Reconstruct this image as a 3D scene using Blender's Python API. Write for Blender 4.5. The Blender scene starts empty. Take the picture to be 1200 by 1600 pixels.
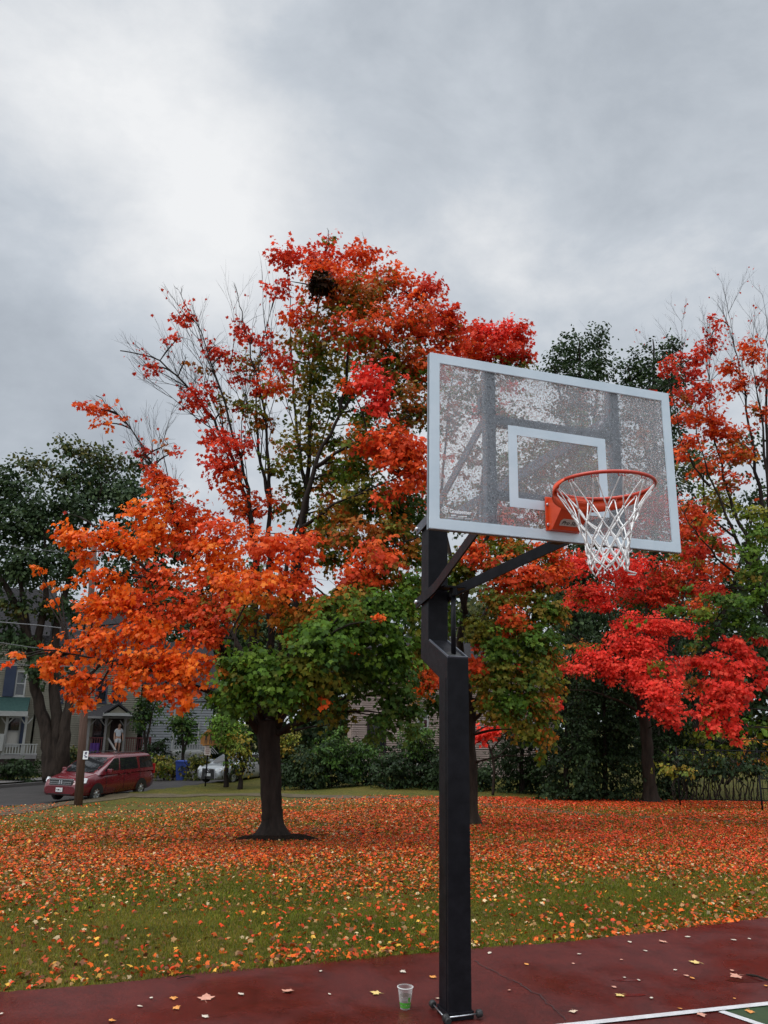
import bpy, bmesh, math, random
import numpy as np
from mathutils import Vector, Matrix

random.seed(7)
RNG = np.random.default_rng(11)
PI = math.pi
R = math.radians
SC = bpy.context.scene
COL = SC.collection

# ------------------------------------------------------------------ camera
F, PITCH, ROLL, CAMH = 1210.1, 0.2557, -0.0188, 1.713
_cr, _sr = math.cos(ROLL), math.sin(ROLL)
_r0 = Vector((1, 0, 0)); _u0 = Vector((0, -math.sin(PITCH), math.cos(PITCH))); _f0 = Vector((0, math.cos(PITCH), math.sin(PITCH)))
CAM_R = _r0 * _cr - _u0 * _sr
CAM_U = _r0 * _sr + _u0 * _cr
CAM = Vector((0, 0, CAMH))


def ray(px, py):
    d = CAM_R * ((px - 600) / F) + CAM_U * ((800 - py) / F) + _f0
    return d


def at(px, py, Y):
    """the point of the place seen at photo pixel (px, py) at distance Y ahead"""
    d = ray(px, py)
    return CAM + d * (Y / d.y)


def smooth(t):
    t = min(1.0, max(0.0, t))
    return t * t * (3 - 2 * t)


def zg(x, y):
    """height of the lawn: level at the court, falling towards the street"""
    t = max(0.0, y - 6.2)
    s = t * t / 3.0 if t < 1.5 else t - 0.75
    s = min(s, 24.0 + 0.15 * max(0, s - 24.0)) if s > 24 else s
    tilt = 0.046 * max(-14.0, min(0.0, x)) * smooth((y - 7) / 16)
    return -0.055 * s + tilt


def lawn_z(x, y):
    """lawn surface with its small unevenness and the low bank above the street"""
    k = min(1.0, max(0.0, (y - 8) / 6))
    off = (x - ST_P.x) * ST_N.x + (y - ST_P.y) * ST_N.y
    bank = max(0.0, min(1.0, 1 + off / 2.4)) * (off <= 0) * min(1.0, max(0.0, (y - 15) / 8))
    return zg(x, y) + (0.06 * float(noise2(x, y, 0.35, 2)) - 0.03) * k + 0.16 * bank - 0.03 * (0 < off < ST_W)


def gp(px, py, far=70.0):
    """where the ray through a photo pixel meets the ground"""
    d = ray(px, py)
    a, b = 2.0, far
    for _ in range(50):
        m = (a + b) / 2
        p = CAM + d * (m / d.y)
        if p.z > zg(p.x, p.y):
            a = m
        else:
            b = m
    p = CAM + d * (a / d.y)
    return Vector((p.x, p.y, zg(p.x, p.y)))


cam_data = bpy.data.cameras.new("camera")
cam_data.sensor_fit = 'VERTICAL'
cam_data.sensor_height = 36.0
cam_data.sensor_width = 27.0
cam_data.lens = F / 1600 * 36
cam_data.clip_start = 0.05
cam_data.clip_end = 2000
cam = bpy.data.objects.new("camera", cam_data)
COL.objects.link(cam)
m = Matrix.Identity(4)
for i in range(3):
    m[i][0] = CAM_R[i]; m[i][1] = CAM_U[i]; m[i][2] = -_f0[i]; m[i][3] = CAM[i]
cam.matrix_world = m
SC.camera = cam

# ------------------------------------------------------------------ objects
def tag(o, label=None, cat=None, group=None, kind=None):
    if label: o["label"] = label
    if cat: o["category"] = cat
    if group: o["group"] = group
    if kind: o["kind"] = kind
    return o


def thing(name, label, cat, loc=(0, 0, 0), rz=0.0, group=None):
    o = bpy.data.objects.new(name, None)
    o.empty_display_size = 0.2
    COL.objects.link(o)
    o.location = loc
    o.rotation_euler = (0, 0, rz)
    return tag(o, label, cat, group)


def link(name, me, mat=None, parent=None, smooth_faces=False):
    o = bpy.data.objects.new(name, me)
    COL.objects.link(o)
    if mat is not None:
        for mm in (mat if isinstance(mat, (list, tuple)) else [mat]):
            me.materials.append(mm)
    if parent is not None:
        o.parent = parent
    if smooth_faces and len(me.polygons):
        me.polygons.foreach_set("use_smooth", [True] * len(me.polygons))
    return o


def obj(name, bm, mat=None, parent=None, smooth_faces=False):
    me = bpy.data.meshes.new(name)
    bm.normal_update()
    bm.to_mesh(me)
    bm.free()
    return link(name, me, mat, parent, smooth_faces)


def from_arrays(name, V, loop_idx, starts, totals, mat=None, parent=None, face_col=None, smooth_faces=False):
    me = bpy.data.meshes.new(name)
    V = np.asarray(V, np.float32)
    me.vertices.add(len(V)); me.vertices.foreach_set("co", V.ravel())
    me.loops.add(len(loop_idx)); me.loops.foreach_set("vertex_index", np.asarray(loop_idx, np.int32))
    me.polygons.add(len(starts))
    me.polygons.foreach_set("loop_start", np.asarray(starts, np.int32))
    try:
        me.polygons.foreach_set("loop_total", np.asarray(totals, np.int32))
    except Exception:
        pass
    if smooth_faces:
        me.polygons.foreach_set("use_smooth", np.ones(len(starts), bool))
    me.update(calc_edges=True)
    if face_col is not None:
        a = me.attributes.new("tint", 'FLOAT_COLOR', 'FACE')
        c = np.ones((len(starts), 4), np.float32); c[:, :3] = face_col
        a.data.foreach_set("color", c.ravel())
    return link(name, me, mat, parent)


def box(bm, cx, cy, cz, sx, sy, sz, mtx=None, bevel=0.0):
    r = bmesh.ops.create_cube(bm, size=1.0)
    vs = r['verts']
    for v in vs:
        v.co = Vector((v.co.x * sx + cx, v.co.y * sy + cy, v.co.z * sz + cz))
    if bevel > 0:
        es = list({e for v in vs for e in v.link_edges})
        b = bmesh.ops.bevel(bm, geom=es, offset=bevel, segments=2, profile=0.7, affect='EDGES')
        vs = list({v for f in b['faces'] for v in f.verts} | {v for v in vs if v.is_valid})
    if mtx is not None:
        for v in vs:
            v.co = mtx @ v.co
    return vs


def tube(bm, pts, rad, k=8, cap=True, close=False):
    pts = [Vector(p) for p in pts]
    n = len(pts)
    rad = rad if isinstance(rad, (list, tuple)) else [rad] * n
    rings = []
    prev = None
    for i, p in enumerate(pts):
        if close:
            t = (pts[(i + 1) % n] - pts[i - 1]).normalized()
        else:
            t = (pts[min(i + 1, n - 1)] - pts[max(i - 1, 0)])
            t = t.normalized() if t.length > 1e-9 else Vector((0, 0, 1))
        if prev is None:
            a = t.orthogonal().normalized()
        else:
            a = prev - t * prev.dot(t)
            a = a.normalized() if a.length > 1e-6 else t.orthogonal().normalized()
        prev = a
        b = t.cross(a)
        rings.append([bm.verts.new(p + (a * math.cos(2 * PI * j / k) + b * math.sin(2 * PI * j / k)) * rad[i]) for j in range(k)])
    m_ = n if close else n - 1
    for i in range(m_):
        A, B = rings[i], rings[(i + 1) % n]
        for j in range(k):
            f = bm.faces.new((A[j], A[(j + 1) % k], B[(j + 1) % k], B[j])); f.smooth = True
    if cap and not close:
        bm.faces.new(list(reversed(rings[0]))); bm.faces.new(rings[-1])
    return rings


def prism(bm, outline, axis_vec, mtx=None):
    """closed outline (list of 3D points) pushed along axis_vec"""
    a = [bm.verts.new(mtx @ Vector(p) if mtx else Vector(p)) for p in outline]
    av = (mtx.to_3x3() @ Vector(axis_vec)) if mtx else Vector(axis_vec)
    b = [bm.verts.new(v.co + av) for v in a]
    n = len(a)
    bm.faces.new(list(reversed(a))); bm.faces.new(b)
    for i in range(n):
        bm.faces.new((a[i], a[(i + 1) % n], b[(i + 1) % n], b[i]))


def bar(bm, p0, p1, w, t, up=(0, 0, 1), bevel=0.0):
    """rectangular bar from p0 to p1, w across, t along 'up'"""
    p0, p1 = Vector(p0), Vector(p1)
    d = (p1 - p0); L = d.length; d.normalize()
    s = d.cross(Vector(up)).normalized(); u = s.cross(d)
    mt = Matrix((( *(d[0], s[0], u[0]), (p0[0] + p1[0]) / 2), (d[1], s[1], u[1], (p0[1] + p1[1]) / 2), (d[2], s[2], u[2], (p0[2] + p1[2]) / 2), (0, 0, 0, 1)))
    return box(bm, 0, 0, 0, L, w, t, mt, bevel)


def lathe(bm, prof, k=24, mtx=None, close=False):
    rings = []
    for r, z in prof:
        rings.append([bm.verts.new((mtx or Matrix()) @ Vector((r * math.cos(2 * PI * j / k), r * math.sin(2 * PI * j / k), z))) for j in range(k)])
    for A, B in zip(rings[:-1], rings[1:]):
        for j in range(k):
            f = bm.faces.new((A[j], A[(j + 1) % k], B[(j + 1) % k], B[j])); f.smooth = True
    if close:
        bm.faces.new(list(reversed(rings[0]))); bm.faces.new(rings[-1])
    return rings


# ------------------------------------------------------------------ materials
def new_mat(name):
    mt = bpy.data.materials.new(name)
    mt.use_nodes = True
    nt = mt.node_tree
    nt.nodes.clear()
    out = nt.nodes.new("ShaderNodeOutputMaterial")
    return mt, nt, out


def N(nt, typ, **kw):
    n = nt.nodes.new(typ)
    for k, v in kw.items():
        if k in n.inputs: n.inputs[k].default_value = v
        else: setattr(n, k, v)
    return n


def ramp(nt, fac, stops):
    r = nt.nodes.new("ShaderNodeValToRGB")
    el = r.color_ramp.elements
    while len(el) < len(stops): el.new(0.5)
    for e, (p, c) in zip(el, stops):
        e.position = p
        e.color = (c, c, c, 1) if isinstance(c, (int, float)) else (*c, 1)
    nt.links.new(fac, r.inputs[0])
    return r.outputs[0]


def coords(nt, scale=1.0, kind="Object", vec=None):
    tc = nt.nodes.new("ShaderNodeTexCoord")
    mp = nt.nodes.new("ShaderNodeMapping")
    mp.inputs['Scale'].default_value = vec if vec else (scale, scale, scale)
    nt.links.new(tc.outputs[kind], mp.inputs[0])
    return mp.outputs[0]


def plain(name, c0, c1=None, scale=6.0, rough=0.5, metal=0.0, bump=0.0, bscale=40.0, spec=0.5, rough_var=0.12, detail=6, coat=0.0, stretch=None):
    """surface with a soft patchy variation of colour and gloss and an optional fine bump"""
    mt, nt, out = new_mat(name)
    b = N(nt, "ShaderNodeBsdfPrincipled", Roughness=rough, Metallic=metal)
    b.inputs['Specular IOR Level'].default_value = spec
    b.inputs['Coat Weight'].default_value = coat
    L = nt.links.new
    c1 = c1 or tuple(min(1, x * 1.25) for x in c0)
    v = coords(nt, 1.0, vec=stretch)
    n = N(nt, "ShaderNodeTexNoise", Scale=scale, Detail=detail, Roughness=0.65)
    L(v, n.inputs['Vector'])
    L(ramp(nt, n.outputs[0], [(0.3, c0), (0.7, c1)]), b.inputs['Base Color'])
    rr = N(nt, "ShaderNodeMapRange")
    rr.inputs['To Min'].default_value = max(0.02, rough - rough_var); rr.inputs['To Max'].default_value = min(1, rough + rough_var)
    n2 = N(nt, "ShaderNodeTexNoise", Scale=scale * 2.7, Detail=4.0)
    L(v, n2.inputs['Vector']); L(n2.outputs[0], rr.inputs[0]); L(rr.outputs[0], b.inputs['Roughness'])
    if bump > 0:
        n3 = N(nt, "ShaderNodeTexNoise", Scale=bscale, Detail=5.0)
        L(v, n3.inputs['Vector'])
        bp = N(nt, "ShaderNodeBump", Strength=1.0, Distance=bump)
        L(n3.outputs[0], bp.inputs['Height']); L(bp.outputs[0], b.inputs['Normal'])
    L(b.outputs[0], out.inputs[0])
    return mt


def leaf_mat(name, trans=0.35, rough=0.42, spec=0.5):
    """leaf blade whose own colour is stored per leaf; thin, so light also passes through"""
    mt, nt, out = new_mat(name)
    L = nt.links.new
    a = N(nt, "ShaderNodeAttribute", attribute_name="tint")
    b = N(nt, "ShaderNodeBsdfPrincipled", Roughness=rough)
    b.inputs['Specular IOR Level'].default_value = spec
    t = N(nt, "ShaderNodeBsdfTranslucent")
    mx = N(nt, "ShaderNodeMixShader", Fac=trans)
    L(a.outputs['Color'], b.inputs['Base Color']); L(a.outputs['Color'], t.inputs['Color'])
    L(b.outputs[0], mx.inputs[1]); L(t.outputs[0], mx.inputs[2]); L(mx.outputs[0], out.inputs[0])
    return mt


def bark_mat(name, c0, c1, scale=9.0, bump=0.02):
    return plain(name, c0, c1, scale=scale, rough=0.75, bump=bump, bscale=scale * 1.6, spec=0.12, stretch=(1, 1, 0.22))


M = {}
M['leaf'] = leaf_mat("maple_leaf", 0.40, 0.5, 0.16)
M['far_leaf'] = leaf_mat("far_leaf", 0.22, 0.55, 0.15)
M['litter'] = leaf_mat("fallen_leaf", 0.12, 0.5, 0.14)
M['grass'] = leaf_mat("grass_blade", 0.3, 0.55, 0.15)
M['bark'] = bark_mat("wet_bark", (0.009, 0.0065, 0.0055), (0.034, 0.025, 0.020))
M['bark_brown'] = bark_mat("brown_bark", (0.013, 0.009, 0.007), (0.046, 0.033, 0.025), 7.0)
M['black_steel'] = plain("black_powder_coat", (0.003, 0.003, 0.0045), (0.011, 0.011, 0.014), scale=11, rough=0.45, bump=0.0006, bscale=260, spec=0.14)
M['grey_steel'] = plain("grey_powder_coat", (0.048, 0.055, 0.070), (0.078, 0.087, 0.105), scale=9, rough=0.38, bump=0.0004, bscale=300)
M['frame_white'] = plain("pale_painted_frame", (0.50, 0.60, 0.66), (0.60, 0.69, 0.74), scale=5, rough=0.4, bump=0.0004, bscale=220)
M['frame_edge'] = plain("brushed_edge", (0.22, 0.25, 0.28), (0.32, 0.35, 0.38), scale=5, rough=0.4, metal=0.6)
M['rubber'] = plain("black_rubber", (0.008, 0.008, 0.008), (0.02, 0.02, 0.02), rough=0.6)
M['orange_steel'] = plain("orange_powder_coat", (0.62, 0.055, 0.012), (0.74, 0.085, 0.018), scale=14, rough=0.38, bump=0.0004, bscale=240)
M['orange_ring'] = plain("red_orange_ring", (0.42, 0.032, 0.014), (0.55, 0.05, 0.018), scale=14, rough=0.38)
M['cord'] = plain("white_cord", (0.68, 0.68, 0.66), (0.82, 0.82, 0.8), scale=60, rough=0.8, bump=0.001, bscale=500)
M['zinc'] = plain("zinc_bolt", (0.42, 0.43, 0.45), (0.62, 0.63, 0.65), scale=30, rough=0.3, metal=0.9)
M['rust'] = plain("rusty_red_plate", (0.09, 0.022, 0.014), (0.17, 0.04, 0.024), scale=20, rough=0.6)
M['white_print'] = plain("white_print", (0.84, 0.85, 0.86), (0.88, 0.89, 0.9), rough=0.5)
M['sticker'] = plain("pale_sticker", (0.42, 0.40, 0.36), (0.55, 0.52, 0.47), scale=60, rough=0.6)
M['black_ink'] = plain("black_ink", (0.01, 0.01, 0.01), (0.02, 0.02, 0.02), rough=0.6)
# ------------------------------------------------------------------ sky and light
def build_world():
    w = bpy.data.worlds.new("World")
    SC.world = w
    w.use_nodes = True
    nt = w.node_tree
    nt.nodes.clear()
    L = nt.links.new
    out = N(nt, "ShaderNodeOutputWorld")
    bg = N(nt, "ShaderNodeBackground", Strength=1.0)
    sky = N(nt, "ShaderNodeTexSky")
    sky.sky_type = 'NISHITA'; sky.sun_disc = False
    sky.sun_elevation = SUN_EL; sky.sun_rotation = SUN_AZ
    sk = N(nt, "ShaderNodeVectorMath", operation='SCALE'); sk.inputs['Scale'].default_value = 0.1
    L(sky.outputs[0], sk.inputs[0])
    tc = N(nt, "ShaderNodeTexCoord")
    nrm = N(nt, "ShaderNodeVectorMath", operation='NORMALIZE'); L(tc.outputs['Generated'], nrm.inputs[0])
    sep = N(nt, "ShaderNodeSeparateXYZ"); L(nrm.outputs[0], sep.inputs[0])

    def math_(op, a, b=None, clamp=False):
        n = N(nt, "ShaderNodeMath", operation=op, use_clamp=clamp)
        for i, v in enumerate((a, b)):
            if v is None: continue
            if isinstance(v, (int, float)): n.inputs[i].default_value = v
            else: L(v, n.inputs[i])
        return n.outputs[0]
    # flat cloud deck: project the direction on a plane overhead so that clouds get smaller to the horizon
    zc = math_('ADD', math_('MAXIMUM', sep.outputs[2], 0.0), 0.28)
    dv = N(nt, "ShaderNodeCombineXYZ")
    L(math_('DIVIDE', sep.outputs[0], zc), dv.inputs[0]); L(math_('DIVIDE', sep.outputs[1], zc), dv.inputs[1])
    mp = N(nt, "ShaderNodeMapping"); mp.inputs['Rotation'].default_value = (0, 0, R(38)); mp.inputs['Scale'].default_value = (0.8, 1.15, 1)
    mp.inputs['Location'].default_value = (3.1, 1.7, 0)
    L(dv.outputs[0], mp.inputs[0])
    n1 = N(nt, "ShaderNodeTexNoise", Scale=1.5, Detail=8.0, Roughness=0.55, Distortion=0.5); L(mp.outputs[0], n1.inputs['Vector'])
    mp2 = N(nt, "ShaderNodeMapping"); mp2.inputs['Scale'].default_value = (1, 1, 1.5); mp2.inputs['Location'].default_value = (2.3, 0.4, 1.1); L(nrm.outputs[0], mp2.inputs[0])
    n2 = N(nt, "ShaderNodeTexNoise", Scale=4.2, Detail=9.0, Roughness=0.6, Distortion=0.25); L(mp2.outputs[0], n2.inputs['Vector'])
    f = math_('ADD', math_('MULTIPLY', n1.outputs[0], 0.8), math_('MULTIPLY', n2.outputs[0], 0.85))
    n3 = N(nt, "ShaderNodeTexNoise", Scale=8.5, Detail=9.0, Roughness=0.62, Distortion=0.3); L(mp2.outputs[0], n3.inputs['Vector'])
    f = math_('ADD', f, math_("MULTIPLY", n3.outputs[0], 0.22))
    f = math_("SUBTRACT", f, 0.38)

    def blob(px, py, size, gain):
        d = ray(px, py).normalized()
        dt = N(nt, "ShaderNodeVectorMath", operation='DOT_PRODUCT'); dt.inputs[1].default_value = d
        L(nrm.outputs[0], dt.inputs[0])
        ang = math_('ARCCOSINE', math_('MINIMUM', dt.outputs['Value'], 1.0))
        # wobble the outline with the cloud noise
        ang = math_('ADD', ang, math_('MULTIPLY', math_('SUBTRACT', n2.outputs[0], 0.5), size * 0.9))
        g = math_('EXPONENT', math_('MULTIPLY', math_('POWER', math_('DIVIDE', math_('MAXIMUM', ang, 0.0), size), 2.0), -1.0))
        return math_('MULTIPLY', g, gain)
    # thin bright gaps in the deck and heavier, greyer banks
    for b in SKY_BLOBS:
        f = math_('ADD', f, blob(*b))
    c = ramp(nt, f, [(0.08, (0.37, 0.405, 0.455)), (0.36, (0.475, 0.52, 0.575)), (0.56, (0.585, 0.63, 0.685)), (0.76, (0.76, 0.785, 0.815)), (0.95, (0.92, 0.93, 0.94))])
    # overcast sky is brighter overhead; raised further out of view to light the scene
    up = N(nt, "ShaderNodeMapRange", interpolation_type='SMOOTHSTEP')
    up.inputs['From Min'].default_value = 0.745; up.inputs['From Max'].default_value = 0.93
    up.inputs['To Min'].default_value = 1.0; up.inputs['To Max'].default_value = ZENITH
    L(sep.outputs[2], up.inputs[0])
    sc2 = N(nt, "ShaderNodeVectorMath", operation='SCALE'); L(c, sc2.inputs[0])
    # added brightness in the unseen sky behind the viewer, to light the scene
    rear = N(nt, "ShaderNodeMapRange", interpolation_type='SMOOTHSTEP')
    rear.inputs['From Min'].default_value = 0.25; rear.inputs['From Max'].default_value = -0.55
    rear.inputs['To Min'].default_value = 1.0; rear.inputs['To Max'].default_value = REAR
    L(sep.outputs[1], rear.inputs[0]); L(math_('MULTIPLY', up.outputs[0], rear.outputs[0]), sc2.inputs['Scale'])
    mx = N(nt, "ShaderNodeMix", data_type='RGBA'); mx.inputs[0].default_value = 0.94
    L(sk.outputs[0], mx.inputs['A']); L(sc2.outputs[0], mx.inputs['B'])
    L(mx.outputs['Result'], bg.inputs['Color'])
    L(bg.outputs[0], out.inputs[0])


SUN_EL, SUN_AZ = R(52), R(-105)
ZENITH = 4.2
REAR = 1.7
SKY_BLOBS = [(290, 350, 0.13, 0.20), (330, 430, 0.10, 0.12), (210, 240, 0.20, 0.12), (120, 120, 0.22, 0.10), (30, 430, 0.12, -0.14), (60, 620, 0.16, -0.16), (880, 120, 0.24, -0.08),
             (950, 380, 0.2, 0.07), (620, 60, 0.2, -0.06), (1180, 330, 0.1, -0.1), (150, 560, 0.07, 0.12), (440, 300, 0.1, 0.12)]
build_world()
sun = bpy.data.lights.new("sun", 'SUN')
sun.energy = 1.5; sun.angle = R(30); sun.color = (1.0, 0.96, 0.91)
so = bpy.data.objects.new("sun", sun); COL.objects.link(so)
sd = Vector((math.sin(SUN_AZ) * math.cos(SUN_EL), math.cos(SUN_AZ) * math.cos(SUN_EL), math.sin(SUN_EL)))
so.rotation_euler = sd.to_track_quat('Z', 'Y').to_euler()
SC.view_settings.view_transform = 'Standard'
SC.view_settings.look = 'None'
SC.view_settings.exposure = 0.0
SC.view_settings.gamma = 1.0

# ------------------------------------------------------------------ ground
def noise2(x, y, s, seed=0):
    """cheap smooth noise (vectorised value noise) in 0..1"""
    x = np.asarray(x) * s; y = np.asarray(y) * s
    xi = np.floor(x).astype(np.int64); yi = np.floor(y).astype(np.int64)
    fx = x - xi; fy = y - yi
    fx = fx * fx * (3 - 2 * fx); fy = fy * fy * (3 - 2 * fy)

    def h(a, b):
        n = (a * 374761393 + b * 668265263 + seed * 1442695041) & 0x7fffffff
        n = ((n ^ (n >> 13)) * 1274126177) & 0x7fffffff
        return ((n ^ (n >> 16)) & 0xffff) / 65535.0
    return (h(xi, yi) * (1 - fx) + h(xi + 1, yi) * fx) * (1 - fy) + (h(xi, yi + 1) * (1 - fx) + h(xi + 1, yi + 1) * fx) * fy


zgv = np.vectorize(zg)
zlv = np.vectorize(lawn_z)
# the edge where the red court meets the lawn, from left to right (court is level, z = 0)
EDGE = [gp(*p) for p in ((0, 1549), (180, 1535), (380, 1516), (520, 1503), (690, 1487), (870, 1474), (1040, 1459), (1200, 1442))]
e_dir = (EDGE[-1] - EDGE[0]).normalized()
EDGE = [EDGE[0] - e_dir * 14] + EDGE + [EDGE[-1] + e_dir * 14]
_ex = [p.x for p in EDGE]; _ey = [p.y for p in EDGE]


def edge_y(x):
    return np.interp(x, _ex, _ey)


# the footpath through the lawn, and the street beyond it
PATH = [gp(*p) for p in ((-420, 1330), (-150, 1293), (0, 1274), (100, 1260), (200, 1248), (330, 1243), (450, 1243), (600, 1247), (720, 1255), (860, 1268), (1000, 1278), (1200, 1290), (1400, 1302))]
_px = [p.x for p in PATH]; _py = [p.y for p in PATH]
ST_DIR = Vector((0.42, 0.907, 0)).normalized()
ST_N = Vector((-ST_DIR.y, ST_DIR.x, 0))           # towards the houses
ST_P = Vector((-11.2, 33.5, 0))                   # a point on the near kerb
ST_W = 8.4


def street_off(x, y):
    return (x - ST_P.x) * ST_N.x + (y - ST_P.y) * ST_N.y


TREES = {'main': gp(424.5, 1311), 'middle': gp(735, 1287), 'red': gp(1017, 1253), 'right': gp(1270, 1288)}


def leaf_density(x, y):
    """0..1, how thickly the fallen leaves lie"""
    d = np.zeros_like(x)
    for k, rad, g in (('main', 5.3, 1.0), ('middle', 6.5, 1.1), ('red', 9.0, 1.35), ('right', 5.5, 0.7)):
        t = TREES[k]
        ty = t.y + (0.8 if k != 'right' else 1.5)
        q = ((x - t.x) / rad) ** 2 + ((y - ty) / (rad * 0.74)) ** 2
        d = np.maximum(d, g * np.exp(-q ** 1.3))
    n = noise2(x, y, 0.5, 3) * 0.6 + noise2(x, y, 1.4, 5) * 0.4
    big = noise2(x, y, 0.22, 14)
    d = d * np.clip(0.1 + 1.5 * n, 0, 1.2)
    return np.clip(d + 0.24 * np.clip(n * 1.6 + big * .8 - .75, 0, 1), 0, 1)


def build_ground():
    xs = np.concatenate([np.linspace(-260, -34, 14)[:-1], np.linspace(-34, 34, 137), np.linspace(34, 260, 14)[1:]])
    ys = np.concatenate([np.linspace(-60, 2, 8)[:-1], np.linspace(2, 60, 146), np.linspace(60, 520, 16)[1:]])
    X, Y = np.meshgrid(xs, ys)
    Z = zlv(X, Y)
    off = street_off(X, Y)
    inside = (off > 0) & (off < ST_W)
    nx, ny = len(xs), len(ys)
    V = np.stack([X, Y, Z - 0.006 * (Y < edge_y(X))], -1).reshape(-1, 3)
    i, j = np.meshgrid(np.arange(nx - 1), np.arange(ny - 1))
    a = (j * nx + i).ravel()
    idx = np.stack([a, a + 1, a + 1 + nx, a + nx], -1)
    mt, nt, out = new_mat("lawn_ground")
    L = nt.links.new
    b = N(nt, "ShaderNodeBsdfPrincipled", Roughness=0.8)
    b.inputs['Specular IOR Level'].default_value = 0.2
    v = coords(nt, 1.0)
    n1 = N(nt, "ShaderNodeTexNoise", Scale=0.6, Detail=8.0, Roughness=0.7); L(v, n1.inputs['Vector'])
    n2 = N(nt, "ShaderNodeTexNoise", Scale=14.0, Detail=6.0, Roughness=0.7); L(v, n2.inputs['Vector'])
    c1 = ramp(nt, n1.outputs[0], [(0.3, (0.065, 0.085, 0.008)), (0.55, (0.115, 0.100, 0.012)), (0.75, (0.14, 0.095, 0.022))])
    c2 = ramp(nt, n2.outputs[0], [(0.35, (0.25, 0.25, 0.25)), (0.7, (1.2, 1.15, 1.0))])
    mx = N(nt, "ShaderNodeMix", data_type='RGBA', blend_type='MULTIPLY'); mx.inputs[0].default_value = 1.0
    L(c1, mx.inputs['A']); L(c2, mx.inputs['B'])
    L(mx.outputs['Result'], b.inputs['Base Color'])
    bp = N(nt, "ShaderNodeBump", Strength=0.8, Distance=0.03); L(n2.outputs[0], bp.inputs['Height']); L(bp.outputs[0], b.inputs['Normal'])
    L(b.outputs[0], out.inputs[0])
    o = from_arrays("lawn", V, idx.ravel(), np.arange(len(idx)) * 4, np.full(len(idx), 4), mt, smooth_faces=True)
    tag(o, "grassy lawn sloping gently down to the street", kind="structure")


build_ground()


def ribbon(name, centre, width, z_off, mat, label, sub=6, lawn=False, kind="structure", sides=None):
    bm = bmesh.new()
    pts = []
    for a, b in zip(centre[:-1], centre[1:]):
        for k in range(sub):
            pts.append(a.lerp(b, k / sub))
    pts.append(centre[-1])
    rows = []
    for i, p in enumerate(pts):
        t = (pts[min(i + 1, len(pts) - 1)] - pts[max(i - 1, 0)]); t.z = 0; t.normalize()
        n = Vector((-t.y, t.x, 0))
        row = []
        for s in np.linspace(-0.5, 0.5, 5):
            q = p + n * width * s * (1.0 if not lawn else 0.75 + 0.6 * float(noise2(p.x * 1.0 + s, p.y, 1.7, 12)))
            z = (lawn_z(q.x, q.y) if lawn else zg(q.x, q.y)) + z_off
            row.append(bm.verts.new((q.x, q.y, z)))
        rows.append(row)
    for A, B in zip(rows[:-1], rows[1:]):
        for j in range(4):
            bm.faces.new((A[j], A[j + 1], B[j + 1], B[j])).smooth = True
    o = obj(name, bm, mat)
    return tag(o, label, kind=kind)


M['path'] = plain("worn_footpath", (0.055, 0.042, 0.022), (0.10, 0.078, 0.045), scale=1.8, rough=0.85, bump=0.01, bscale=30, spec=0.2)
M['asphalt'] = plain("street_asphalt", (0.026, 0.023, 0.022), (0.045, 0.040, 0.038), scale=0.7, rough=0.7, spec=.25, bump=0.006, bscale=50)
M['concrete'] = plain("pale_concrete", (0.085, 0.078, 0.072), (0.13, 0.12, 0.112), scale=0.8, rough=0.75, bump=0.006, bscale=30)
ribbon("footpath", PATH, 1.05, 0.018, M['path'], "worn footpath across the lawn", sub=14, lawn=True)
road_c = [ST_P + ST_DIR * t + ST_N * ST_W / 2 for t in (-60, -30, -15, -5, 5, 15, 30, 60)]
ribbon("street", road_c, ST_W, 0.03, M['asphalt'], "wet grey street beyond the lawn", sub=10)
walk_c = [ST_P + ST_DIR * t + ST_N * (ST_W + 2.6) for t in (-60, -30, -15, -5, 5, 15, 30, 60)]
ribbon("pavement", walk_c, 1.5, 0.09, M['concrete'], "concrete pavement in front of the houses", sub=10)
bm = bmesh.new()
for s in (1,):
    base = ST_P + ST_N * (ST_W * s + (0.09 if s else -0.09))
    for k in range(-60, 60):
        a = base + ST_DIR * k; b = base + ST_DIR * (k + 1)
        bar(bm, (a.x, a.y, zg(a.x, a.y) + 0.09), (b.x, b.y, zg(b.x, b.y) + 0.09), 0.15, 0.17)
tag(obj("kerb", bm, M['concrete']), "concrete kerb along the far side of the street", kind="structure")
# driveway apron on the far side, seen in front of the van
dr = [gp(-60, 1219), gp(40, 1214), gp(118, 1211)]
ribbon("driveway", [ST_P + ST_N * (ST_W + 0.2) + ST_DIR * 0.5, ST_P + ST_N * (ST_W + 7) + ST_DIR * 0.5], 4.4, 0.06, M['concrete'], "concrete driveway leading off the street", sub=4)


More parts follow.
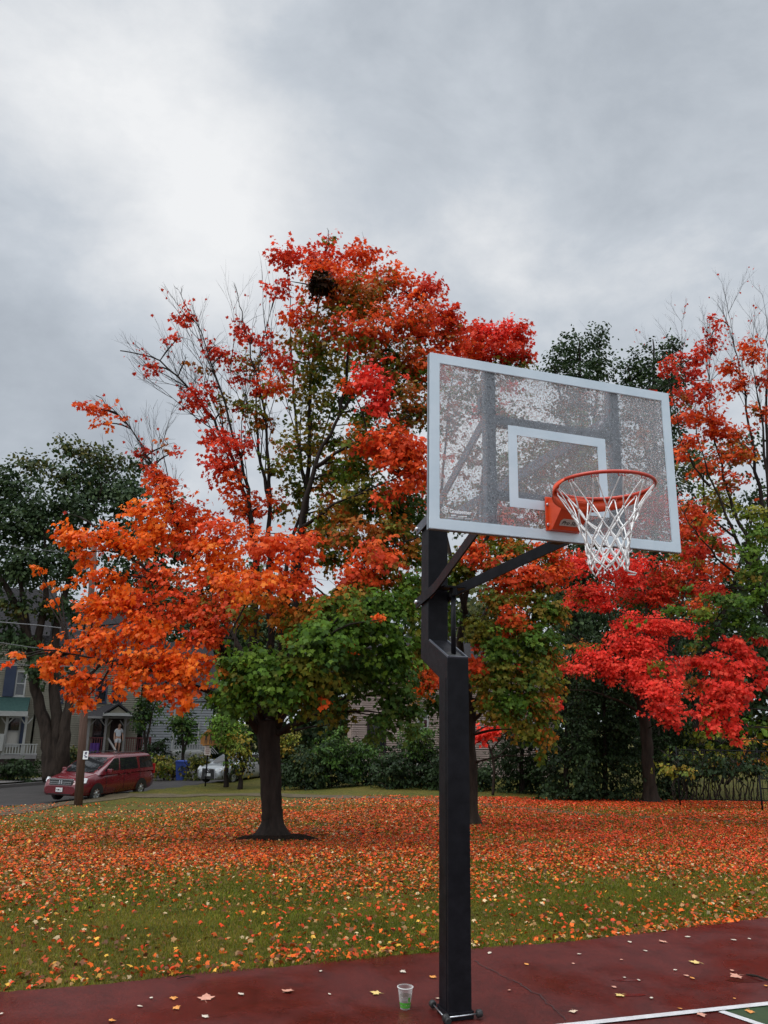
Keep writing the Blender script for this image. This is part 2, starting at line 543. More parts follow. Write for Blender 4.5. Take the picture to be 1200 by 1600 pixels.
# ---- the red court
def build_court():
    mt, nt, out = new_mat("red_court_coating")
    L = nt.links.new
    b = N(nt, "ShaderNodeBsdfPrincipled")
    b.inputs['Specular IOR Level'].default_value = 0.34
    v = coords(nt, 1.0)
    big = N(nt, "ShaderNodeTexNoise", Scale=0.75, Detail=5.0, Roughness=0.55, Distortion=0.3); L(v, big.inputs['Vector'])
    fine = N(nt, "ShaderNodeTexNoise", Scale=70.0, Detail=6.0, Roughness=0.8); L(v, fine.inputs['Vector'])
    mid = N(nt, "ShaderNodeTexNoise", Scale=5.0, Detail=7.0, Roughness=0.7); L(v, mid.inputs['Vector'])
    c1 = ramp(nt, mid.outputs[0], [(0.25, (0.042, 0.0055, 0.0042)), (0.5, (0.082, 0.0100, 0.0075)), (0.68, (0.102, 0.0135, 0.0095)), (0.8, (0.120, 0.025, 0.017))])
    c2 = ramp(nt, fine.outputs[0], [(0.32, 0.40), (0.66, 1.25)])
    mx = N(nt, "ShaderNodeMix", data_type='RGBA', blend_type='MULTIPLY'); mx.inputs[0].default_value = 1.0
    L(c1, mx.inputs['A']); L(c2, mx.inputs['B']); L(mx.outputs['Result'], b.inputs['Base Color'])
    # standing water: smooth film in the dips, damp grain elsewhere
    wet = ramp(nt, big.outputs[0], [(0.46, 0.0), (0.60, 1.0)])
    rr = N(nt, "ShaderNodeMapRange"); rr.inputs['To Min'].default_value = 0.5; rr.inputs['To Max'].default_value = 0.2
    L(wet, rr.inputs[0]); L(rr.outputs[0], b.inputs['Roughness'])
    inv = N(nt, "ShaderNodeMapRange"); inv.inputs['To Min'].default_value = 1.0; inv.inputs['To Max'].default_value = 0.25
    L(wet, inv.inputs[0])
    bp = N(nt, "ShaderNodeBump", Distance=0.004); L(inv.outputs[0], bp.inputs['Strength']); L(fine.outputs[0], bp.inputs['Height'])
    L(bp.outputs[0], b.inputs['Normal'])
    L(b.outputs[0], out.inputs[0])
    bm = bmesh.new()
    # slightly ragged edge where grass meets the coating
    top = []
    for x in np.arange(_ex[0], _ex[-1], 0.05):
        top.append((x, float(edge_y(x)) + 0.07 * (float(noise2(x, 0, 3.0, 9)) - 0.5) + 0.035 * (float(noise2(x, 3, 18.0, 4)) - 0.5)))
    rows = [[bm.verts.new((x, y, 0.004)) for x, y in top], [bm.verts.new((x, -30.0, 0.004)) for x, y in top]]
    for j in range(len(top) - 1):
        bm.faces.new((rows[1][j], rows[1][j + 1], rows[0][j + 1], rows[0][j]))
    o = obj("court", bm, mt)
    tag(o, "wet dark red basketball court surface", kind="structure")


build_court()
M['line_white'] = plain("white_court_paint", (0.42, 0.41, 0.41), (0.60, 0.59, 0.59), scale=9, rough=0.5, bump=0.001, bscale=200)
M['court_green'] = plain("green_court_coating", (0.016, 0.04, 0.014), (0.03, 0.062, 0.022), scale=5, rough=0.42, bump=0.002, bscale=160)
def flat(px, py):
    d = ray(px, py); t = -CAMH / d.z
    return CAM + d * t
A0, A1 = flat(905, 1603), flat(1200, 1571)
B0, B1 = flat(1120, 1580), flat(1182, 1601)
ld = (A1 - A0).normalized(); bd = (B1 - B0).normalized()
corner = A0 + ld * (B0 - A0).dot(ld)


def flat_strip(name, p, q, w, z, mat, label):
    bm = bmesh.new()
    d = (q - p).normalized(); n = Vector((-d.y, d.x, 0)) * w / 2
    k = max(2, int((q - p).length / 0.4))
    rows = [[bm.verts.new((c.x, c.y, z)) for c in (p.lerp(q, i / k) - n, p.lerp(q, i / k) + n)] for i in range(k + 1)]
    for A, B in zip(rows[:-1], rows[1:]):
        bm.faces.new((A[0], B[0], B[1], A[1]))
    return tag(obj(name, bm, mat), label, kind="structure")


flat_strip("court_line_marking", A0 - ld * 7, A1 + ld * 6, 0.052, 0.012, M['line_white'], "white baseline painted on the court")
flat_strip("court_line_marking", corner + bd * 0.03, corner + bd * 6.5, 0.052, 0.0085, M['line_white'], "white line branching off the baseline")
bm = bmesh.new()
q = [corner, corner + bd * 6.5, corner + bd * 6.5 + ld * 6, corner + ld * 6]
bm.faces.new([bm.verts.new((p.x, p.y, 0.008 - 0.002)) for p in q])
f_ = obj("court_green_zone", bm, M['court_green']); tag(f_, "green painted zone of the court", kind="structure")
# crack across the coating
bm = bmesh.new()
ck = [flat(*p) for p in ((742, 1502), (756, 1511), (775, 1521), (788, 1528), (810, 1537), (826, 1549), (842, 1556), (856, 1571), (872, 1581), (890, 1600))]
fine = []
for a, b in zip(ck[:-1], ck[1:]):
    for k in range(5):
        p = a.lerp(b, k / 5); fine.append(p + Vector((random.uniform(-.012, .012), random.uniform(-.012, .012), 0)))
L_ = [bm.verts.new((p.x - 0.003 - random.random() * 0.006, p.y, 0.0075)) for p in fine]
R_ = [bm.verts.new((p.x + 0.002 + random.random() * 0.004, p.y + 0.002, 0.0075)) for p in fine]
for i in range(len(fine) - 1):
    bm.faces.new((L_[i], R_[i], R_[i + 1], L_[i + 1]))
M['crack'] = plain("crack_dirt", (0.025, 0.009, 0.008), (0.05, 0.014, 0.012), rough=0.8)
tag(obj("court_crack", bm, M['crack']), "thin crack in the court coating beside the pole", kind="structure")
# shallow puddles with a mirror surface
M['water'] = plain("puddle_film", (0.05, 0.009, 0.008), (0.07, 0.013, 0.011), rough=0.06, rough_var=0.03, spec=0.5)
for (px, py, rx, ry) in ((980, 1533, 22, 1.8), (985, 1556, 24, 2.4), (1165, 1533, 30, 3)):
    bm = bmesh.new(); ring = []
    for k in range(40):
        a = 2 * PI * k / 40; rr_ = 0.75 + 0.5 * float(noise2(px + 2 * math.cos(a), py + 2 * math.sin(a), 1.1, 8))
        p = flat(px + rx * rr_ * math.cos(a), py + ry * rr_ * math.sin(a)); ring.append(bm.verts.new((p.x, p.y, 0.0058)))
    bm.faces.new(ring)
    tag(obj("puddle_water", bm, M['water']), "shallow puddle on the red court", kind="structure")


# ---- leaf meshes
MAPLE = np.array([(0, .08), (.30, -.03), (.31, .2), (.58, .44), (.26, .56), (0, 1.0), (-.26, .56), (-.58, .44), (-.31, .2), (-.30, -.03)], np.float32)
_h = [(0, .06), (.14, .02), (.33, -.03), (.30, .14), (.44, .24), (.60, .44), (.45, .47), (.34, .46), (.25, .56), (.27, .68), (.12, .78)]
MAPLE_FINE = np.array(_h + [(0, 1.0)] + [(-x, y) for x, y in _h[:0:-1]], np.float32)
OVAL = np.array([(0, 0), (.34, .34), (.26, .7), (0, 1.0), (-.26, .7), (-.34, .34)], np.float32)
DIAMOND = np.array([(0, 0), (.42, .5), (0, 1.0), (-.42, .5)], np.float32)


def unit(v):
    return v / np.maximum(np.linalg.norm(v, axis=-1, keepdims=True), 1e-9)


def leaves_mesh(name, P, T, Nn, S, C, shape, mat, parent=None, curl=0.25):
    P = np.asarray(P, np.float32); n = len(P)
    T = unit(T); Nn = unit(Nn - T * (Nn * T).sum(-1, keepdims=True)); B = np.cross(T, Nn)
    k = len(shape)
    x = shape[:, 0]; y = shape[:, 1]
    cu = RNG.uniform(0.2, 1.0, (n, 1)) * curl
    z = -cu * (y[None, :] ** 2) * 0.7 - cu * np.abs(x)[None, :] * 0.8
    S = np.asarray(S, np.float32)[:, None, None]
    V = P[:, None, :] + S * (x[None, :, None] * B[:, None, :] + y[None, :, None] * T[:, None, :] + z[:, :, None] * Nn[:, None, :])
    return from_arrays(name, V.reshape(-1, 3), np.arange(n * k), np.arange(n) * k, np.full(n, k), mat, parent, face_col=np.clip(C, 0, 1))


# ---- grass and leaf litter on the lawn
def scatter_y(n, x0, x1, d0, d1, power=1.0):
    """points in the lawn, thicker near the viewer; d = distance beyond the court edge"""
    d = d0 + (d1 - d0) * RNG.random(n) ** power
    y = 0; x = RNG.random(n) * (x1 - x0) + x0
    return x, d


def grass():
    Ps, Hs, Ws, Cs = [], [], [], []
    for n, d0, d1, h0, h1, w in ((230000, -0.03, 2.2, .018, .045, .006), (170000, 2.2, 7.0, .025, .055, .011), (75000, 7, 20, .05, .09, .025)):
        d = d0 + (d1 - d0) * RNG.random(n)
        ymid = 5.6 + d
        half = ymid * 0.56 + 3.4
        x = (RNG.random(n) * 2 - 1) * half
        y = edge_y(x) + d
        nn = noise2(x, y, 1.1, 21) * 0.6 + noise2(x, y, 4.0, 22) * 0.4
        keep = RNG.random(n) < (0.35 + 0.9 * nn)
        z = zlv(x, y) - .004
        tb = np.array([(0.125, 0.185, 0.010), (0.205, 0.205, 0.013), (0.26, 0.19, 0.022), (0.075, 0.115, 0.009), (0.24, 0.17, 0.045)])
        dry = np.clip(1.6 * noise2(x, y, .45, 31) - .35 - .10 * x, 0, 1.2)
        w_ = np.stack([0.5 * nn, np.full(n, .30), (1 - nn) * .45 + .5 * dry, 0.40 * nn, .06 + .30 * dry], -1); w_ /= w_.sum(-1, keepdims=True)
        pick = (w_.cumsum(-1) < RNG.random((n, 1))).sum(-1).clip(0, 4)
        c = tb[pick] * RNG.uniform(0.45, 1.2, (n, 1)) * (.7 + .45 * noise2(x, y, 2.2, 33))[:, None]
        Ps.append(np.stack([x, y, z], -1)[keep]); Hs.append(RNG.uniform(h0, h1, n)[keep]); Ws.append(np.full(n, w)[keep]); Cs.append(c[keep])
    P = np.concatenate(Ps); H = np.concatenate(Hs); W_ = np.concatenate(Ws); C = np.concatenate(Cs); n = len(P)
    a = RNG.uniform(0, 2 * PI, n); side = np.stack([np.cos(a), np.sin(a), 0 * a], -1)
    lean = np.stack([RNG.normal(0, .55, n), RNG.normal(0, .55, n), np.ones(n)], -1); lean = unit(lean)
    V = np.stack([P - side * W_[:, None] / 2, P + side * W_[:, None] / 2, P + lean * H[:, None]], 1)
    o = from_arrays("grass", V.reshape(-1, 3), np.arange(n * 3), np.arange(n) * 3, np.full(n, 3), M['grass'], face_col=C)
    tag(o, "short green and tan grass of the lawn", kind="stuff")


LITTER = {
    'orange': (0.64, 0.110, 0.013), 'red': (0.60, 0.050, 0.014), 'rust': (0.38, 0.068, 0.014), 'tan': (0.36, 0.19, 0.075),
    'pale': (0.55, 0.40, 0.22), 'yellow': (0.60, 0.32, 0.045), 'brown': (0.13, 0.05, 0.022)}


def litter():
    Ps, Ss, Cs = [], [], []
    for n, d0, d1, s0, s1 in ((64000, 0.0, 2.6, .014, .052), (320000, 2.6, 9.0, .016, .05), (360000, 9.0, 34.0, .03, .078)):
        d = d0 + (d1 - d0) * RNG.random(n) ** (0.9 if d0 > 5 else 1.0)
        x = (RNG.random(n) * 2 - 1) * ((5.8 + d) * 0.56 + 3.6)
        y = edge_y(x) + d
        dens = leaf_density(x, y)
        rim = np.exp(-(d / 0.16) ** 2) * 0.35
        off = street_off(x, y)
        p_ = np.abs(np.interp(x, _px, _py) - y)
        keep = (RNG.random(n) < np.clip(dens + rim, 0, 1)) & ((off < -0.2) | (RNG.random(n) < 0.02)) & (y < 32) & ((p_ > 0.4) | (RNG.random(n) < 0.45))
        x, y, dens = x[keep], y[keep], dens[keep]
        k = len(x)
        redness = np.clip((x + 1.0) / 5.5, 0, 1) * np.clip((y - 9.5) / 5.5, 0, 1)
        near = np.clip(1 - dens * 1.6, 0, 1)
        cols = np.array(list(LITTER.values()))
        w_ = np.stack([0.42 - .2 * redness + 0 * x, 0.22 + 1.2 * redness, 0.20 + 0 * x, 0.10 + .16 * near, 0.03 + .06 * near, 0.03 + .07 * near, 0.24 + 0 * x], -1)
        w_ /= w_.sum(-1, keepdims=True)
        pick = (w_.cumsum(-1) < RNG.random((k, 1))).sum(-1).clip(0, 6)
        Cs.append(cols[pick] * RNG.uniform(0.55, 1.3, (k, 1)))
        z = zlv(x, y) + RNG.uniform(0.012, 0.045, k)
        Ps.append(np.stack([x, y, z], -1)); Ss.append(RNG.uniform(s0, s1, k))
    P = np.concatenate(Ps); S = np.concatenate(Ss); C = np.concatenate(Cs); n = len(P)
    a = RNG.uniform(0, 2 * PI, n)
    T = np.stack([np.cos(a), np.sin(a), RNG.normal(0, .38, n)], -1)
    Nn = np.stack([RNG.normal(0, .55, n), RNG.normal(0, .55, n), np.ones(n)], -1)
    o = leaves_mesh("leaf_litter", P, T, Nn, S, C, MAPLE, M['litter'], curl=0.9)
    tag(o, "orange, red and tan fallen maple leaves scattered over the lawn", kind="stuff")


grass()
litter()


# ---- single leaves lying on the court
def court_leaf(px, py, w_px, col, label, group=None, shape=MAPLE, stem=True):
    p = flat(px, py)
    w = w_px / (F / (p - CAM).length)
    a = random.uniform(0, 2 * PI)
    bm = bmesh.new()
    vs = []
    cu = random.uniform(0.03, 0.16)
    for x, y in shape:
        y2 = y - 0.45
        vs.append(bm.verts.new((x * w * 1.0, y2 * w, (abs(x) * cu + (y2 * y2) * cu * 0.8) * w * 0.8)))
    f = bm.faces.new(vs)
    c = bm.verts.new((0, -0.1 * w, 0.004))
    bm.faces.remove(f)
    for i in range(len(vs)):
        bm.faces.new((vs[i], vs[(i + 1) % len(vs)], c))
    if stem and w_px > 10:
        tube(bm, [(0, -.34 * w, .003), (random.uniform(-.1, .1) * w, -.6 * w, .004), (random.uniform(-.2, .2) * w, -.85 * w, .003)], 0.0011, 4)
    o = obj("fallen_leaf", bm, col)
    o.location = (p.x, p.y, 0.0115)
    o.rotation_euler = (random.uniform(-.12, .12), random.uniform(-.12, .12), a)
    tag(o, label, "leaf", group)
    return o


M['lf_pale'] = plain("pale_leaf", (0.55, 0.40, 0.27), (0.70, 0.55, 0.40), scale=25, rough=0.5)
M['lf_white'] = plain("bleached_leaf", (0.44, 0.37, 0.29), (0.58, 0.50, 0.40), scale=25, rough=0.45)
M['lf_pink'] = plain("pinkish_leaf", (0.45, 0.20, 0.14), (0.58, 0.30, 0.21), scale=25, rough=0.5)
M['lf_orange'] = plain("orange_leaf", (0.55, 0.20, 0.04), (0.66, 0.28, 0.06), scale=25, rough=0.5)
M['lf_yellow'] = plain("yellow_leaf", (0.60, 0.42, 0.13), (0.70, 0.52, 0.2), scale=25, rough=0.5)
GW, GP_, GO = "small whitish leaves on the red court", "small pinkish leaves on the red court", "small orange leaves on the red court"
for args in (
    (322, 1561, 24, 'lf_pink', "big pinkish maple leaf lying on the red court far left of the cup"),
    (450, 1551, 20, 'lf_pink', "pinkish maple leaf with long stalk on the red court, nearer the cup"),
    (586, 1554, 17, 'lf_yellow', "pale yellow leaf on the red court just left of the plastic cup"),
    (630, 1521, 11, 'lf_white', "whitish leaf on the red court directly behind the plastic cup"),
    (677, 1529, 12, 'lf_orange', "orange brown leaf touching the left side of the black pole"),
    (684, 1563, 7, 'lf_pale', "pale leaf scrap close beside the foot of the black pole"),
    (236, 1562, 8, 'lf_white', None), (218, 1575, 10, 'lf_white', None), (377, 1556, 11, 'lf_white', None), (501, 1520, 8, 'lf_white', None), (515, 1556, 7, 'lf_white', None),
    (2, 1587, 7, 'lf_white', None), (905, 1493, 9, 'lf_white', None), (1075, 1466, 10, 'lf_white', None), (1147, 1471, 10, 'lf_white', None), (1171, 1469, 6, 'lf_white', None),
    (998, 1534, 8, 'lf_white', None), (765, 1491, 10, 'lf_white', None), (1009, 1488, 8, 'lf_white', None), (1038, 1456, 9, 'lf_white', None), (976, 1530, 6, 'lf_white', None),
    (1055, 1518, 7, 'lf_white', None), (1018, 1562, 8, 'lf_white', None), (984, 1474, 10, 'lf_white', None), (966, 1460, 8, 'lf_white', None), (321, 1591, 12, 'lf_white', None),
    (971, 1502, 7, 'lf_pink', None), (1035, 1473, 13, 'lf_pink', None), (960, 1545, 9, 'lf_pink', None), (1144, 1519, 9, 'lf_pink', None), (796, 1550, 8, 'lf_pink', None), (1073, 1527, 9, 'lf_pink', None), (896, 1508, 6, 'lf_pink', None),
    (271, 1563, 12, 'lf_orange', None), (276, 1578, 12, 'lf_orange', None), (175, 1598, 12, 'lf_orange', None), (1148, 1563, 6, 'lf_orange', None), (1197, 1543, 8, 'lf_orange', None), (981, 1463, 8, 'lf_orange', None),
    (823, 1509, 10, 'lf_orange', "lone orange leaf on the court right of the black pole near its crack"),
    (1082, 1531, 10, 'lf_orange', "orange leaf on the court in the open area before the baseline"),
    (1063, 1579, 9, 'lf_orange', "orange leaf lying across the white court line"),
    (1172, 1584, 13, 'lf_orange', "orange leaf lying on the green court zone"),
    (1097, 1589, 14, 'lf_pink', "pinkish leaf lying in the red corner between the white lines"),
    (1149, 1528, 19, 'lf_pink', "wide pinkish leaf on the court left of the dark stick"),
    (968, 1558, 15, 'lf_yellow', "yellow leaf lying at the edge of a small puddle"),
    (1085, 1506, 16, 'lf_yellow', "straw yellow leaf with stalk on the court under the net"),
    (896, 1584, 13, 'lf_pale', "tan leaf on the court near the left end of the white line"),
):
    px, py, w, c, lab = args
    g = None
    if lab is None:
        g = {'lf_white': GW, 'lf_pink': GP_, 'lf_orange': GO}[c]
        lab = {'lf_white': "small whitish leaf lying loose on the open red court", 'lf_pink': "small pinkish leaf lying loose on the open red court", 'lf_orange': "small orange leaf lying loose on the open red court"}[c]
    court_leaf(px, py, w * .82, M[c], lab, g, shape=OVAL if (w < 11) else MAPLE_FINE)
for (p, q, r_, lab) in ((flat(1166, 1526), flat(1205, 1536), 0.008, "dark wet stick lying on the red court"), (flat(276, 1533), flat(306, 1530), 0.004, "thin brown twig at the lawn edge of the court")):
    bm = bmesh.new()
    a, b = p + Vector((0, 0, .013)), q + Vector((0, 0, .013))
    mid_ = a.lerp(b, .5) + Vector((0, .012, .006))
    tube(bm, [a, a.lerp(mid_, .5) + Vector((0, .004, 0)), mid_, mid_.lerp(b, .6) - Vector((0, .006, 0)), b], [r_ * .6, r_, r_ * .9, r_ * .8, r_ * .4], 7)
    tag(obj("stick", bm, M['bark']), lab, "stick")

# ---- plastic cup
cp = flat(633, 1577.5)
cup = thing("plastic_cup", "clear plastic cup with green print standing on the red court", "cup", (cp.x, cp.y, 0.0045))
mt, nt, out = new_mat("clear_plastic")
L = nt.links.new
g_ = N(nt, "ShaderNodeBsdfPrincipled", Roughness=0.12, IOR=1.4); g_.inputs['Base Color'].default_value = (.8, .8, .78, 1)
tr = N(nt, "ShaderNodeBsdfTransparent"); tr.inputs[0].default_value = (.95, .95, .95, 1)
mx = N(nt, "ShaderNodeMixShader"); 
lw = N(nt, "ShaderNodeLayerWeight", Blend=0.35)
mr = N(nt, "ShaderNodeMapRange"); mr.inputs['To Min'].default_value = 0.05; mr.inputs['To Max'].default_value = 0.6
L(lw.outputs['Facing'], mr.inputs[0]); L(mr.outputs[0], mx.inputs[0])
L(tr.outputs[0], mx.inputs[1]); L(g_.outputs[0], mx.inputs[2]); L(mx.outputs[0], out.inputs[0])
M['clear'] = mt
ch, r0, r1 = 0.118, 0.0295, 0.046
bm = bmesh.new()
rad = lambda z: r0 + (r1 - r0) * z / ch
prof = [(0.001, .004), (r0 - .004, .004), (r0 - .002, 0), (r0, .002)] + [(rad(z), z) for z in np.linspace(.006, ch - .004, 12)] + [(r1 + .0025, ch - .003), (r1 + .003, ch), (r1 - .001, ch + .001), (r1 - .002, ch - .003)] + [(rad(z) - .0014, z) for z in np.linspace(ch - .006, .006, 12)] + [(.001, .0055)]
lathe(bm, prof, 40)
obj("cup_wall", bm, M['clear'], cup)
bm = bmesh.new()
lathe(bm, [(r1 + .001, ch - .002), (r1 + .0034, ch - .0015), (r1 + .0034, ch + .0015), (r1 - .0005, ch + .002)], 40)
M['rim_white'] = plain("milky_rim", (.6, .6, .57), (.7, .7, .67), rough=.3)
obj("rim", bm, M['rim_white'], cup)
M['green_ink'] = plain("green_ink", (0.05, 0.28, 0.02), (0.08, 0.36, 0.04), scale=60, rough=.45)
bm = bmesh.new()
for a0, a1, z0, z1 in ((-2.9, -.3, .026, .040), (-2.9, -.3, .011, .0235), (-1.1, -.75, .044, .07)):
    st = 14
    A = [[bm.verts.new(((rad(z) + .0006) * math.cos(a0 + (a1 - a0) * k / st), (rad(z) + .0006) * math.sin(a0 + (a1 - a0) * k / st), z)) for k in range(st + 1)] for z in (z0, z1)]
    for k in range(st):
        bm.faces.new((A[0][k], A[0][k + 1], A[1][k + 1], A[1][k]))
obj("green_print", bm, M['green_ink'], cup)
mt, nt, out = new_mat("cup_water")
w_ = N(nt, "ShaderNodeBsdfTransparent"); w_.inputs[0].default_value = (.72, .70, .55, 1)
gl = N(nt, "ShaderNodeBsdfGlossy", Roughness=.03); mx = N(nt, "ShaderNodeMixShader", Fac=.10)
nt.links.new(w_.outputs[0], mx.inputs[1]); nt.links.new(gl.outputs[0], mx.inputs[2]); nt.links.new(mx.outputs[0], out.inputs[0])
bm = bmesh.new()
lathe(bm, [(r0 - .003, .006)] + [(rad(z) - .0022, z) for z in (.01, .04, .072)], 32, close=True)
obj("water", bm, mt, cup)
# ------------------------------------------------------------------ basketball hoop
YAW = 0.3218
HP = Vector((0.4755, 5.1659, 0.0))
hoop = thing("basketball_hoop", "basketball hoop with rain-beaded clear backboard on a black square steel pole", "basketball hoop", HP, YAW)
BX, BY, BZ = 0.089, -1.241, 3.1035
BW, BH = 1.524, 0.965
HM = Matrix.Translation(HP) @ Matrix.Rotation(YAW, 4, 'Z')
HI = HM.inverted()


def on_board(px, py, y=BY):
    """local x, z where the view ray of a photo pixel meets the plane at local depth y"""
    o = HI @ CAM; d = HI.to_3x3() @ ray(px, py)
    t = (y - o.y) / d.y
    return o.x + d.x * t, o.z + d.z * t


# pole: lower post, sloping neck set back, upper post
bm = bmesh.new()
hw = 0.074
prof = [(-hw, 0.0), (-hw, 2.075), (0.262, 2.215), (0.262, 3.06), (0.405, 3.06), (0.405, 2.10), (hw, 1.955), (hw, 0.0)]
prism(bm, [(-hw, y, z) for y, z in prof], (2 * hw, 0, 0))
bmesh.ops.recalc_face_normals(bm, faces=bm.faces[:])
bmesh.ops.bevel(bm, geom=bm.edges[:], offset=0.006, segments=2, affect='EDGES', profile=0.6)
pole = obj("pole", bm, M['black_steel'], hoop)
# lip and opening on the sloping neck
bm = bmesh.new()
sl = math.atan2(2.215 - 2.075, 0.262 + hw)
mt_ = Matrix.Translation((0, -hw, 2.075)) @ Matrix.Rotation(sl, 4, 'X')
ln = math.hypot(0.262 + hw, 0.14)
for x in (-hw + .007, hw - .007):
    box(bm, x, ln / 2, 0.004, .010, ln - .01, .012, mt_, .002)
box(bm, 0, .008, 0.004, 2 * hw - .026, .010, .012, mt_, .002)
obj("neck_lip", bm, M['grey_steel'], pole)
bm = bmesh.new()
lathe(bm, [(.001, .0035), (.046, .0035), (.05, .001)], 28, mt_ @ Matrix.Translation((0, .075, 0)))
obj("neck_opening", bm, M['black_ink'], pole)
bm = bmesh.new()
box(bm, 0, .3335, 3.066, 2 * hw + .012, .155, .012, None, .003)
obj("pole_cap", bm, M['black_steel'], pole)
bm = bmesh.new()       # weld seam up the left face
box(bm, -hw - .0008, -hw + .030, 1.0, .003, .003, 1.9)
obj("weld_seam", bm, M['black_steel'], pole)
# anchor at the foot
bm = bmesh.new()
box(bm, 0, 0, .0095, .165, .165, .008, None, .002)
base = obj("base_plate", bm, M['black_steel'], hoop)
for p, q in (((-.10, -.092, .030), (.112, -.092, .034)), ((-.092, -.10, .018), (-.092, .125, .034))):
    bm = bmesh.new(); tube(bm, [p, q], .0042, 10)
    rod = obj("clamp_rod", bm, M['zinc'], hoop)
    d = (Vector(q) - Vector(p)).normalized()
    for e in (Vector(p), Vector(q)):
        bm = bmesh.new(); tube(bm, [e - d * .018, e - d * .012, e + d * .012, e + d * .018], [.015, .021, .021, .015], 14)
        obj("knob", bm, M['rubber'], rod)
bm = bmesh.new()
for s in (-1, 1):
    box(bm, s * .079, 0, .03, .008, .165, .035, None, .002)
    box(bm, 0, s * .079, .03, .148, .008, .035, None, .002)
obj("clamp_collar", bm, M['black_steel'], hoop)


# lifting arms: two pairs of flat bars, bolted behind the upper post and splayed out to the board
sx0, sz0 = on_board(766, 690, BY + .05)
sx1, sz1 = on_board(961, 690, BY + .05)


def flat_bar(bm, pts, hgt, th):
    pts = [Vector(p) for p in pts]
    secs = []
    for i, p in enumerate(pts):
        t = (pts[min(i + 1, len(pts) - 1)] - pts[max(i - 1, 0)]).normalized()
        s = Vector((t.y, -t.x, 0)).normalized(); u = s.cross(t)
        if u.z < 0: u = -u
        secs.append([bm.verts.new(p + s * a * th / 2 + u * b * hgt / 2) for a, b in ((-1, -1), (1, -1), (1, 1), (-1, 1))])
    for A, B in zip(secs[:-1], secs[1:]):
        for j in range(4):
            bm.faces.new((A[j], A[(j + 1) % 4], B[(j + 1) % 4], B[j]))
    bm.faces.new(secs[0][::-1]); bm.faces.new(secs[-1])
    bmesh.ops.recalc_face_normals(bm, faces=bm.faces[:])


def bend(p, q, r_, n=5):
    """softened corner p-q-r"""
    p, q, r_ = Vector(p), Vector(q), Vector(r_)
    a = q + (p - q).normalized() * .09; b = q + (r_ - q).normalized() * .09
    out = [p]
    for k in range(n + 1):
        t = k / n
        out.append(a * (1 - t) ** 2 + q * 2 * t * (1 - t) + b * t * t)
    out.append(r_)
    return out


for side, sx in ((-1, sx0), (1, sx1)):
    for lower in (True, False):
        z0, z1 = (2.50, 2.80) if lower else (3.04, 3.375)
        xo = side * (hw + .012)
        ex = sx - side * .035
        knee_y = 0.12
        kz = z0 + (z1 - z0) * (0.44 - knee_y) / (0.44 - (BY + .09)) * 0.9
        bm = bmesh.new()
        flat_bar(bm, bend((xo, .47, z0 - .01), (xo, knee_y, kz), (ex, BY + .085, z1)), .068, .012)
        arm = obj("lower_arm" if lower else "upper_arm", bm, M['black_steel'] if lower else M['grey_steel'], hoop)
        if lower and side < 0:
            bm = bmesh.new()
            flat_bar(bm, bend((xo + .009, .22, kz - .035), (xo + .009, knee_y, kz), (ex + .007, BY + .12, z1 - .005)), .05, .005)
            obj("rusty_strip", bm, M['rust'], arm)
        for (bx_, by_, bz_) in ((xo, .445, z0), (ex, BY + .105, z1)):
            bm = bmesh.new()
            tube(bm, [(bx_ - .022, by_, bz_), (bx_ - .014, by_, bz_), (bx_ + .014, by_, bz_), (bx_ + .022, by_, bz_)], [.011, .016, .016, .011], 10)
            obj("pivot_bolt", bm, M['zinc'], arm)
bm = bmesh.new()
box(bm, 0, .20, 2.575, 2 * hw - .002, .09, .022, None, .003)
box(bm, 0, .03, 2.548, 2 * hw + .01, .12, .014, None, .003)
box(bm, 0, .0, 2.515, .03, .07, .05, None, .003)
obj("cross_plate", bm, M['black_steel'], hoop)
bm = bmesh.new()
tube(bm, [(0, .0, 2.06), (0, .0, 2.52)], .0165, 16)
obj("lift_rod", bm, M['black_steel'], hoop)

# ---- backboard
board = bpy.data.objects.new("backboard", None); COL.objects.link(board); board.parent = hoop


def ring_frame(bm, cx, cz, w, h, b, y0, y1):
    o = [(cx - w / 2, cz - h / 2), (cx + w / 2, cz - h / 2), (cx + w / 2, cz + h / 2), (cx - w / 2, cz + h / 2)]
    i = [(cx - w / 2 + b, cz - h / 2 + b), (cx + w / 2 - b, cz - h / 2 + b), (cx + w / 2 - b, cz + h / 2 - b), (cx - w / 2 + b, cz + h / 2 - b)]
    V = {}
    for k, l in (('o', o), ('i', i)):
        for y in (y0, y1):
            V[k, y] = [bm.verts.new((x, y, z)) for x, z in l]
    for j in range(4):
        n = (j + 1) % 4
        bm.faces.new((V['o', y0][j], V['o', y0][n], V['i', y0][n], V['i', y0][j]))
        bm.faces.new((V['o', y1][n], V['o', y1][j], V['i', y1][j], V['i', y1][n]))
        bm.faces.new((V['o', y0][n], V['o', y0][j], V['o', y1][j], V['o', y1][n]))
        bm.faces.new((V['i', y0][j], V['i', y0][n], V['i', y1][n], V['i', y1][j]))


bm = bmesh.new()
ring_frame(bm, BX, BZ, BW, BH, .056, BY, BY + .010)
bmesh.ops.recalc_face_normals(bm, faces=bm.faces[:])
bmesh.ops.bevel(bm, geom=bm.edges[:], offset=.0025, segments=2, affect='EDGES')
obj("board_border", bm, M['frame_white'], board)
bm = bmesh.new()
ring_frame(bm, BX, BZ, BW - .006, BH - .006, .022, BY + .0105, BY + .022)
ring_frame(bm, BX, BZ, BW, BH, .03, BY + .0225, BY + .038)
bmesh.ops.recalc_face_normals(bm, faces=bm.faces[:])
obj("edge_trim", bm, M['frame_edge'], board)

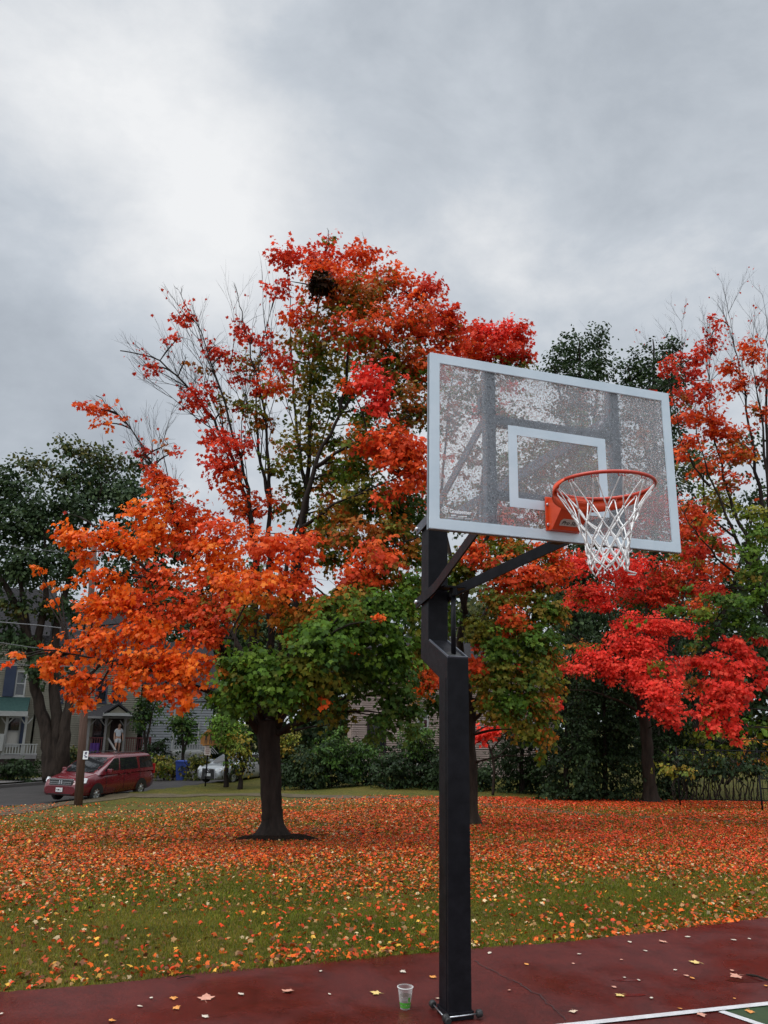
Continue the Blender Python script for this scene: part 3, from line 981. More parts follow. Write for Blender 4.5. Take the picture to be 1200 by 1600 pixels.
# the pane: clear acrylic, its front beaded with rain
def rain_glass():
    mt, nt, out = new_mat("rain_beaded_acrylic")
    L = nt.links.new
    v = coords(nt, 1.0)

    def beads(scale, jitter, r0, r1, seed):
        mp = N(nt, "ShaderNodeMapping"); mp.inputs['Location'].default_value = (seed, seed * 1.7, seed * .3); L(v, mp.inputs[0])
        vo = N(nt, "ShaderNodeTexVoronoi", Scale=scale, Randomness=jitter); vo.feature = 'F1'
        L(mp.outputs[0], vo.inputs['Vector'])
        # bead radius differs from cell to cell
        sp = N(nt, "ShaderNodeSeparateColor"); L(vo.outputs['Color'], sp.inputs[0])
        rr = N(nt, "ShaderNodeMapRange"); rr.inputs['To Min'].default_value = r0; rr.inputs['To Max'].default_value = r1; L(sp.outputs[0], rr.inputs[0])
        dv = N(nt, "ShaderNodeMath", operation='DIVIDE'); L(vo.outputs['Distance'], dv.inputs[0]); L(rr.outputs[0], dv.inputs[1])
        sq = N(nt, "ShaderNodeMath", operation='POWER'); L(dv.outputs[0], sq.inputs[0]); sq.inputs[1].default_value = 2.0
        sb = N(nt, "ShaderNodeMath", operation='SUBTRACT', use_clamp=True); sb.inputs[0].default_value = 1.0; L(sq.outputs[0], sb.inputs[1])
        rt = N(nt, "ShaderNodeMath", operation='SQRT'); L(sb.outputs[0], rt.inputs[0])
        return rt.outputs[0]
    b1 = beads(115, 1.0, .10, .56, 0.0)
    b2 = beads(190, 1.0, .12, .6, 3.1)
    mxh = N(nt, "ShaderNodeMath", operation='MAXIMUM'); L(b1, mxh.inputs[0])
    h2 = N(nt, "ShaderNodeMath", operation='MULTIPLY'); L(b2, h2.inputs[0]); h2.inputs[1].default_value = .45; L(h2.outputs[0], mxh.inputs[1])
    # every bead throws the view its own way
    vc = N(nt, "ShaderNodeTexVoronoi", Scale=115.0, Randomness=1.0); L(v, vc.inputs['Vector'])
    c0 = N(nt, "ShaderNodeVectorMath", operation='SUBTRACT'); L(vc.outputs['Color'], c0.inputs[0]); c0.inputs[1].default_value = (.5, .5, .5)
    c1 = N(nt, "ShaderNodeVectorMath", operation='SCALE'); L(c0.outputs[0], c1.inputs[0]); c1.inputs['Scale'].default_value = 1.15
    bp0 = N(nt, "ShaderNodeBump", Strength=1.0, Distance=.0045); L(mxh.outputs[0], bp0.inputs['Height'])
    c2 = N(nt, "ShaderNodeVectorMath", operation='ADD'); L(bp0.outputs[0], c2.inputs[0]); L(c1.outputs[0], c2.inputs[1])
    bp = N(nt, "ShaderNodeVectorMath", operation='NORMALIZE'); L(c2.outputs[0], bp.inputs[0])
    mask = N(nt, "ShaderNodeMath", operation='GREATER_THAN'); L(mxh.outputs[0], mask.inputs[0]); mask.inputs[1].default_value = .04
    clear = N(nt, "ShaderNodeBsdfTransparent"); clear.inputs[0].default_value = (.90, .91, .91, 1)
    mist = N(nt, "ShaderNodeBsdfTranslucent"); mist.inputs[0].default_value = (.68, .74, .80, 1)
    mistd = N(nt, "ShaderNodeBsdfDiffuse"); mistd.inputs[0].default_value = (.68, .74, .80, 1)
    mm = N(nt, "ShaderNodeMixShader", Fac=.8); L(mist.outputs[0], mm.inputs[1]); L(mistd.outputs[0], mm.inputs[2])
    # a thin veil of mist between the beads, uneven over the pane
    nz = N(nt, "ShaderNodeTexNoise", Scale=3.2, Detail=5.0); L(v, nz.inputs['Vector'])
    nv = N(nt, "ShaderNodeMapRange"); nv.inputs['To Min'].default_value = .20; nv.inputs['To Max'].default_value = .36; L(nz.outputs[0], nv.inputs[0])
    base = N(nt, "ShaderNodeMixShader"); L(nv.outputs[0], base.inputs[0]); L(clear.outputs[0], base.inputs[1]); L(mm.outputs[0], base.inputs[2])
    drop = N(nt, "ShaderNodeBsdfRefraction", Roughness=.02, IOR=1.36); drop.inputs[0].default_value = (.95, .96, .97, 1); L(bp.outputs[0], drop.inputs['Normal'])
    gl = N(nt, "ShaderNodeBsdfGlossy", Roughness=.08); L(bp.outputs[0], gl.inputs['Normal'])
    dm = N(nt, "ShaderNodeMixShader", Fac=.10); L(drop.outputs[0], dm.inputs[1]); L(gl.outputs[0], dm.inputs[2])
    mf = N(nt, "ShaderNodeMath", operation='MULTIPLY'); L(mask.outputs[0], mf.inputs[0]); mf.inputs[1].default_value = .95
    tot = N(nt, "ShaderNodeMixShader"); L(mf.outputs[0], tot.inputs[0]); L(base.outputs[0], tot.inputs[1]); L(dm.outputs[0], tot.inputs[2])
    fr = N(nt, "ShaderNodeFresnel", IOR=1.45)
    g2 = N(nt, "ShaderNodeBsdfGlossy", Roughness=.06)
    fin = N(nt, "ShaderNodeMixShader"); L(fr.outputs[0], fin.inputs[0]); L(tot.outputs[0], fin.inputs[1]); L(g2.outputs[0], fin.inputs[2])
    L(fin.outputs[0], out.inputs[0])
    return mt


def clear_back():
    mt, nt, out = new_mat("acrylic_back")
    c = N(nt, "ShaderNodeBsdfTransparent"); c.inputs[0].default_value = (.96, .97, .97, 1)
    nt.links.new(c.outputs[0], out.inputs[0])
    return mt


bm = bmesh.new()
iw, ih = BW - .1, BH - .1
vs = [bm.verts.new((BX + a * iw / 2, y, BZ + b * ih / 2)) for y in (BY + .0104, BY + .0160) for a, b in ((-1, -1), (1, -1), (1, 1), (-1, 1))]
f0 = bm.faces.new((vs[0], vs[1], vs[2], vs[3])); f1 = bm.faces.new((vs[7], vs[6], vs[5], vs[4]))
for j in range(4):
    bm.faces.new((vs[(j + 1) % 4], vs[j], vs[4 + j], vs[4 + (j + 1) % 4])).material_index = 1
f1.material_index = 1
pane = obj("pane", bm, [rain_glass(), clear_back()], board)
bm = bmesh.new()
ring_frame(bm, BX, BZ - .0932, .61, .457, .052, BY + .0066, BY + .0100)
bmesh.ops.recalc_face_normals(bm, faces=bm.faces[:])
obj("target_square", bm, M['frame_white'], board)
# steel frame behind the pane
for x in (sx0, sx1):
    bm = bmesh.new()
    box(bm, x, BY + .064, BZ, .062, .045, BH - .04, None, .004)
    obj("strut", bm, M['grey_steel'], board)
zu = on_board(870, 672, BY + .06)[1]; zl = on_board(820, 778, BY + .06)[1]
for z, hh in ((zu, .06), (zl, .05)):
    bm = bmesh.new()
    box(bm, (sx0 + sx1) / 2, BY + .068, z, sx1 - sx0 - .065, .04, hh, None, .004)
    obj("crossbar", bm, M['grey_steel'], board)
bm = bmesh.new()
box(bm, BX, BY + .062, (zl + 2.63) / 2 - .01, .07, .05, zl - 2.63, None, .003)
obj("rim_support", bm, M['black_steel'], board)
for x, z in ((sx0, 3.375), (sx0, 2.80), (sx1, 3.375), (sx1, 2.80)):
    bm = bmesh.new()
    box(bm, x, BY + .103, z, .085, .03, .10, None, .006)
    obj("hinge_bracket", bm, M['grey_steel'], board)


def text_mesh(txt, size, bold=0.0, shear=0.0, extrude=0.0006):
    cu = bpy.data.curves.new("lettering", 'FONT')
    cu.body = txt; cu.size = size; cu.offset = bold; cu.shear = shear; cu.extrude = extrude
    cu.align_x = 'LEFT'
    t = bpy.data.objects.new("lettering", cu); COL.objects.link(t)
    bpy.context.view_layer.update()
    me = bpy.data.meshes.new_from_object(t.evaluated_get(bpy.context.evaluated_depsgraph_get()))
    bpy.data.objects.remove(t); bpy.data.curves.remove(cu)
    return me


def place_text(name, txt, width, loc, rot, mat, parent, bold=0.0, shear=0.0):
    me = text_mesh(txt, 1.0, bold, shear, 0.01)
    xs = [v.co.x for v in me.vertices]
    s = width / (max(xs) - min(xs)); x0 = min(xs)
    for v in me.vertices: v.co = Vector(((v.co.x - x0) * s, v.co.y * s, v.co.z * s))
    o = link(name, me, mat, parent)
    o.location = loc; o.rotation_euler = rot
    return o


lx, lz = on_board(703.5, 800.5); rx, rz_ = on_board(738, 804)
place_text("lettering", "Goalsetter", rx - lx, (lx, BY + .0085, lz + .001), (R(90), 0, 0), M['white_print'], board, bold=.022)
cx_, cz_ = on_board(696, 796.5)
bm = bmesh.new()
tube(bm, [(cx_ + .0165 * math.cos(a), BY + .0085, cz_ + .0165 * math.sin(a)) for a in np.linspace(0, 2 * PI, 29)[:-1]], .0016, 5, close=True)
for k in (-.009, 0, .009):
    tube(bm, [(cx_ - .012, BY + .0085, cz_ + k - .006), (cx_, BY + .0085, cz_ + k), (cx_ + .012, BY + .0085, cz_ + k + .006)], .0015, 5)
tube(bm, [(cx_ - .005, BY + .0085, cz_ + .012), (cx_ + .006, BY + .0085, cz_ - .012)], .0013, 5)
obj("ball_emblem", bm, M['white_print'], board)
bm = bmesh.new()
for (a, b, py, hh) in ((706, 714, 803.5, .0075), (717, 731, 805.5, .0075), (701, 711, 806.6, .003), (713, 725, 807.8, .003), (727, 738, 809, .003)):
    x0, z0 = on_board(a, py); x1, z1 = on_board(b, py)
    n = max(2, int((b - a) / 2.0))
    for k in range(n):
        t = (k + .5) / n
        box(bm, x0 + (x1 - x0) * t, BY + .0085, z0 + (z1 - z0) * t - .004, (x1 - x0) / n * random.uniform(.5, .85), .001, hh * random.uniform(.75, 1.0))
obj("small_print", bm, M['white_print'], board)

# ---- rim
RC = Vector((BX, BY - .399, BZ - .2863)); RR = .2365
rim = bpy.data.objects.new("rim", None); COL.objects.link(rim); rim.parent = hoop
bm = bmesh.new()
tube(bm, [RC + Vector((RR * math.cos(a), RR * math.sin(a), 0)) for a in np.linspace(0, 2 * PI, 73)[:-1]], .0088, 12, close=True)
for k in range(12):     # net hooks welded under the ring
    a = 2 * PI * (k + .5) / 12
    u = Vector((math.cos(a), math.sin(a), 0)); w = Vector((-math.sin(a), math.cos(a), 0))
    c = RC + u * (RR - .004)
    tube(bm, [c - w * .014 - Vector((0, 0, .004)), c - w * .016 - Vector((0, 0, .018)), c - w * .007 - Vector((0, 0, .021)), c - Vector((0, 0, .012)), c + w * .007 - Vector((0, 0, .021)), c + w * .016 - Vector((0, 0, .018)), c + w * .014 - Vector((0, 0, .004))], .0026, 6)
obj("ring", bm, M['orange_ring'], rim)
# curved apron under the back half of the ring, running into the bracket
bm = bmesh.new()
rows = []
for k in range(41):
    t = -1 + 2 * k / 40
    a = PI / 2 + t * R(98)
    hgt = .012 + .058 * (1 - abs(t) ** 2.2)
    u = Vector((math.cos(a), math.sin(a), 0))
    top = RC + u * (RR + .006); bot = RC + u * (RR + .012) - Vector((0, 0, hgt))
    rows.append([bm.verts.new(top), bm.verts.new(bot), bm.verts.new(bot + u * .005), bm.verts.new(top + u * .005)])
for A, B in zip(rows[:-1], rows[1:]):
    for j in range(4):
        bm.faces.new((A[j], B[j], B[(j + 1) % 4], A[(j + 1) % 4])).smooth = (j in (0, 2))
bm.faces.new(rows[0][::-1]); bm.faces.new(rows[-1])
bmesh.ops.recalc_face_normals(bm, faces=bm.faces[:])
obj("apron", bm, M['orange_steel'], rim)
bm = bmesh.new()
zt, zb = 2.845, 2.672
pr = [(BY - .001, zb), (BY - .001, zt), (BY - .175, zt - .03), (BY - .175, zt - .052), (BY - .035, zb)]
prism(bm, [(BX - .082, y, z) for y, z in pr], (.164, 0, 0))
bmesh.ops.recalc_face_normals(bm, faces=bm.faces[:])
bmesh.ops.bevel(bm, geom=bm.edges[:], offset=.004, segments=2, affect='EDGES')
box(bm, BX, BY - .003, (zt + zb) / 2 + .004, .20, .007, zt - zb + .012, None, .002)
for s in (-1, 1):
    prism(bm, [(BX + s * .082 - .003, y, z) for y, z in ((BY - .008, zt + .004), (BY - .165, zt - .022), (BY - .165, zt - .060), (BY - .04, zb + .0), (BY - .008, zb - .002))], (.006, 0, 0))
brk = obj("bracket", bm, M['orange_steel'], rim)
for x, z in ((-.088, .03), (-.088, .14), (.088, .03), (.088, .14)):
    bm = bmesh.new()
    tube(bm, [(BX + x, BY - .006, zb + z), (BX + x, BY - .012, zb + z), (BX + x, BY - .014, zb + z)], [.009, .009, .005], 10)
    obj("bolt", bm, M['zinc'], rim)
# pale sticker with a handwritten scrawl on the sloping underside of the bracket
p0 = Vector((BX, BY - .035, zb)); p1 = Vector((BX, BY - .175, zt - .052))
sd_ = (p1 - p0).normalized(); sn = Vector((0, -sd_.z, sd_.y)); sn = sn if sn.y < 0 else -sn
mt_ = Matrix(((1, sd_.x, sn.x, 0), (0, sd_.y, sn.y, 0), (0, sd_.z, sn.z, 0), (0, 0, 0, 1)))
mt_ = Matrix.Translation(p0 + sd_ * .052 + sn * .0025) @ mt_
bm = bmesh.new()
sw, sh = .056, .022
o_ = [(-sw + .012 * (1 - math.cos(a)), sh * math.sin(a)) for a in np.linspace(-PI / 2, PI / 2, 7)]
pts = [(-sw * .98, -sh), (sw * .8, -sh), (sw, -sh * .5), (sw, sh * .5), (sw * .8, sh), (-sw * .8, sh), (-sw, sh * .4)]
prism(bm, [(x, y, 0) for x, y in pts], (0, 0, .0015), mt_)
bmesh.ops.recalc_face_normals(bm, faces=bm.faces[:])
st = obj("sticker", bm, M['sticker'], rim)
t = place_text("handwriting", "Pro SE", .088, (0, 0, 0), (0, 0, 0), M['black_ink'], rim, bold=.02, shear=.25)
t.matrix_local = mt_ @ Matrix.Translation((-.046, -.012, .0018))


# ---- net: twelve hung loops, then rows of knotted diamonds narrowing down
def build_net():
    bm = bmesh.new()
    rnd = random.Random(5)
    rows = [(0.0, RR - .004, .016), (.145, .150, .008), (.195, .128, .008), (.243, .112, .007), (.288, .101, .006), (.332, .094, .007), (.372, .090, .010), (.400, .088, .016)]
    nodes = []
    for i, (dz, rad, jit) in enumerate(rows):
        ring = []
        for k in range(12):
            a = 2 * PI * (k + .5 + (0.5 if i % 2 else 0.0)) / 12 + rnd.uniform(-.05, .05) * (i > 0)
            rr = rad * (1 + rnd.uniform(-.05, .05) * (i > 0))
            sway = Vector((.006, .010, 0)) * (dz / .4) ** 2
            z = -.020 if i == 0 else -dz - rnd.uniform(-jit, jit)
            ring.append(RC + Vector((rr * math.cos(a), rr * math.sin(a), z)) + sway)
        nodes.append(ring)

    def strand(p, q, r_, sag=.0, bow=.0):
        m_ = (p + q) / 2
        out = Vector((m_.x - RC.x, m_.y - RC.y, 0)).normalized()
        pts = []
        for k in range(6):
            t = k / 5
            pts.append(p.lerp(q, t) + (out * bow - Vector((0, 0, sag))) * 4 * t * (1 - t))
        tube(bm, pts, r_, 6)
    for i in range(len(nodes) - 1):
        for k in range(12):
            p = nodes[i][k]
            for dk in ((0, -1) if i % 2 == 0 else (0, 1)):
                q = nodes[i + 1][(k + dk) % 12]
                if i == len(nodes) - 2:
                    strand(p, q, .0046, sag=.006 * rnd.random(), bow=.004)
                elif i == 0:
                    w_ = Vector((-(p.y - RC.y), p.x - RC.x, 0)).normalized() * (.008 if dk == 0 else -.008)
                    strand(p + w_, q, .0032, bow=rnd.uniform(-.012, .0))
                else:
                    strand(p, q, .0041 + .0006 * (i > 3), sag=rnd.uniform(0, .004), bow=rnd.uniform(-.003, .004))
        if i == 0:
            for k in range(12):
                p = nodes[0][k]; w_ = Vector((-(p.y - RC.y), p.x - RC.x, 0)).normalized()
                tube(bm, [p - w_ * .008, p - w_ * .006 + Vector((0, 0, .006)), p + Vector((0, 0, .009)), p + w_ * .006 + Vector((0, 0, .006)), p + w_ * .008], .0025, 6)
        else:
            for p in nodes[i]:
                r_ = .0068 if i < 5 else .0076
                ret = bmesh.ops.create_icosphere(bm, subdivisions=1, radius=r_)
                sc_ = Vector((1, 1, rnd.uniform(1.2, 1.7)))
                for v in ret['verts']: v.co = Vector((v.co.x * sc_.x, v.co.y * sc_.y, v.co.z * sc_.z)) + p
    # the frayed last loop that sticks out
    q = nodes[-1][10]
    for k in range(12):
        p = nodes[-1][k]; q = nodes[-1][(k + 1) % 12]
        if k in (2, 6, 9): tube(bm, [p, (p + q) / 2 - Vector((0, 0, .022 + .01 * rnd.random())), q], .0032, 6)
    e = nodes[-1][11]
    tube(bm, [e, e + Vector((.03, -.01, -.008)), e + Vector((.055, -.012, -.012)), e + Vector((.05, -.006, -.02)), e + Vector((.015, 0, -.02))], .0036, 6)
    return obj("net", bm, M['cord'], rim)


build_net()
# ------------------------------------------------------------------ vehicles
M['van_paint'] = plain("dark_red_car_paint", (0.105, 0.005, 0.010), (0.125, 0.006, 0.012), scale=3, rough=0.26, spec=0.6, coat=0.7, rough_var=.05)
M['silver_paint'] = plain("silver_car_paint", (0.30, 0.32, 0.33), (0.36, 0.38, 0.39), scale=3, rough=0.3, metal=0.35, coat=0.6, rough_var=.05)
M['dark_glass'] = plain("dark_tinted_glass", (0.010, 0.011, 0.012), (0.016, 0.017, 0.018), rough=0.06, spec=0.7, rough_var=.03)
M['chrome'] = plain("chrome_trim", (0.6, 0.6, 0.62), (0.72, 0.72, 0.74), rough=0.18, metal=0.95)
M['lamp_lens'] = plain("lamp_lens", (0.55, 0.56, 0.57), (0.72, 0.73, 0.74), scale=18, rough=0.12, spec=0.7)
M['amber'] = plain("amber_lens", (0.6, 0.2, 0.03), (0.7, 0.27, 0.05), rough=.2)
M['red_lens'] = plain("red_lens", (0.3, 0.01, 0.01), (0.38, 0.015, 0.015), rough=.2)
M['black_trim'] = plain("black_trim", (0.010, 0.010, 0.010), (0.018, 0.018, 0.018), rough=0.5)
M['alloy'] = plain("alloy_wheel", (0.36, 0.38, 0.37), (0.48, 0.5, 0.49), rough=0.35, metal=0.6)
M['plate'] = plain("number_plate", (0.55, 0.56, 0.56), (0.66, 0.67, 0.67), rough=0.5)


def lerp_tab(tab, x):
    xs = [r_[0] for r_ in tab]
    return [float(np.interp(x, xs, [r_[i] for r_ in tab])) for i in range(1, len(tab[0]))]


def make_car(name, label, cat, loc, heading, paint, spec):
    """x forward, y to the left, z up"""
    root = thing(name, label, cat, loc, heading)
    bm = bmesh.new()
    # lower body: sections along the length
    secs = []
    for x, zb, zt, w_, crown in spec['body']:
        half = [(0, zb), (w_ * .86, zb), (w_ * .97, zb + .07), (w_, zb + (zt - zb) * .42), (w_ * .985, zb + (zt - zb) * .72), (w_ * .93, zt - .015), (w_ * .8, zt + crown * .45), (w_ * .4, zt + crown * .9), (0, zt + crown)]
        full = [(y, z) for y, z in half] + [(-y, z) for y, z in half[-2:0:-1]]
        secs.append([bm.verts.new((x, y, z)) for y, z in full])
    for A, B in zip(secs[:-1], secs[1:]):
        for j in range(len(A)):
            bm.faces.new((A[j], B[j], B[(j + 1) % len(A)], A[(j + 1) % len(A)])).smooth = True
    bm.faces.new(secs[0]); bm.faces.new(secs[-1][::-1])
    # greenhouse: rings rising from the beltline to the roof
    tab = spec['house']        # z, front x, rear x, half width

    def ring(z, off=0.0):
        xf, xr, w_ = lerp_tab(tab, z)
        xf += off; xr -= off; w_ += off
        c = .22
        pts = []
        for (sx, sy) in ((1, 1), (-1, 1), (-1, -1), (1, -1)):
            cx = xf - c if sx > 0 else xr + c
            cy = sy * (w_ - c)
            a0 = {(1, 1): 0, (-1, 1): PI / 2, (-1, -1): PI, (1, -1): 1.5 * PI}[(sx, sy)]
            for k in range(6):
                a = a0 + (PI / 2) * k / 5
                bow = .06 * (1 - (abs(cy + c * math.sin(a)) / max(w_, .1)) ** 2) if sx > 0 else 0
                pts.append((cx + c * math.cos(a) + bow, cy + c * math.sin(a), z))
        return pts
    rings = [[bm.verts.new(p) for p in ring(t[0])] for t in tab]
    for A, B in zip(rings[:-1], rings[1:]):
        for j in range(len(A)):
            bm.faces.new((A[j], A[(j + 1) % len(A)], B[(j + 1) % len(A)], B[j])).smooth = True
    top = bm.faces.new(rings[-1]); top.smooth = True
    bmesh.ops.recalc_face_normals(bm, faces=bm.faces[:])
    body = obj("body", bm, paint, root)
    # side windows and screens follow the greenhouse a few millimetres proud
    def side_pane(x0b, x1b, x0t, x1t, z0, z1, s, nm="side_window"):
        b = bmesh.new()
        rows = []
        for i in range(5):
            z = z0 + (z1 - z0) * i / 4; t = i / 4
            w_ = lerp_tab(tab, z)[2] + .006
            rows.append([b.verts.new((x0b + (x0t - x0b) * t + ((x1b + (x1t - x1b) * t) - (x0b + (x0t - x0b) * t)) * j / 4, s * w_, z)) for j in range(5)])
        for A, B in zip(rows[:-1], rows[1:]):
            for j in range(4): b.faces.new((A[j], A[j + 1], B[j + 1], B[j])).smooth = True
        bmesh.ops.recalc_face_normals(b, faces=b.faces[:])
        return obj(nm, b, M['dark_glass'], root)
    for s in (1, -1):
        for a in spec['side']: side_pane(*a, s)

    def end_pane(front, z0, z1, nm):
        b = bmesh.new(); rows = []
        for i in range(6):
            z = z0 + (z1 - z0) * i / 5
            xf, xr, w_ = lerp_tab(tab, z)
            row = []
            for j in range(9):
                y = (w_ - .13) * (-1 + j / 4)
                c = .22; ay = abs(y)
                bow = .06 * (1 - (ay / w_) ** 2) if front else 0
                dx = 0 if ay < w_ - c else c - math.sqrt(max(0, c * c - (ay - (w_ - c)) ** 2))
                x = (xf - dx + bow + .007) if front else (xr + dx - .007)
                row.append(b.verts.new((x, y, z + .002)))
            rows.append(row)
        for A, B in zip(rows[:-1], rows[1:]):
            for j in range(8): b.faces.new((A[j], A[j + 1], B[j + 1], B[j])).smooth = True
        bmesh.ops.recalc_face_normals(b, faces=b.faces[:])
        return obj(nm, b, M['dark_glass'], root)
    ws = end_pane(True, *spec['screen'], "windscreen")
    b = bmesh.new()
    xf, xr, w_ = lerp_tab(tab, spec['screen'][0] + .03)
    for y in (-.35, .3):
        tube(b, [(xf + .055, y, spec['screen'][0] + .02), (xf - .03, y + .25, spec['screen'][0] + .075), (xf - .12, y + .5, spec['screen'][0] + .12)], .012, 5)
    obj("wiper", b, M['black_trim'], ws)
    end_pane(False, *spec['screen'], "rear_window")
    # wheels
    for x in spec['axles']:
        for s in (1, -1):
            wr = spec['wr']
            wp = bpy.data.objects.new("wheel", None); COL.objects.link(wp); wp.parent = root
            yo = s * (spec['track'])
            mt_ = Matrix.Translation((x, yo, wr)) @ Matrix.Rotation(-s * PI / 2, 4, 'X')
            b = bmesh.new()
            lathe(b, [(wr * .62, -.10), (wr * .9, -.11), (wr, -.07), (wr, .07), (wr * .92, .105), (wr * .66, .10)], 28, mt_)
            obj("tyre", b, M['rubber'], wp)
            b = bmesh.new()
            lathe(b, [(wr * .68, .085), (wr * .62, .10), (wr * .58, .05), (wr * .2, .04)], 28, mt_)
            for k in range(7):
                a = 2 * PI * k / 7
                u = Vector((math.cos(a), math.sin(a), 0))
                bar(b, mt_ @ (u * wr * .1 + Vector((0, 0, .085))), mt_ @ (u * wr * .61 + Vector((0, 0, .09))), .055, .03, up=mt_.to_3x3() @ Vector((0, 0, 1)))
            lathe(b, [(wr * .17, .07), (wr * .16, .11), (.001, .115)], 14, mt_)
            obj("rim", b, M['alloy'], wp)
            b = bmesh.new()      # dark wheel arch
            n = 18
            a_ = [b.verts.new((x + (wr + .085) * math.cos(PI * k / n), s * spec['arch_w'], wr + (wr + .085) * math.sin(PI * k / n) - .03)) for k in range(n + 1)]
            c_ = [b.verts.new((x + wr * .6 * math.cos(PI * k / n), s * (spec['arch_w'] - .002), wr + wr * .6 * math.sin(PI * k / n) - .03)) for k in range(n + 1)]
            for k in range(n): b.faces.new((a_[k], a_[k + 1], c_[k + 1], c_[k]))
            obj("wheel_arch", b, M['black_trim'], root)
    for nm, mat_, fn in spec['details']:
        b = bmesh.new(); fn(b)
        bmesh.ops.recalc_face_normals(b, faces=b.faces[:])
        obj(nm, b, mat_, root)
    return root


def patch(b, pts, n=(1, 0, 0), th=.015):
    """small convex plate through pts pushed outward along n"""
    prism(b, pts, Vector(n) * th)


def van_details():
    D = []
    for s in (1, -1):
        D.append(("headlight", M['lamp_lens'], lambda b, s=s: patch(b, [(2.36, s * .56, .70), (2.30, s * .60, .86), (2.16, s * .84, .93), (2.10, s * .93, .90), (2.18, s * .93, .74)], (.05, s * .02, .02), 1)))
        D.append(("door_handle", M['van_paint'], lambda b, s=s: box(b, .05, s * .985, .98, .2, .035, .035, None, .008)))
        D.append(("door_handle", M['van_paint'], lambda b, s=s: box(b, -.55, s * .985, .99, .2, .035, .035, None, .008)))
        D.append(("mirror", M['van_paint'], lambda b, s=s: box(b, .95, s * 1.09, 1.14, .12, .24, .17, None, .04)))
        for x in (.98, -.22, -1.35): D.append(("door_seam", M['black_trim'], lambda b, s=s, x=x: box(b, x, s * .977, .72, .008, .012, .78)))
        D.append(("window_post", M['van_paint'], lambda b, s=s: [bar(b, (x, s * .955, 1.12), (x - .02, s * .838, 1.62), .03, .03) for x in (-1.28,)]))
        D.append(("tail_light", M['red_lens'], lambda b, s=s: box(b, -2.50, s * .86, 1.05, .10, .14, .42, None, .02)))
        D.append(("roof_rail", M['black_trim'], lambda b, s=s: tube(b, [(.2, s * .63, 1.75), (0, s * .64, 1.795), (-1.7, s * .64, 1.80), (-1.95, s * .63, 1.76)], .018, 6)))
        D.append(("fog_lamp", M['lamp_lens'], lambda b, s=s: box(b, 2.44, s * .62, .40, .06, .16, .09, None, .02)))
    D.append(("grille", M['black_trim'], lambda b: patch(b, [(2.50, -.52, .66), (2.50, .52, .66), (2.44, .56, .86), (2.44, -.56, .86)], (.03, 0, .005), 1)))
    D.append(("grille_trim", M['chrome'], lambda b: (bar(b, (2.49, -.57, .885), (2.49, .57, .885), .035, .05), bar(b, (2.525, -.5, .78), (2.525, .5, .78), .02, .03), bar(b, (2.53, -.5, .715), (2.53, .5, .715), .02, .025), bar(b, (2.53, -.05, .71), (2.51, -.05, .85), .02, .022), bar(b, (2.53, .05, .71), (2.51, .05, .85), .02, .022), bar(b, (2.54, -.05, .78), (2.54, .05, .78), .02, .02))))
    D.append(("number_plate", M['plate'], lambda b: box(b, 2.565, 0, .50, .015, .31, .16, None, .01)))
    D.append(("plate_print", M['black_ink'], lambda b: (box(b, 2.574, -.02, .50, .004, .09, .05), box(b, 2.574, .07, .49, .004, .03, .03), box(b, 2.574, -.11, .51, .004, .03, .035))))
    D.append(("lower_intake", M['black_trim'], lambda b: box(b, 2.50, 0, .36, .06, 1.05, .10, None, .02)))
    D.append(("hood_seam", M['black_trim'], lambda b: bar(b, (1.42, -.8, 1.115), (1.42, .8, 1.115), .02, .02)))
    return D


van_spec = dict(
    body=[(-2.56, .42, .98, .80, .02), (-2.50, .30, 1.06, .90, .03), (-2.2, .24, 1.10, .965, .03), (-1.2, .22, 1.10, .975, .03), (0, .22, 1.09, .975, .03), (1.1, .22, 1.06, .975, .05), (1.5, .22, 1.03, .97, .07), (2.0, .24, .93, .94, .08), (2.3, .26, .84, .89, .07), (2.46, .28, .74, .80, .05), (2.54, .36, .62, .70, .02)],
    house=[(1.0, 1.55, -2.50, .965), (1.12, 1.42, -2.49, .955), (1.3, 1.10, -2.45, .92), (1.5, .72, -2.38, .87), (1.62, .48, -2.33, .835), (1.69, .30, -2.24, .80), (1.735, .02, -2.05, .70), (1.75, -.25, -1.8, .5)],
    side=[(.22 - .03, 1.18, .12, .45, 1.13, 1.60), (-1.18, .10, -1.12, .04, 1.13, 1.61), (-2.30, -1.30, -2.2, -1.24, 1.14, 1.60)],
    screen=(1.10, 1.64), axles=(1.52, -1.50), wr=.33, track=.86, arch_w=.979, details=van_details())
van_p = at(98, 1245, 32.3); van_p.z = zg(van_p.x, van_p.y) + .03
van_head = math.atan2(-.956, -.30)
vc = Vector((van_p.x, van_p.y, 0)) - Vector((math.cos(van_head), math.sin(van_head), 0)) * 2.3
VAN = make_car("minivan", "dark red minivan parked by the lawn behind the utility pole", "minivan", (vc.x, vc.y, zg(vc.x, vc.y) + .03), van_head, M['van_paint'], van_spec)


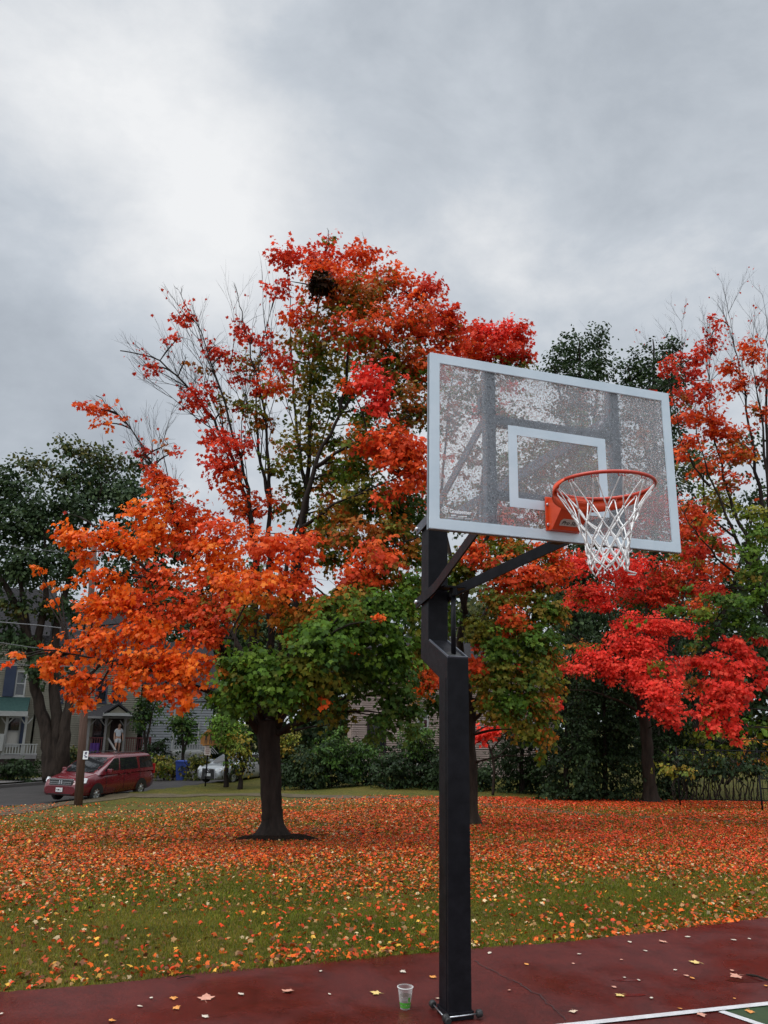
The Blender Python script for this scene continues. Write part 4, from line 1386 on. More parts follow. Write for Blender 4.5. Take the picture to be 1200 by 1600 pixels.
def car_details():
    D = []
    for s in (1, -1):
        D.append(("headlight", M['lamp_lens'], lambda b, s=s: patch(b, [(2.10, s * .48, .60), (2.02, s * .50, .72), (1.80, s * .76, .80), (1.78, s * .84, .76), (1.90, s * .84, .62)], (.05, s * .02, .02), 1)))
        D.append(("mirror", M['silver_paint'], lambda b, s=s: box(b, .72, s * .98, 1.0, .12, .2, .13, None, .03)))
        D.append(("door_handle", M['silver_paint'], lambda b, s=s: box(b, -.1, s * .885, .84, .18, .03, .03)))
        D.append(("door_handle", M['silver_paint'], lambda b, s=s: box(b, -.95, s * .88, .85, .18, .03, .03)))
        D.append(("side_intake", M['black_trim'], lambda b, s=s: patch(b, [(2.14, s * .45, .26), (2.16, s * .45, .42), (2.02, s * .74, .42), (1.98, s * .74, .28)], (.05, 0, 0), 1)))
    D.append(("grille", M['black_trim'], lambda b: patch(b, [(2.16, -.40, .26), (2.16, .40, .26), (2.15, .34, .70), (2.15, -.34, .70)], (.05, 0, 0), 1)))
    D.append(("badge", M['chrome'], lambda b: tube(b, [(2.215, .06 * math.cos(a), .62 + .06 * math.sin(a)) for a in np.linspace(0, 2 * PI, 15)[:-1]], .012, 5, close=True)))
    D.append(("grille_trim", M['chrome'], lambda b: (bar(b, (2.2, -.37, .71), (2.2, .37, .71), .02, .03), bar(b, (2.21, -.41, .25), (2.21, -.35, .70), .02, .03), bar(b, (2.21, .41, .25), (2.21, .35, .70), .02, .03))))
    D.append(("number_plate", M['plate'], lambda b: box(b, 2.225, 0, .44, .015, .31, .13)))
    return D


car_spec = dict(
    body=[(-2.20, .40, .84, .66, .02), (-2.1, .28, .92, .80, .04), (-1.6, .20, .95, .87, .04), (-.8, .18, .93, .88, .03), (.4, .18, .92, .88, .03), (1.0, .18, .89, .88, .05), (1.5, .20, .83, .86, .06), (1.9, .22, .75, .80, .05), (2.12, .22, .64, .70, .04), (2.20, .30, .52, .58, .02)],
    house=[(.84, 1.25, -1.85, .86), (.95, 1.05, -1.72, .84), (1.12, .68, -1.50, .79), (1.28, .34, -1.28, .72), (1.37, .08, -1.1, .66), (1.42, -.2, -.9, .52)],
    side=[(-.02, .80, -.05, .26, .96, 1.30), (-.95, -.10, -.88, -.12, .96, 1.30), (-1.45, -1.02, -1.15, -.96, .97, 1.28)],
    screen=(.93, 1.33), axles=(1.32, -1.28), wr=.31, track=.77, arch_w=.884, details=car_details())
cpn = at(328, 1228, 40.0)
ch_ = math.atan2(-.90, -.43)
cc = Vector((cpn.x, cpn.y, 0)) - Vector((math.cos(ch_), math.sin(ch_), 0)) * 2.0
make_car("sedan", "silver sedan half hidden behind the small street tree", "car", (cc.x, cc.y, zg(cc.x, cc.y) + .03), ch_, M['silver_paint'], car_spec)

# ------------------------------------------------------------------ utility pole, wires, sign
pp = gp(124, 1249)
pp = at(124, 1246, 30.6); pp.z = lawn_z(pp.x, pp.y)
M['pole_wood'] = plain("weathered_pole_wood", (0.075, 0.043, 0.032), (0.14, 0.085, 0.066), scale=8, rough=.8, bump=.008, bscale=20, stretch=(3, 3, .15), spec=.25)
up_ = thing("utility_pole", "brown wooden utility pole standing in front of the red minivan", "utility pole", pp)
ptop = at(148, 838, pp.y)
vtop = ptop - pp
bm = bmesh.new()
tube(bm, [(0, 0, -.2), vtop * .25, vtop * .5, vtop * .75, vtop], [.155, .145, .135, .122, .11], 18)
obj("post", bm, M['pole_wood'], up_)
bm = bmesh.new()
for z in (.86, .72, .60): tube(bm, [vtop * z + Vector((-.35, -.1, 0)), vtop * z + Vector((-.18, -.13, .06)), vtop * z + Vector((-.1, -.12, -.05)), vtop * z + Vector((.1, -.12, 0))], .022, 7)
for z in (.86, .72, .6): lathe(bm, [(.001, .1), (.035, .09), (.05, .03), (.035, 0), (.05, -.03), (.02, -.06)], 10, Matrix.Translation(vtop * z + Vector((-.36, -.1, 0))))
obj("insulator", bm, M['grey_steel'], up_)
npx = at(133.5, 1180, pp.y - .18)
bm = bmesh.new()
n0 = (vtop * .165) + Vector((.10, -.145, 0))
zc_ = npx.z - pp.z
box(bm, npx.x - pp.x, -.155, zc_, .19, .012, .30, Matrix.Rotation(0, 4, 'Z'))
nt_ = obj("paper_notice", bm, M['white_print'])
nt_.location = pp
tag(nt_, "white paper notice stapled to the brown utility pole", "notice")
bm = bmesh.new()
for x, z, sx, sz in ((0, .07, .08, .09), (-.03, -.01, .06, .03), (.02, -.06, .10, .05), (.03, .11, .05, .02)):
    box(bm, npx.x - pp.x + x, -.1625, zc_ + z, sx, .003, sz)
M['notice_ink'] = plain("notice_ink", (.10, .09, .14), (.16, .15, .2), rough=.7)
obj("notice_print", bm, M['notice_ink'], nt_)
M['wire'] = plain("grey_cable", (.10, .10, .105), (.16, .16, .165), rough=.5)
wires = [
    ([(-60, 963), (0, 972), (60, 977), (100, 982), (147, 988)], .020, "thick pale cable sloping across the dark tree, highest on the utility pole's left"),
    ([(-60, 1000), (0, 1004), (45, 1011), (90, 1016), (143, 1017)], .012, "thin cable below the thick pale cable, left of the utility pole"),
    ([(-60, 1026), (0, 1034), (30, 1039), (80, 1041), (142, 1041)], .013, "lowest thin cable left of the utility pole, in front of the blue window"),
    ([(148, 905), (250, 935), (420, 960), (560, 968)], .014, "dark cable running right from the utility pole through the orange branches"),
    ([(-60, 838), (30, 855), (90, 862), (147, 875)], .010, "thin high cable reaching the top of the utility pole from the left")]
for pts, r_, lab in wires:
    bm = bmesh.new()
    W_ = []
    for i, (x, y) in enumerate(pts):
        Yw = pp.y + (147 - x) * -.012 if x < 148 else pp.y + (x - 148) * .02
        W_.append(at(x, y, Yw))
    out = []
    for a, b in zip(W_[:-1], W_[1:]):
        for k in range(6): out.append(a.lerp(b, k / 6))
    out.append(W_[-1])
    tube(bm, out, r_, 6)
    tag(obj("cable", bm, M['wire']), lab, "cable", "cables on the utility pole")
# school crossing sign
sp_ = at(321, 1224, 38.0); sp_.z = zg(sp_.x, sp_.y)
sign = thing("street_sign", "orange yellow pedestrian sign with white plates on a thin post before the silver car", "sign", sp_)
M['sign_yellow'] = plain("faded_orange_sign", (.26, .105, .018), (.32, .14, .025), rough=.6)
M['sign_white'] = plain("pale_sign", (.42, .36, .33), (.5, .44, .4), rough=.5)
bm = bmesh.new(); tube(bm, [(0, 0, -.1), (0, 0, 3.05)], .035, 8); obj("post", bm, M['black_steel'], sign)
hz = lambda py: at(321, py, 38).z - sp_.z
bm = bmesh.new()
zc_ = hz(1154); q = .36
pts = [(-q, -.05, zc_ - q * .75), (q, -.05, zc_ - q * .75), (q, -.05, zc_ + .1), (0, -.05, zc_ + q * 1.35), (-q, -.05, zc_ + .1)]
prism(bm, pts, (0, .012, 0)); bmesh.ops.recalc_face_normals(bm, faces=bm.faces[:]); sh_ = obj("warning_panel", bm, M['sign_yellow'], sign)
bm = bmesh.new()
for x in (-.11, .11):
    lathe(bm, [(.001, -.002), (.045, -.002), (.045, .002), (.001, .002)], 10, Matrix.Translation((x, -.058, zc_ + .2)) @ Matrix.Rotation(PI / 2, 4, 'X'))
    box(bm, x, -.057, zc_ + .05, .07, .006, .2); box(bm, x - .035, -.057, zc_ - .13, .03, .006, .2); box(bm, x + .04, -.057, zc_ - .13, .03, .006, .2)
obj("walking_figures", bm, M['black_ink'], sh_)
bm = bmesh.new(); box(bm, 0, -.05, hz(1157), .66, .012, .01); box(bm, 0, -.05, hz(1162), .52, .012, .2); obj("school_plate", bm, M['sign_yellow'], sign)
bm = bmesh.new(); box(bm, 0, -.05, hz(1172), .30, .012, .44); obj("parking_plate", bm, M['sign_white'], sign)
bm = bmesh.new()
for k in range(4): box(bm, 0, -.058, hz(1172) + .14 - k * .09, .2 - .03 * (k % 2), .004, .035)
obj("plate_print", bm, M['rust'], sign)


# ------------------------------------------------------------------ houses across the street
def siding(col0, col1, name):
    return plain(name, col0, col1, scale=1.2, rough=.7, bump=.004, bscale=8, spec=.3)


M['cream_siding'] = siding((.165, .152, .115), (.22, .203, .155), "cream_siding")
M['white_siding'] = siding((.20, .212, .22), (.26, .272, .28), "white_siding")
M['pink_siding'] = siding((.24, .18, .155), (.31, .24, .205), "pinkish_siding")
M['blue_trim'] = siding((.022, .030, .058), (.034, .045, .075), "blue_trim")
M['white_trim'] = siding((.27, .27, .255), (.35, .35, .335), "white_trim")
M['dark_roof'] = plain("dark_shingles", (.018, .017, .018), (.04, .038, .04), scale=9, rough=.9, bump=.02, bscale=14, spec=.04)
M['green_roof'] = plain("green_shingles", (.014, .032, .030), (.030, .056, .050), scale=9, rough=.9, bump=.02, bscale=14, spec=.04)
M['porch_red'] = siding((.075, .018, .020), (.12, .03, .032), "dark_red_porch_paint")
M['grey_wood'] = siding((.16, .15, .15), (.24, .23, .22), "grey_porch_paint")
M['pane_glass'] = plain("window_glass", (.012, .014, .017), (.02, .023, .027), scale=2, rough=.05, spec=.7, rough_var=.03)
M['dark_wood'] = siding((.02, .012, .012), (.035, .02, .02), "dark_door_paint")
M['purple'] = plain("purple_cloth", (.045, .012, .11), (.07, .02, .16), rough=.8)
M['lattice'] = M['white_trim']


class House:
    """built in its own frame: x to the right along the front, y back, z up; origin at the left foot of the front"""
    def __init__(self, name, label, origin, right_dir):
        self.rz = math.atan2(right_dir[1], right_dir[0])
        self.root = thing(name, label, "house", origin, self.rz)
        self.inv = (Matrix.Translation(origin) @ Matrix.Rotation(self.rz, 4, 'Z')).inverted()

    def hit(self, px, py, y=0.0):
        """x, z in the house's frame where the view ray meets the plane at depth y"""
        o = self.inv @ CAM; d = self.inv.to_3x3() @ ray(px, py)
        t = (y - o.y) / d.y
        return o.x + d.x * t, o.z + d.z * t

    def clap(self, x0, x1, z0, z1, y, mat, name="wall", board=.13, side=None, openings=()):
        """clapboards: every board tilts a little; side = (x, y0, y1) builds a gable-side wall instead"""
        bm = bmesh.new()
        z = z0
        while z < z1 - .01:
            zt = min(z + board, z1)
            if side:
                xs, y0, y1, sg = side
                v = [(xs + sg * .028, y0, z), (xs + sg * .028, y1, z), (xs, y1, zt), (xs, y0, zt)]
                bm.faces.new([bm.verts.new(p) for p in v])
                v = [(xs, y0, z), (xs + sg * .028, y0, z), (xs + sg * .028, y1, z), (xs, y1, z)]
                bm.faces.new([bm.verts.new(p) for p in v])
            else:
                spans = [(x0, x1)]
                for (a, b, c, d) in openings:
                    if c < z + board * .5 < d:
                        ns = []
                        for (s, e) in spans:
                            if a > s: ns.append((s, min(a, e)))
                            if b < e: ns.append((max(b, s), e))
                        spans = [q for q in ns if q[1] - q[0] > .01]
                for s, e in spans:
                    bm.faces.new([bm.verts.new(p) for p in ((s, y - .07, z), (e, y - .07, z), (e, y, zt), (s, y, zt))])
                    bm.faces.new([bm.verts.new(p) for p in ((s, y, z), (e, y, z), (e, y - .07, z), (s, y - .07, z))])
            z += board
        bmesh.ops.recalc_face_normals(bm, faces=bm.faces[:])
        return obj(name, bm, mat, self.root)

    def block(self, name, x0, x1, y0, y1, z0, z1, mat, parent=None, bevel=0):
        bm = bmesh.new()
        box(bm, (x0 + x1) / 2, (y0 + y1) / 2, (z0 + z1) / 2, x1 - x0, y1 - y0, z1 - z0, None, bevel)
        return obj(name, bm, mat, parent or self.root)

    def window(self, x0, x1, z0, z1, y, frame, bars=1, inset=.05, curtain=False, cross=True):
        bm = bmesh.new(); t = .085
        for a, b, c, d in ((x0 - t, x0, z0 - t, z1 + t), (x1, x1 + t, z0 - t, z1 + t), (x0, x1, z1, z1 + t), (x0, x1, z0 - t, z0)):
            box(bm, (a + b) / 2, y - .03, (c + d) / 2, b - a, .09, d - c)
        box(bm, (x0 + x1) / 2, y - .05, z0 - t - .02, x1 - x0 + .3, .14, .04)
        if cross: box(bm, (x0 + x1) / 2, y - .005, (z0 + z1) / 2, x1 - x0, .035, .055)
        for k in range(1, bars): box(bm, x0 + (x1 - x0) * k / bars, y - .005, (z0 + z1) / 2, .04, .033, z1 - z0)
        f = obj("window", bm, frame, self.root)
        bm = bmesh.new(); box(bm, (x0 + x1) / 2, y + .045, (z0 + z1) / 2, x1 - x0, .02, z1 - z0)
        obj("pane", bm, M['pane_glass'], f)
        if curtain:
            bm = bmesh.new(); box(bm, (x0 + x1) / 2, y + .028, z0 + (z1 - z0) * .28, x1 - x0, .01, (z1 - z0) * .5)
            obj("curtain", bm, M['sticker'], f)
        return f

    def gable_roof(self, x0, x1, y0, y1, z, rise, mat, over=.35, along='x', th=.14):
        bm = bmesh.new()
        if along == 'x':
            ym = (y0 + y1) / 2
            prof = [(y0 - over, z - over * rise / ((y1 - y0) / 2)), (ym, z + rise), (y1 + over, z - over * rise / ((y1 - y0) / 2)), (y1 + over, z - over * rise / ((y1 - y0) / 2) + th), (ym, z + rise + th * 1.2), (y0 - over, z - over * rise / ((y1 - y0) / 2) + th)]
            prism(bm, [(x0 - over, a, b) for a, b in prof], (x1 - x0 + 2 * over, 0, 0))
        else:
            xm = (x0 + x1) / 2
            dz = over * rise / ((x1 - x0) / 2)
            prof = [(x0 - over, z - dz), (xm, z + rise), (x1 + over, z - dz), (x1 + over, z - dz + th), (xm, z + rise + th * 1.2), (x0 - over, z - dz + th)]
            prism(bm, [(a, y0 - over, b) for a, b in prof], (0, y1 - y0 + 2 * over, 0))
        bmesh.ops.recalc_face_normals(bm, faces=bm.faces[:])
        return obj("roof", bm, mat, self.root)

    def railing(self, x0, x1, z0, z1, y, mat, step=.12, name="railing", bw=.045):
        bm = bmesh.new()
        box(bm, (x0 + x1) / 2, y, z1, x1 - x0, .07, .06); box(bm, (x0 + x1) / 2, y, z0 + .08, x1 - x0, .06, .05)
        n = max(1, int((x1 - x0) / step))
        for k in range(n):
            x = x0 + (k + .5) * (x1 - x0) / n
            box(bm, x, y, (z0 + z1) / 2 + .04, bw, .03, z1 - z0 - .1)
        return obj(name, bm, mat, self.root)

    def post(self, x, y, z0, z1, mat, w_=.13):
        bm = bmesh.new()
        box(bm, x, y, (z0 + z1) / 2, w_, w_, z1 - z0, None, .01)
        box(bm, x, y, z1 - .04, w_ + .07, w_ + .07, .075); box(bm, x, y, z0 + .06, w_ + .05, w_ + .05, .115)
        for s in (-1, 1):
            bar(bm, (x + s * (w_ / 2), y, z1 - .42), (x + s * (w_ / 2 + .26), y, z1 - .09), .05, .06)
        return obj("porch_post", bm, mat, self.root)


HD = Vector((.93, .37, 0)).normalized()      # the house fronts run roughly along this direction


def house_origin(px, py, Y):
    p = at(px, py, Y); p.z = zg(p.x, p.y)
    return p


# -- cream house with the dark red porch
H = House("house", "cream clapboard house with a dark red front porch behind the red minivan", house_origin(138, 1200, 48), HD)
wx0 = H.hit(52, 1150, 1.8)[0]; wx1 = H.hit(214, 1150, 1.8)[0]
zt = 7.0
win = [(H.hit(152, 1080, 1.8)[0], H.hit(165.5, 1080, 1.8)[0], H.hit(158, 1096, 1.8)[1], H.hit(158, 1063, 1.8)[1]), (H.hit(177, 1080, 1.8)[0], H.hit(190, 1080, 1.8)[0], H.hit(183, 1101, 1.8)[1], H.hit(183, 1068, 1.8)[1]), (H.hit(86, 1080, 1.8)[0], H.hit(98, 1080, 1.8)[0], H.hit(92, 1096, 1.8)[1], H.hit(92, 1060, 1.8)[1])]
zf = H.hit(185, 1178, 0)[1]
zroof = H.hit(150, 1119, 0)[1]
door = (H.hit(171, 1150, 1.8)[0], H.hit(191, 1150, 1.8)[0], zf, zf + 2.2)
door2 = (H.hit(146, 1150, 1.8)[0], H.hit(163, 1150, 1.8)[0], zf + .2, zf + 2.25)
H.clap(wx0, wx1, 0, zt, 1.8, M['cream_siding'], openings=win + [door, door2])
H.clap(0, 0, 0, zt, 0, M['cream_siding'], side=(wx1, 1.8, 10.5, 1))
H.clap(0, 0, 0, zt, 0, M['cream_siding'], side=(wx0, 1.8, 10.5, -1))
for wv in win: H.window(*wv, 1.8, M['blue_trim'])
H.block("door", door[0], door[1], 1.85, 1.9, door[2], door[3], M['dark_wood'])
H.window(*door2, 1.8, M['dark_wood'], cross=False)
H.gable_roof(wx0, wx1, 1.8, 10.5, zt, 3.0, M['dark_roof'])
px0 = H.hit(137, 1150, 0)[0]; px1 = H.hit(236, 1150, 0)[0]; pr1 = H.hit(200, 1120, 0)[0]; gx0 = H.hit(166, 1115, 0)[0]; gx1 = H.hit(200, 1115, 0)[0]
H.block("porch_floor", px0, px1, -.05, 1.72, zf - .18, zf, M['porch_red'])
H.block("porch_skirt", px0 + .05, px1 - .05, 0, .04, 0, zf - .181, M['porch_red'])
H.block("porch_ceiling", px0 - .1, gx1 + .3, -.1, 1.72, zroof - .12, zroof, M['grey_wood'])
# hipped porch roof with a small gable over the steps
bm = bmesh.new()
zr = H.hit(160, 1101, 1.0)[1]
a = [(px0 - .35, -.4, zroof + .01), (gx1 + .5, -.4, zroof + .01), (gx1 + .5, 1.72, zroof + .01), (px0 - .35, 1.72, zroof + .01)]
b = [(px0 + .9, 1.2, zr), (gx1 - .3, 1.2, zr), (gx1 - .3, 1.72, zr), (px0 + .9, 1.72, zr)]
va = [bm.verts.new(p) for p in a]; vb = [bm.verts.new(p) for p in b]
bm.faces.new(va[::-1]); bm.faces.new(vb)
for j in range(4): bm.faces.new((va[j], va[(j + 1) % 4], vb[(j + 1) % 4], vb[j]))
bmesh.ops.recalc_face_normals(bm, faces=bm.faces[:])
obj("porch_roof", bm, M['dark_roof'], H.root)
gz = H.hit(184, 1104, -.5)[1]; gb = H.hit(184, 1116, -.5)[1]
bm = bmesh.new()
prism(bm, [(gx0 + .1, -.55, gb + .08), (gx1 - .1, -.55, gb + .08), ((gx0 + gx1) / 2, -.55, gz)], (0, .05, 0)); bmesh.ops.recalc_face_normals(bm, faces=bm.faces[:])
obj("gable_panel", bm, M['cream_siding'], H.root)
H.gable_roof(gx0, gx1, -.5, 1.2, gb + .1, gz - gb, M['dark_roof'], over=.14, along='y', th=.1)
H.block("fascia", gx0 - .2, gx1 + .2, -.62, -.50, gb - .1, gb + .075, M['white_trim'])
H.block("fascia", px0 - .3, gx0 - .21, -.45, -.38, zroof - .12, zroof + .008, M['grey_wood'])
for x_ in (137.5, 164, 194): H.post(H.hit(x_, 1150, 0)[0], .06, zf, zroof - .12, M['grey_wood'])
zr1 = zf + .92
s0 = H.hit(168, 1150, 0)[0]; s1 = H.hit(191, 1150, 0)[0]
H.railing(px0 + .1, s0 - .1, zf, zr1, .06, M['porch_red'], .13)
H.railing(s1 + .1, px1, zf, zr1, .06, M['porch_red'], .13)
H.block("corner_post", px1 - .1, px1 + .04, 0, .14, zf, zr1 + .06, M['porch_red'])
# steps with a sloping hand rail
for k in range(4): H.block("step", s0, s1, -.06 - .3 * (k + 1), -.06 - .3 * k, 0, zf - .18 - .17 * k, M['grey_wood'])
bm = bmesh.new(); bar(bm, (s0 + .05, .0, zr1 - .02), (H.hit(181, 1174, -.9)[0], -.95, H.hit(181, 1174, -.9)[1]), .08, .08); obj("hand_rail", bm, M['grey_wood'], H.root)
ban = H.hit(147, 1172, -.02)
bx0, bz0 = H.hit(140, 1173, -.02); bx1, bz1 = H.hit(155.5, 1166, -.02)
bm = bmesh.new()
cols_ = []
for k in range(13):
    x = bx0 + (bx1 - bx0) * k / 12; y = -.04 - .03 * math.sin(k * 1.4)
    cols_.append([bm.verts.new((x, y, z)) for z in (zf + .04, zf + .35, zf + .62)])
for A, B in zip(cols_[:-1], cols_[1:]):
    for j in range(2): bm.faces.new((A[j], B[j], B[j + 1], A[j + 1])).smooth = True
ob = obj("cloth_banner", bm, M['purple']); ob.matrix_world = H.inv.inverted()
tag(ob, "purple cloth hung over the dark red porch railing", "banner")
HC = H
PORCH_Z = zf

# -- house at far left with the blue bay window and white railing
H = House("house", "blue trimmed house with a green shingled porch roof at the far left", house_origin(-20, 1200, 46), HD)
x1 = H.hit(52, 1120, 1.6)[0]; zt = 8.2
wv = (H.hit(26, 1070, 1.6)[0], H.hit(38, 1070, 1.6)[0], H.hit(30, 1086, 1.6)[1], H.hit(30, 1050, 1.6)[1])
wl = (H.hit(11, 1150, 1.6)[0], H.hit(28, 1150, 1.6)[0], H.hit(20, 1164, 1.6)[1], H.hit(20, 1122, 1.6)[1])
H.clap(-6, x1, 0, zt, 1.6, M['cream_siding'], openings=[wv, wl])
H.clap(0, 0, 0, zt, 0, M['cream_siding'], side=(x1, 1.6, 11, 1))
H.window(*wv, 1.6, M['white_trim'])
H.window(*wl, 1.6, M['white_trim'], curtain=True)
H.block("blue_panel", H.hit(7, 1060, 1.5)[0], wv[0] - .1, 1.44, 1.52, wv[2] - .1, H.hit(14, 1040, 1.5)[1], M['blue_trim'])
H.block("blue_panel", wl[1] + .1, H.hit(38, 1140, 1.5)[0], 1.44, 1.52, wl[2] - .1, wl[3] + .1, M['blue_trim'])
H.gable_roof(-6, x1, 1.6, 11, zt, 3.2, M['dark_roof'])
zr0 = H.hit(20, 1111, -.5)[1]; zr1_ = H.hit(20, 1089, 1.5)[1]; xe = H.hit(43, 1110, -.4)[0]
bm = bmesh.new()
prism(bm, [(-6, -.5, zr0), (-6, 1.52, zr1_), (-6, 1.52, zr1_ - .15), (-6, -.45, zr0 - .12)], (xe + 6, 0, 0)); bmesh.ops.recalc_face_normals(bm, faces=bm.faces[:])
obj("porch_roof", bm, M['green_roof'], H.root)
H.block("fascia", -6, xe + .05, -.56, -.50, zr0 - .28, zr0 + .0, M['white_trim'])
zfl = H.hit(30, 1180, 0)[1]
H.block("porch_floor", -6, H.hit(58, 1170, 0)[0], -.1, 1.52, zfl - .2, zfl, M['grey_wood'])
H.block("porch_skirt", -6, H.hit(58, 1170, 0)[0] - .05, -.04, 0, 0, zfl - .201, M['dark_wood'])
H.railing(H.hit(4, 1170, 0)[0], H.hit(58, 1170, 0)[0], zfl, H.hit(30, 1163, 0)[1], .0, M['white_trim'], .15, bw=.07)
for x_ in (8, 38): H.post(H.hit(x_, 1150, .05)[0], .08, zfl, zr0 - .28, M['white_trim'])
bm = bmesh.new(); bx_, bz_ = H.hit(0, 1160, -.2); box(bm, bx_, -.2, bz_ - .0, .35, .03, .95, None, .01)
ob = obj("white_board", bm, M['white_trim']); ob.matrix_world = H.inv.inverted(); tag(ob, "white board sign hung at the porch of the blue trimmed house", "sign")

# -- white clapboard house right of the porch
H = House("house", "white clapboard house with a small railed porch, right of the red porch", house_origin(218, 1200, 52), HD)
x1 = H.hit(330, 1150, 0)[0]; zt = H.hit(260, 1070, 0)[1]
H.clap(0, x1, 0, zt, 0, M['white_siding'], board=.17)
H.clap(0, 0, 0, zt, 0, M['white_siding'], side=(0, 0, 9, -1), board=.17)
H.clap(0, 0, 0, zt, 0, M['white_siding'], side=(x1, 0, 9, 1), board=.17)
H.block("corner_board", H.hit(268, 1150, 0)[0], H.hit(271, 1150, 0)[0], -.10, -.071, 0, zt, M['white_trim'])
H.gable_roof(0, x1, 0, 9, zt, 3, M['dark_roof'])
wv = (H.hit(296, 1150, 0)[0], H.hit(308, 1150, 0)[0], H.hit(300, 1160, 0)[1], H.hit(300, 1130, 0)[1])
H.window(*wv, -.09, M['white_trim'])
a_, b_ = H.hit(270, 1172, -1.4)[0], H.hit(318, 1172, -1.4)[0]; zfl = H.hit(290, 1174, -1.4)[1]
H.block("porch_floor", a_, b_, -1.4, -.072, zfl - .14, zfl, M['white_trim'])
H.railing(a_, b_, zfl, H.hit(290, 1158, -1.4)[1], -1.36, M['white_trim'], .16, bw=.06)
bm = bmesh.new()
zl = max(.9, zfl - .14)
for k in range(int((b_ - a_ + zl) / .16)):
    for sg in (1, -1):
        xa = a_ + k * .16 - (zl if sg > 0 else 0); p = Vector((xa, -1.39 - .012 * sg, zfl - .15 - zl if sg > 0 else zfl - .15)); q_ = Vector((xa + zl, -1.39 - .012 * sg, zfl - .15 if sg > 0 else zfl - .15 - zl))
        # clip to the porch width
        for t0 in (a_,):
            if p.x < t0: p = p.lerp(q_, (t0 - p.x) / (q_.x - p.x))
        if q_.x > b_: q_ = p.lerp(q_, (b_ - p.x) / (q_.x - p.x))
        if (q_ - p).length > .06 and q_.x > a_: bar(bm, p, q_, .012, .045, up=(0, 0, 1))
obj("lattice", bm, M['lattice'], H.root)

# -- pinkish house behind the bushes in the middle
H = House("house", "pinkish clapboard house behind the bushes left of the hoop pole", house_origin(556, 1225, 43), Vector((1, .06, 0)).normalized())
x1 = H.hit(866, 1150, 0)[0]; zt = H.hit(600, 1036, 0)[1]
ww = (H.hit(575.5, 1150, 0)[0], H.hit(601, 1150, 0)[0], H.hit(590, 1172, 0)[1], H.hit(590, 1124, 0)[1])
wu = (H.hit(590, 1060, 0)[0], H.hit(604, 1060, 0)[0], H.hit(595, 1078, 0)[1], H.hit(595, 1046, 0)[1])
w3 = (H.hit(655, 1130, 0)[0], H.hit(667, 1130, 0)[0], H.hit(660, 1136, 0)[1], H.hit(660, 1111, 0)[1])
w4 = (H.hit(840, 1160, 0)[0], H.hit(860, 1160, 0)[0], H.hit(850, 1188, 0)[1], H.hit(850, 1160, 0)[1])
H.clap(-.3, x1, 0, zt, 0, M['pink_siding'], board=.115, openings=[ww, wu, w3])
H.clap(0, 0, 0, zt, 0, M['pink_siding'], side=(-.3, 0, 10, -1))
H.clap(0, 0, 0, zt, 0, M['pink_siding'], side=(x1, 0, 10, 1))
H.window(*ww, 0, M['dark_wood']); H.window(*wu, 0, M['white_trim']); H.window(*w3, 0, M['white_trim'], bars=2)
H.window(*w4, -.09, M['white_trim'])
H.gable_roof(-.3, x1, 0, 10, zt, 1.8, M['dark_roof'])
H.block("downpipe", H.hit(653, 1150, 0)[0] - .06, H.hit(653, 1150, 0)[0], -.16, -.072, 0, zt - .5, M['white_trim'])

# blue bin in the garden
p = at(285, 1203, 44); p.z = zg(p.x, p.y)
bn = thing("recycling_bin", "small blue recycling bin among the garden bushes by the street", "bin", p)
M['blue_bin'] = plain("blue_plastic", (.02, .05, .25), (.03, .07, .32), rough=.5)
bm = bmesh.new()
zb_ = at(285, 1190, 44).z - p.z
va = [bm.verts.new((x * .25, y * .2, 0)) for x, y in ((-1, -1), (1, -1), (1, 1), (-1, 1))]; vb = [bm.verts.new((x * .33, y * .26, zb_)) for x, y in ((-1, -1), (1, -1), (1, 1), (-1, 1))]
bm.faces.new(va[::-1]); bm.faces.new(vb)
for j in range(4): bm.faces.new((va[j], va[(j + 1) % 4], vb[(j + 1) % 4], vb[j]))
obj("body", bm, M['blue_bin'], bn)
bm = bmesh.new(); box(bm, 0, 0, zb_ + .03, .72, .58, .05, None, .015); box(bm, 0, -.30, zb_ + .02, .3, .04, .04); obj("lid", bm, M['blue_bin'], bn)


# ------------------------------------------------------------------ metal fences
def fence(name, label, pts, h_top, h_bot, post_every, pickets, mat, Yoff=0):
    p0 = pts[0]
    root = thing(name, label, "fence", p0)
    bm = bmesh.new()
    for a, b in zip(pts[:-1], pts[1:]):
        for h in (h_top, h_bot): tube(bm, [a - p0 + Vector((0, 0, h)), b - p0 + Vector((0, 0, h))], .018, 7)
    obj("rail", bm, mat, root)
    L_ = 0
    for a, b in zip(pts[:-1], pts[1:]):
        n = max(1, int((b - a).length / post_every))
        for k in range(n + 1):
            q = a.lerp(b, k / n) - p0
            bm = bmesh.new(); tube(bm, [q + Vector((0, 0, -.1)), q + Vector((0, 0, h_top + .06))], .03, 8)
            lathe(bm, [(.035, h_top + .05), (.03, h_top + .09), (.001, h_top + .11)], 8, Matrix.Translation(q))
            obj("post", bm, mat, root)
        if pickets:
            bm = bmesh.new()
            m_ = int((b - a).length / pickets)
            for k in range(m_):
                q = a.lerp(b, (k + .5) / m_) - p0
                tube(bm, [q + Vector((0, 0, h_bot)), q + Vector((0, 0, h_top))], .011, 4)
            obj("pickets", bm, mat, root)["kind"] = "stuff"
    return root


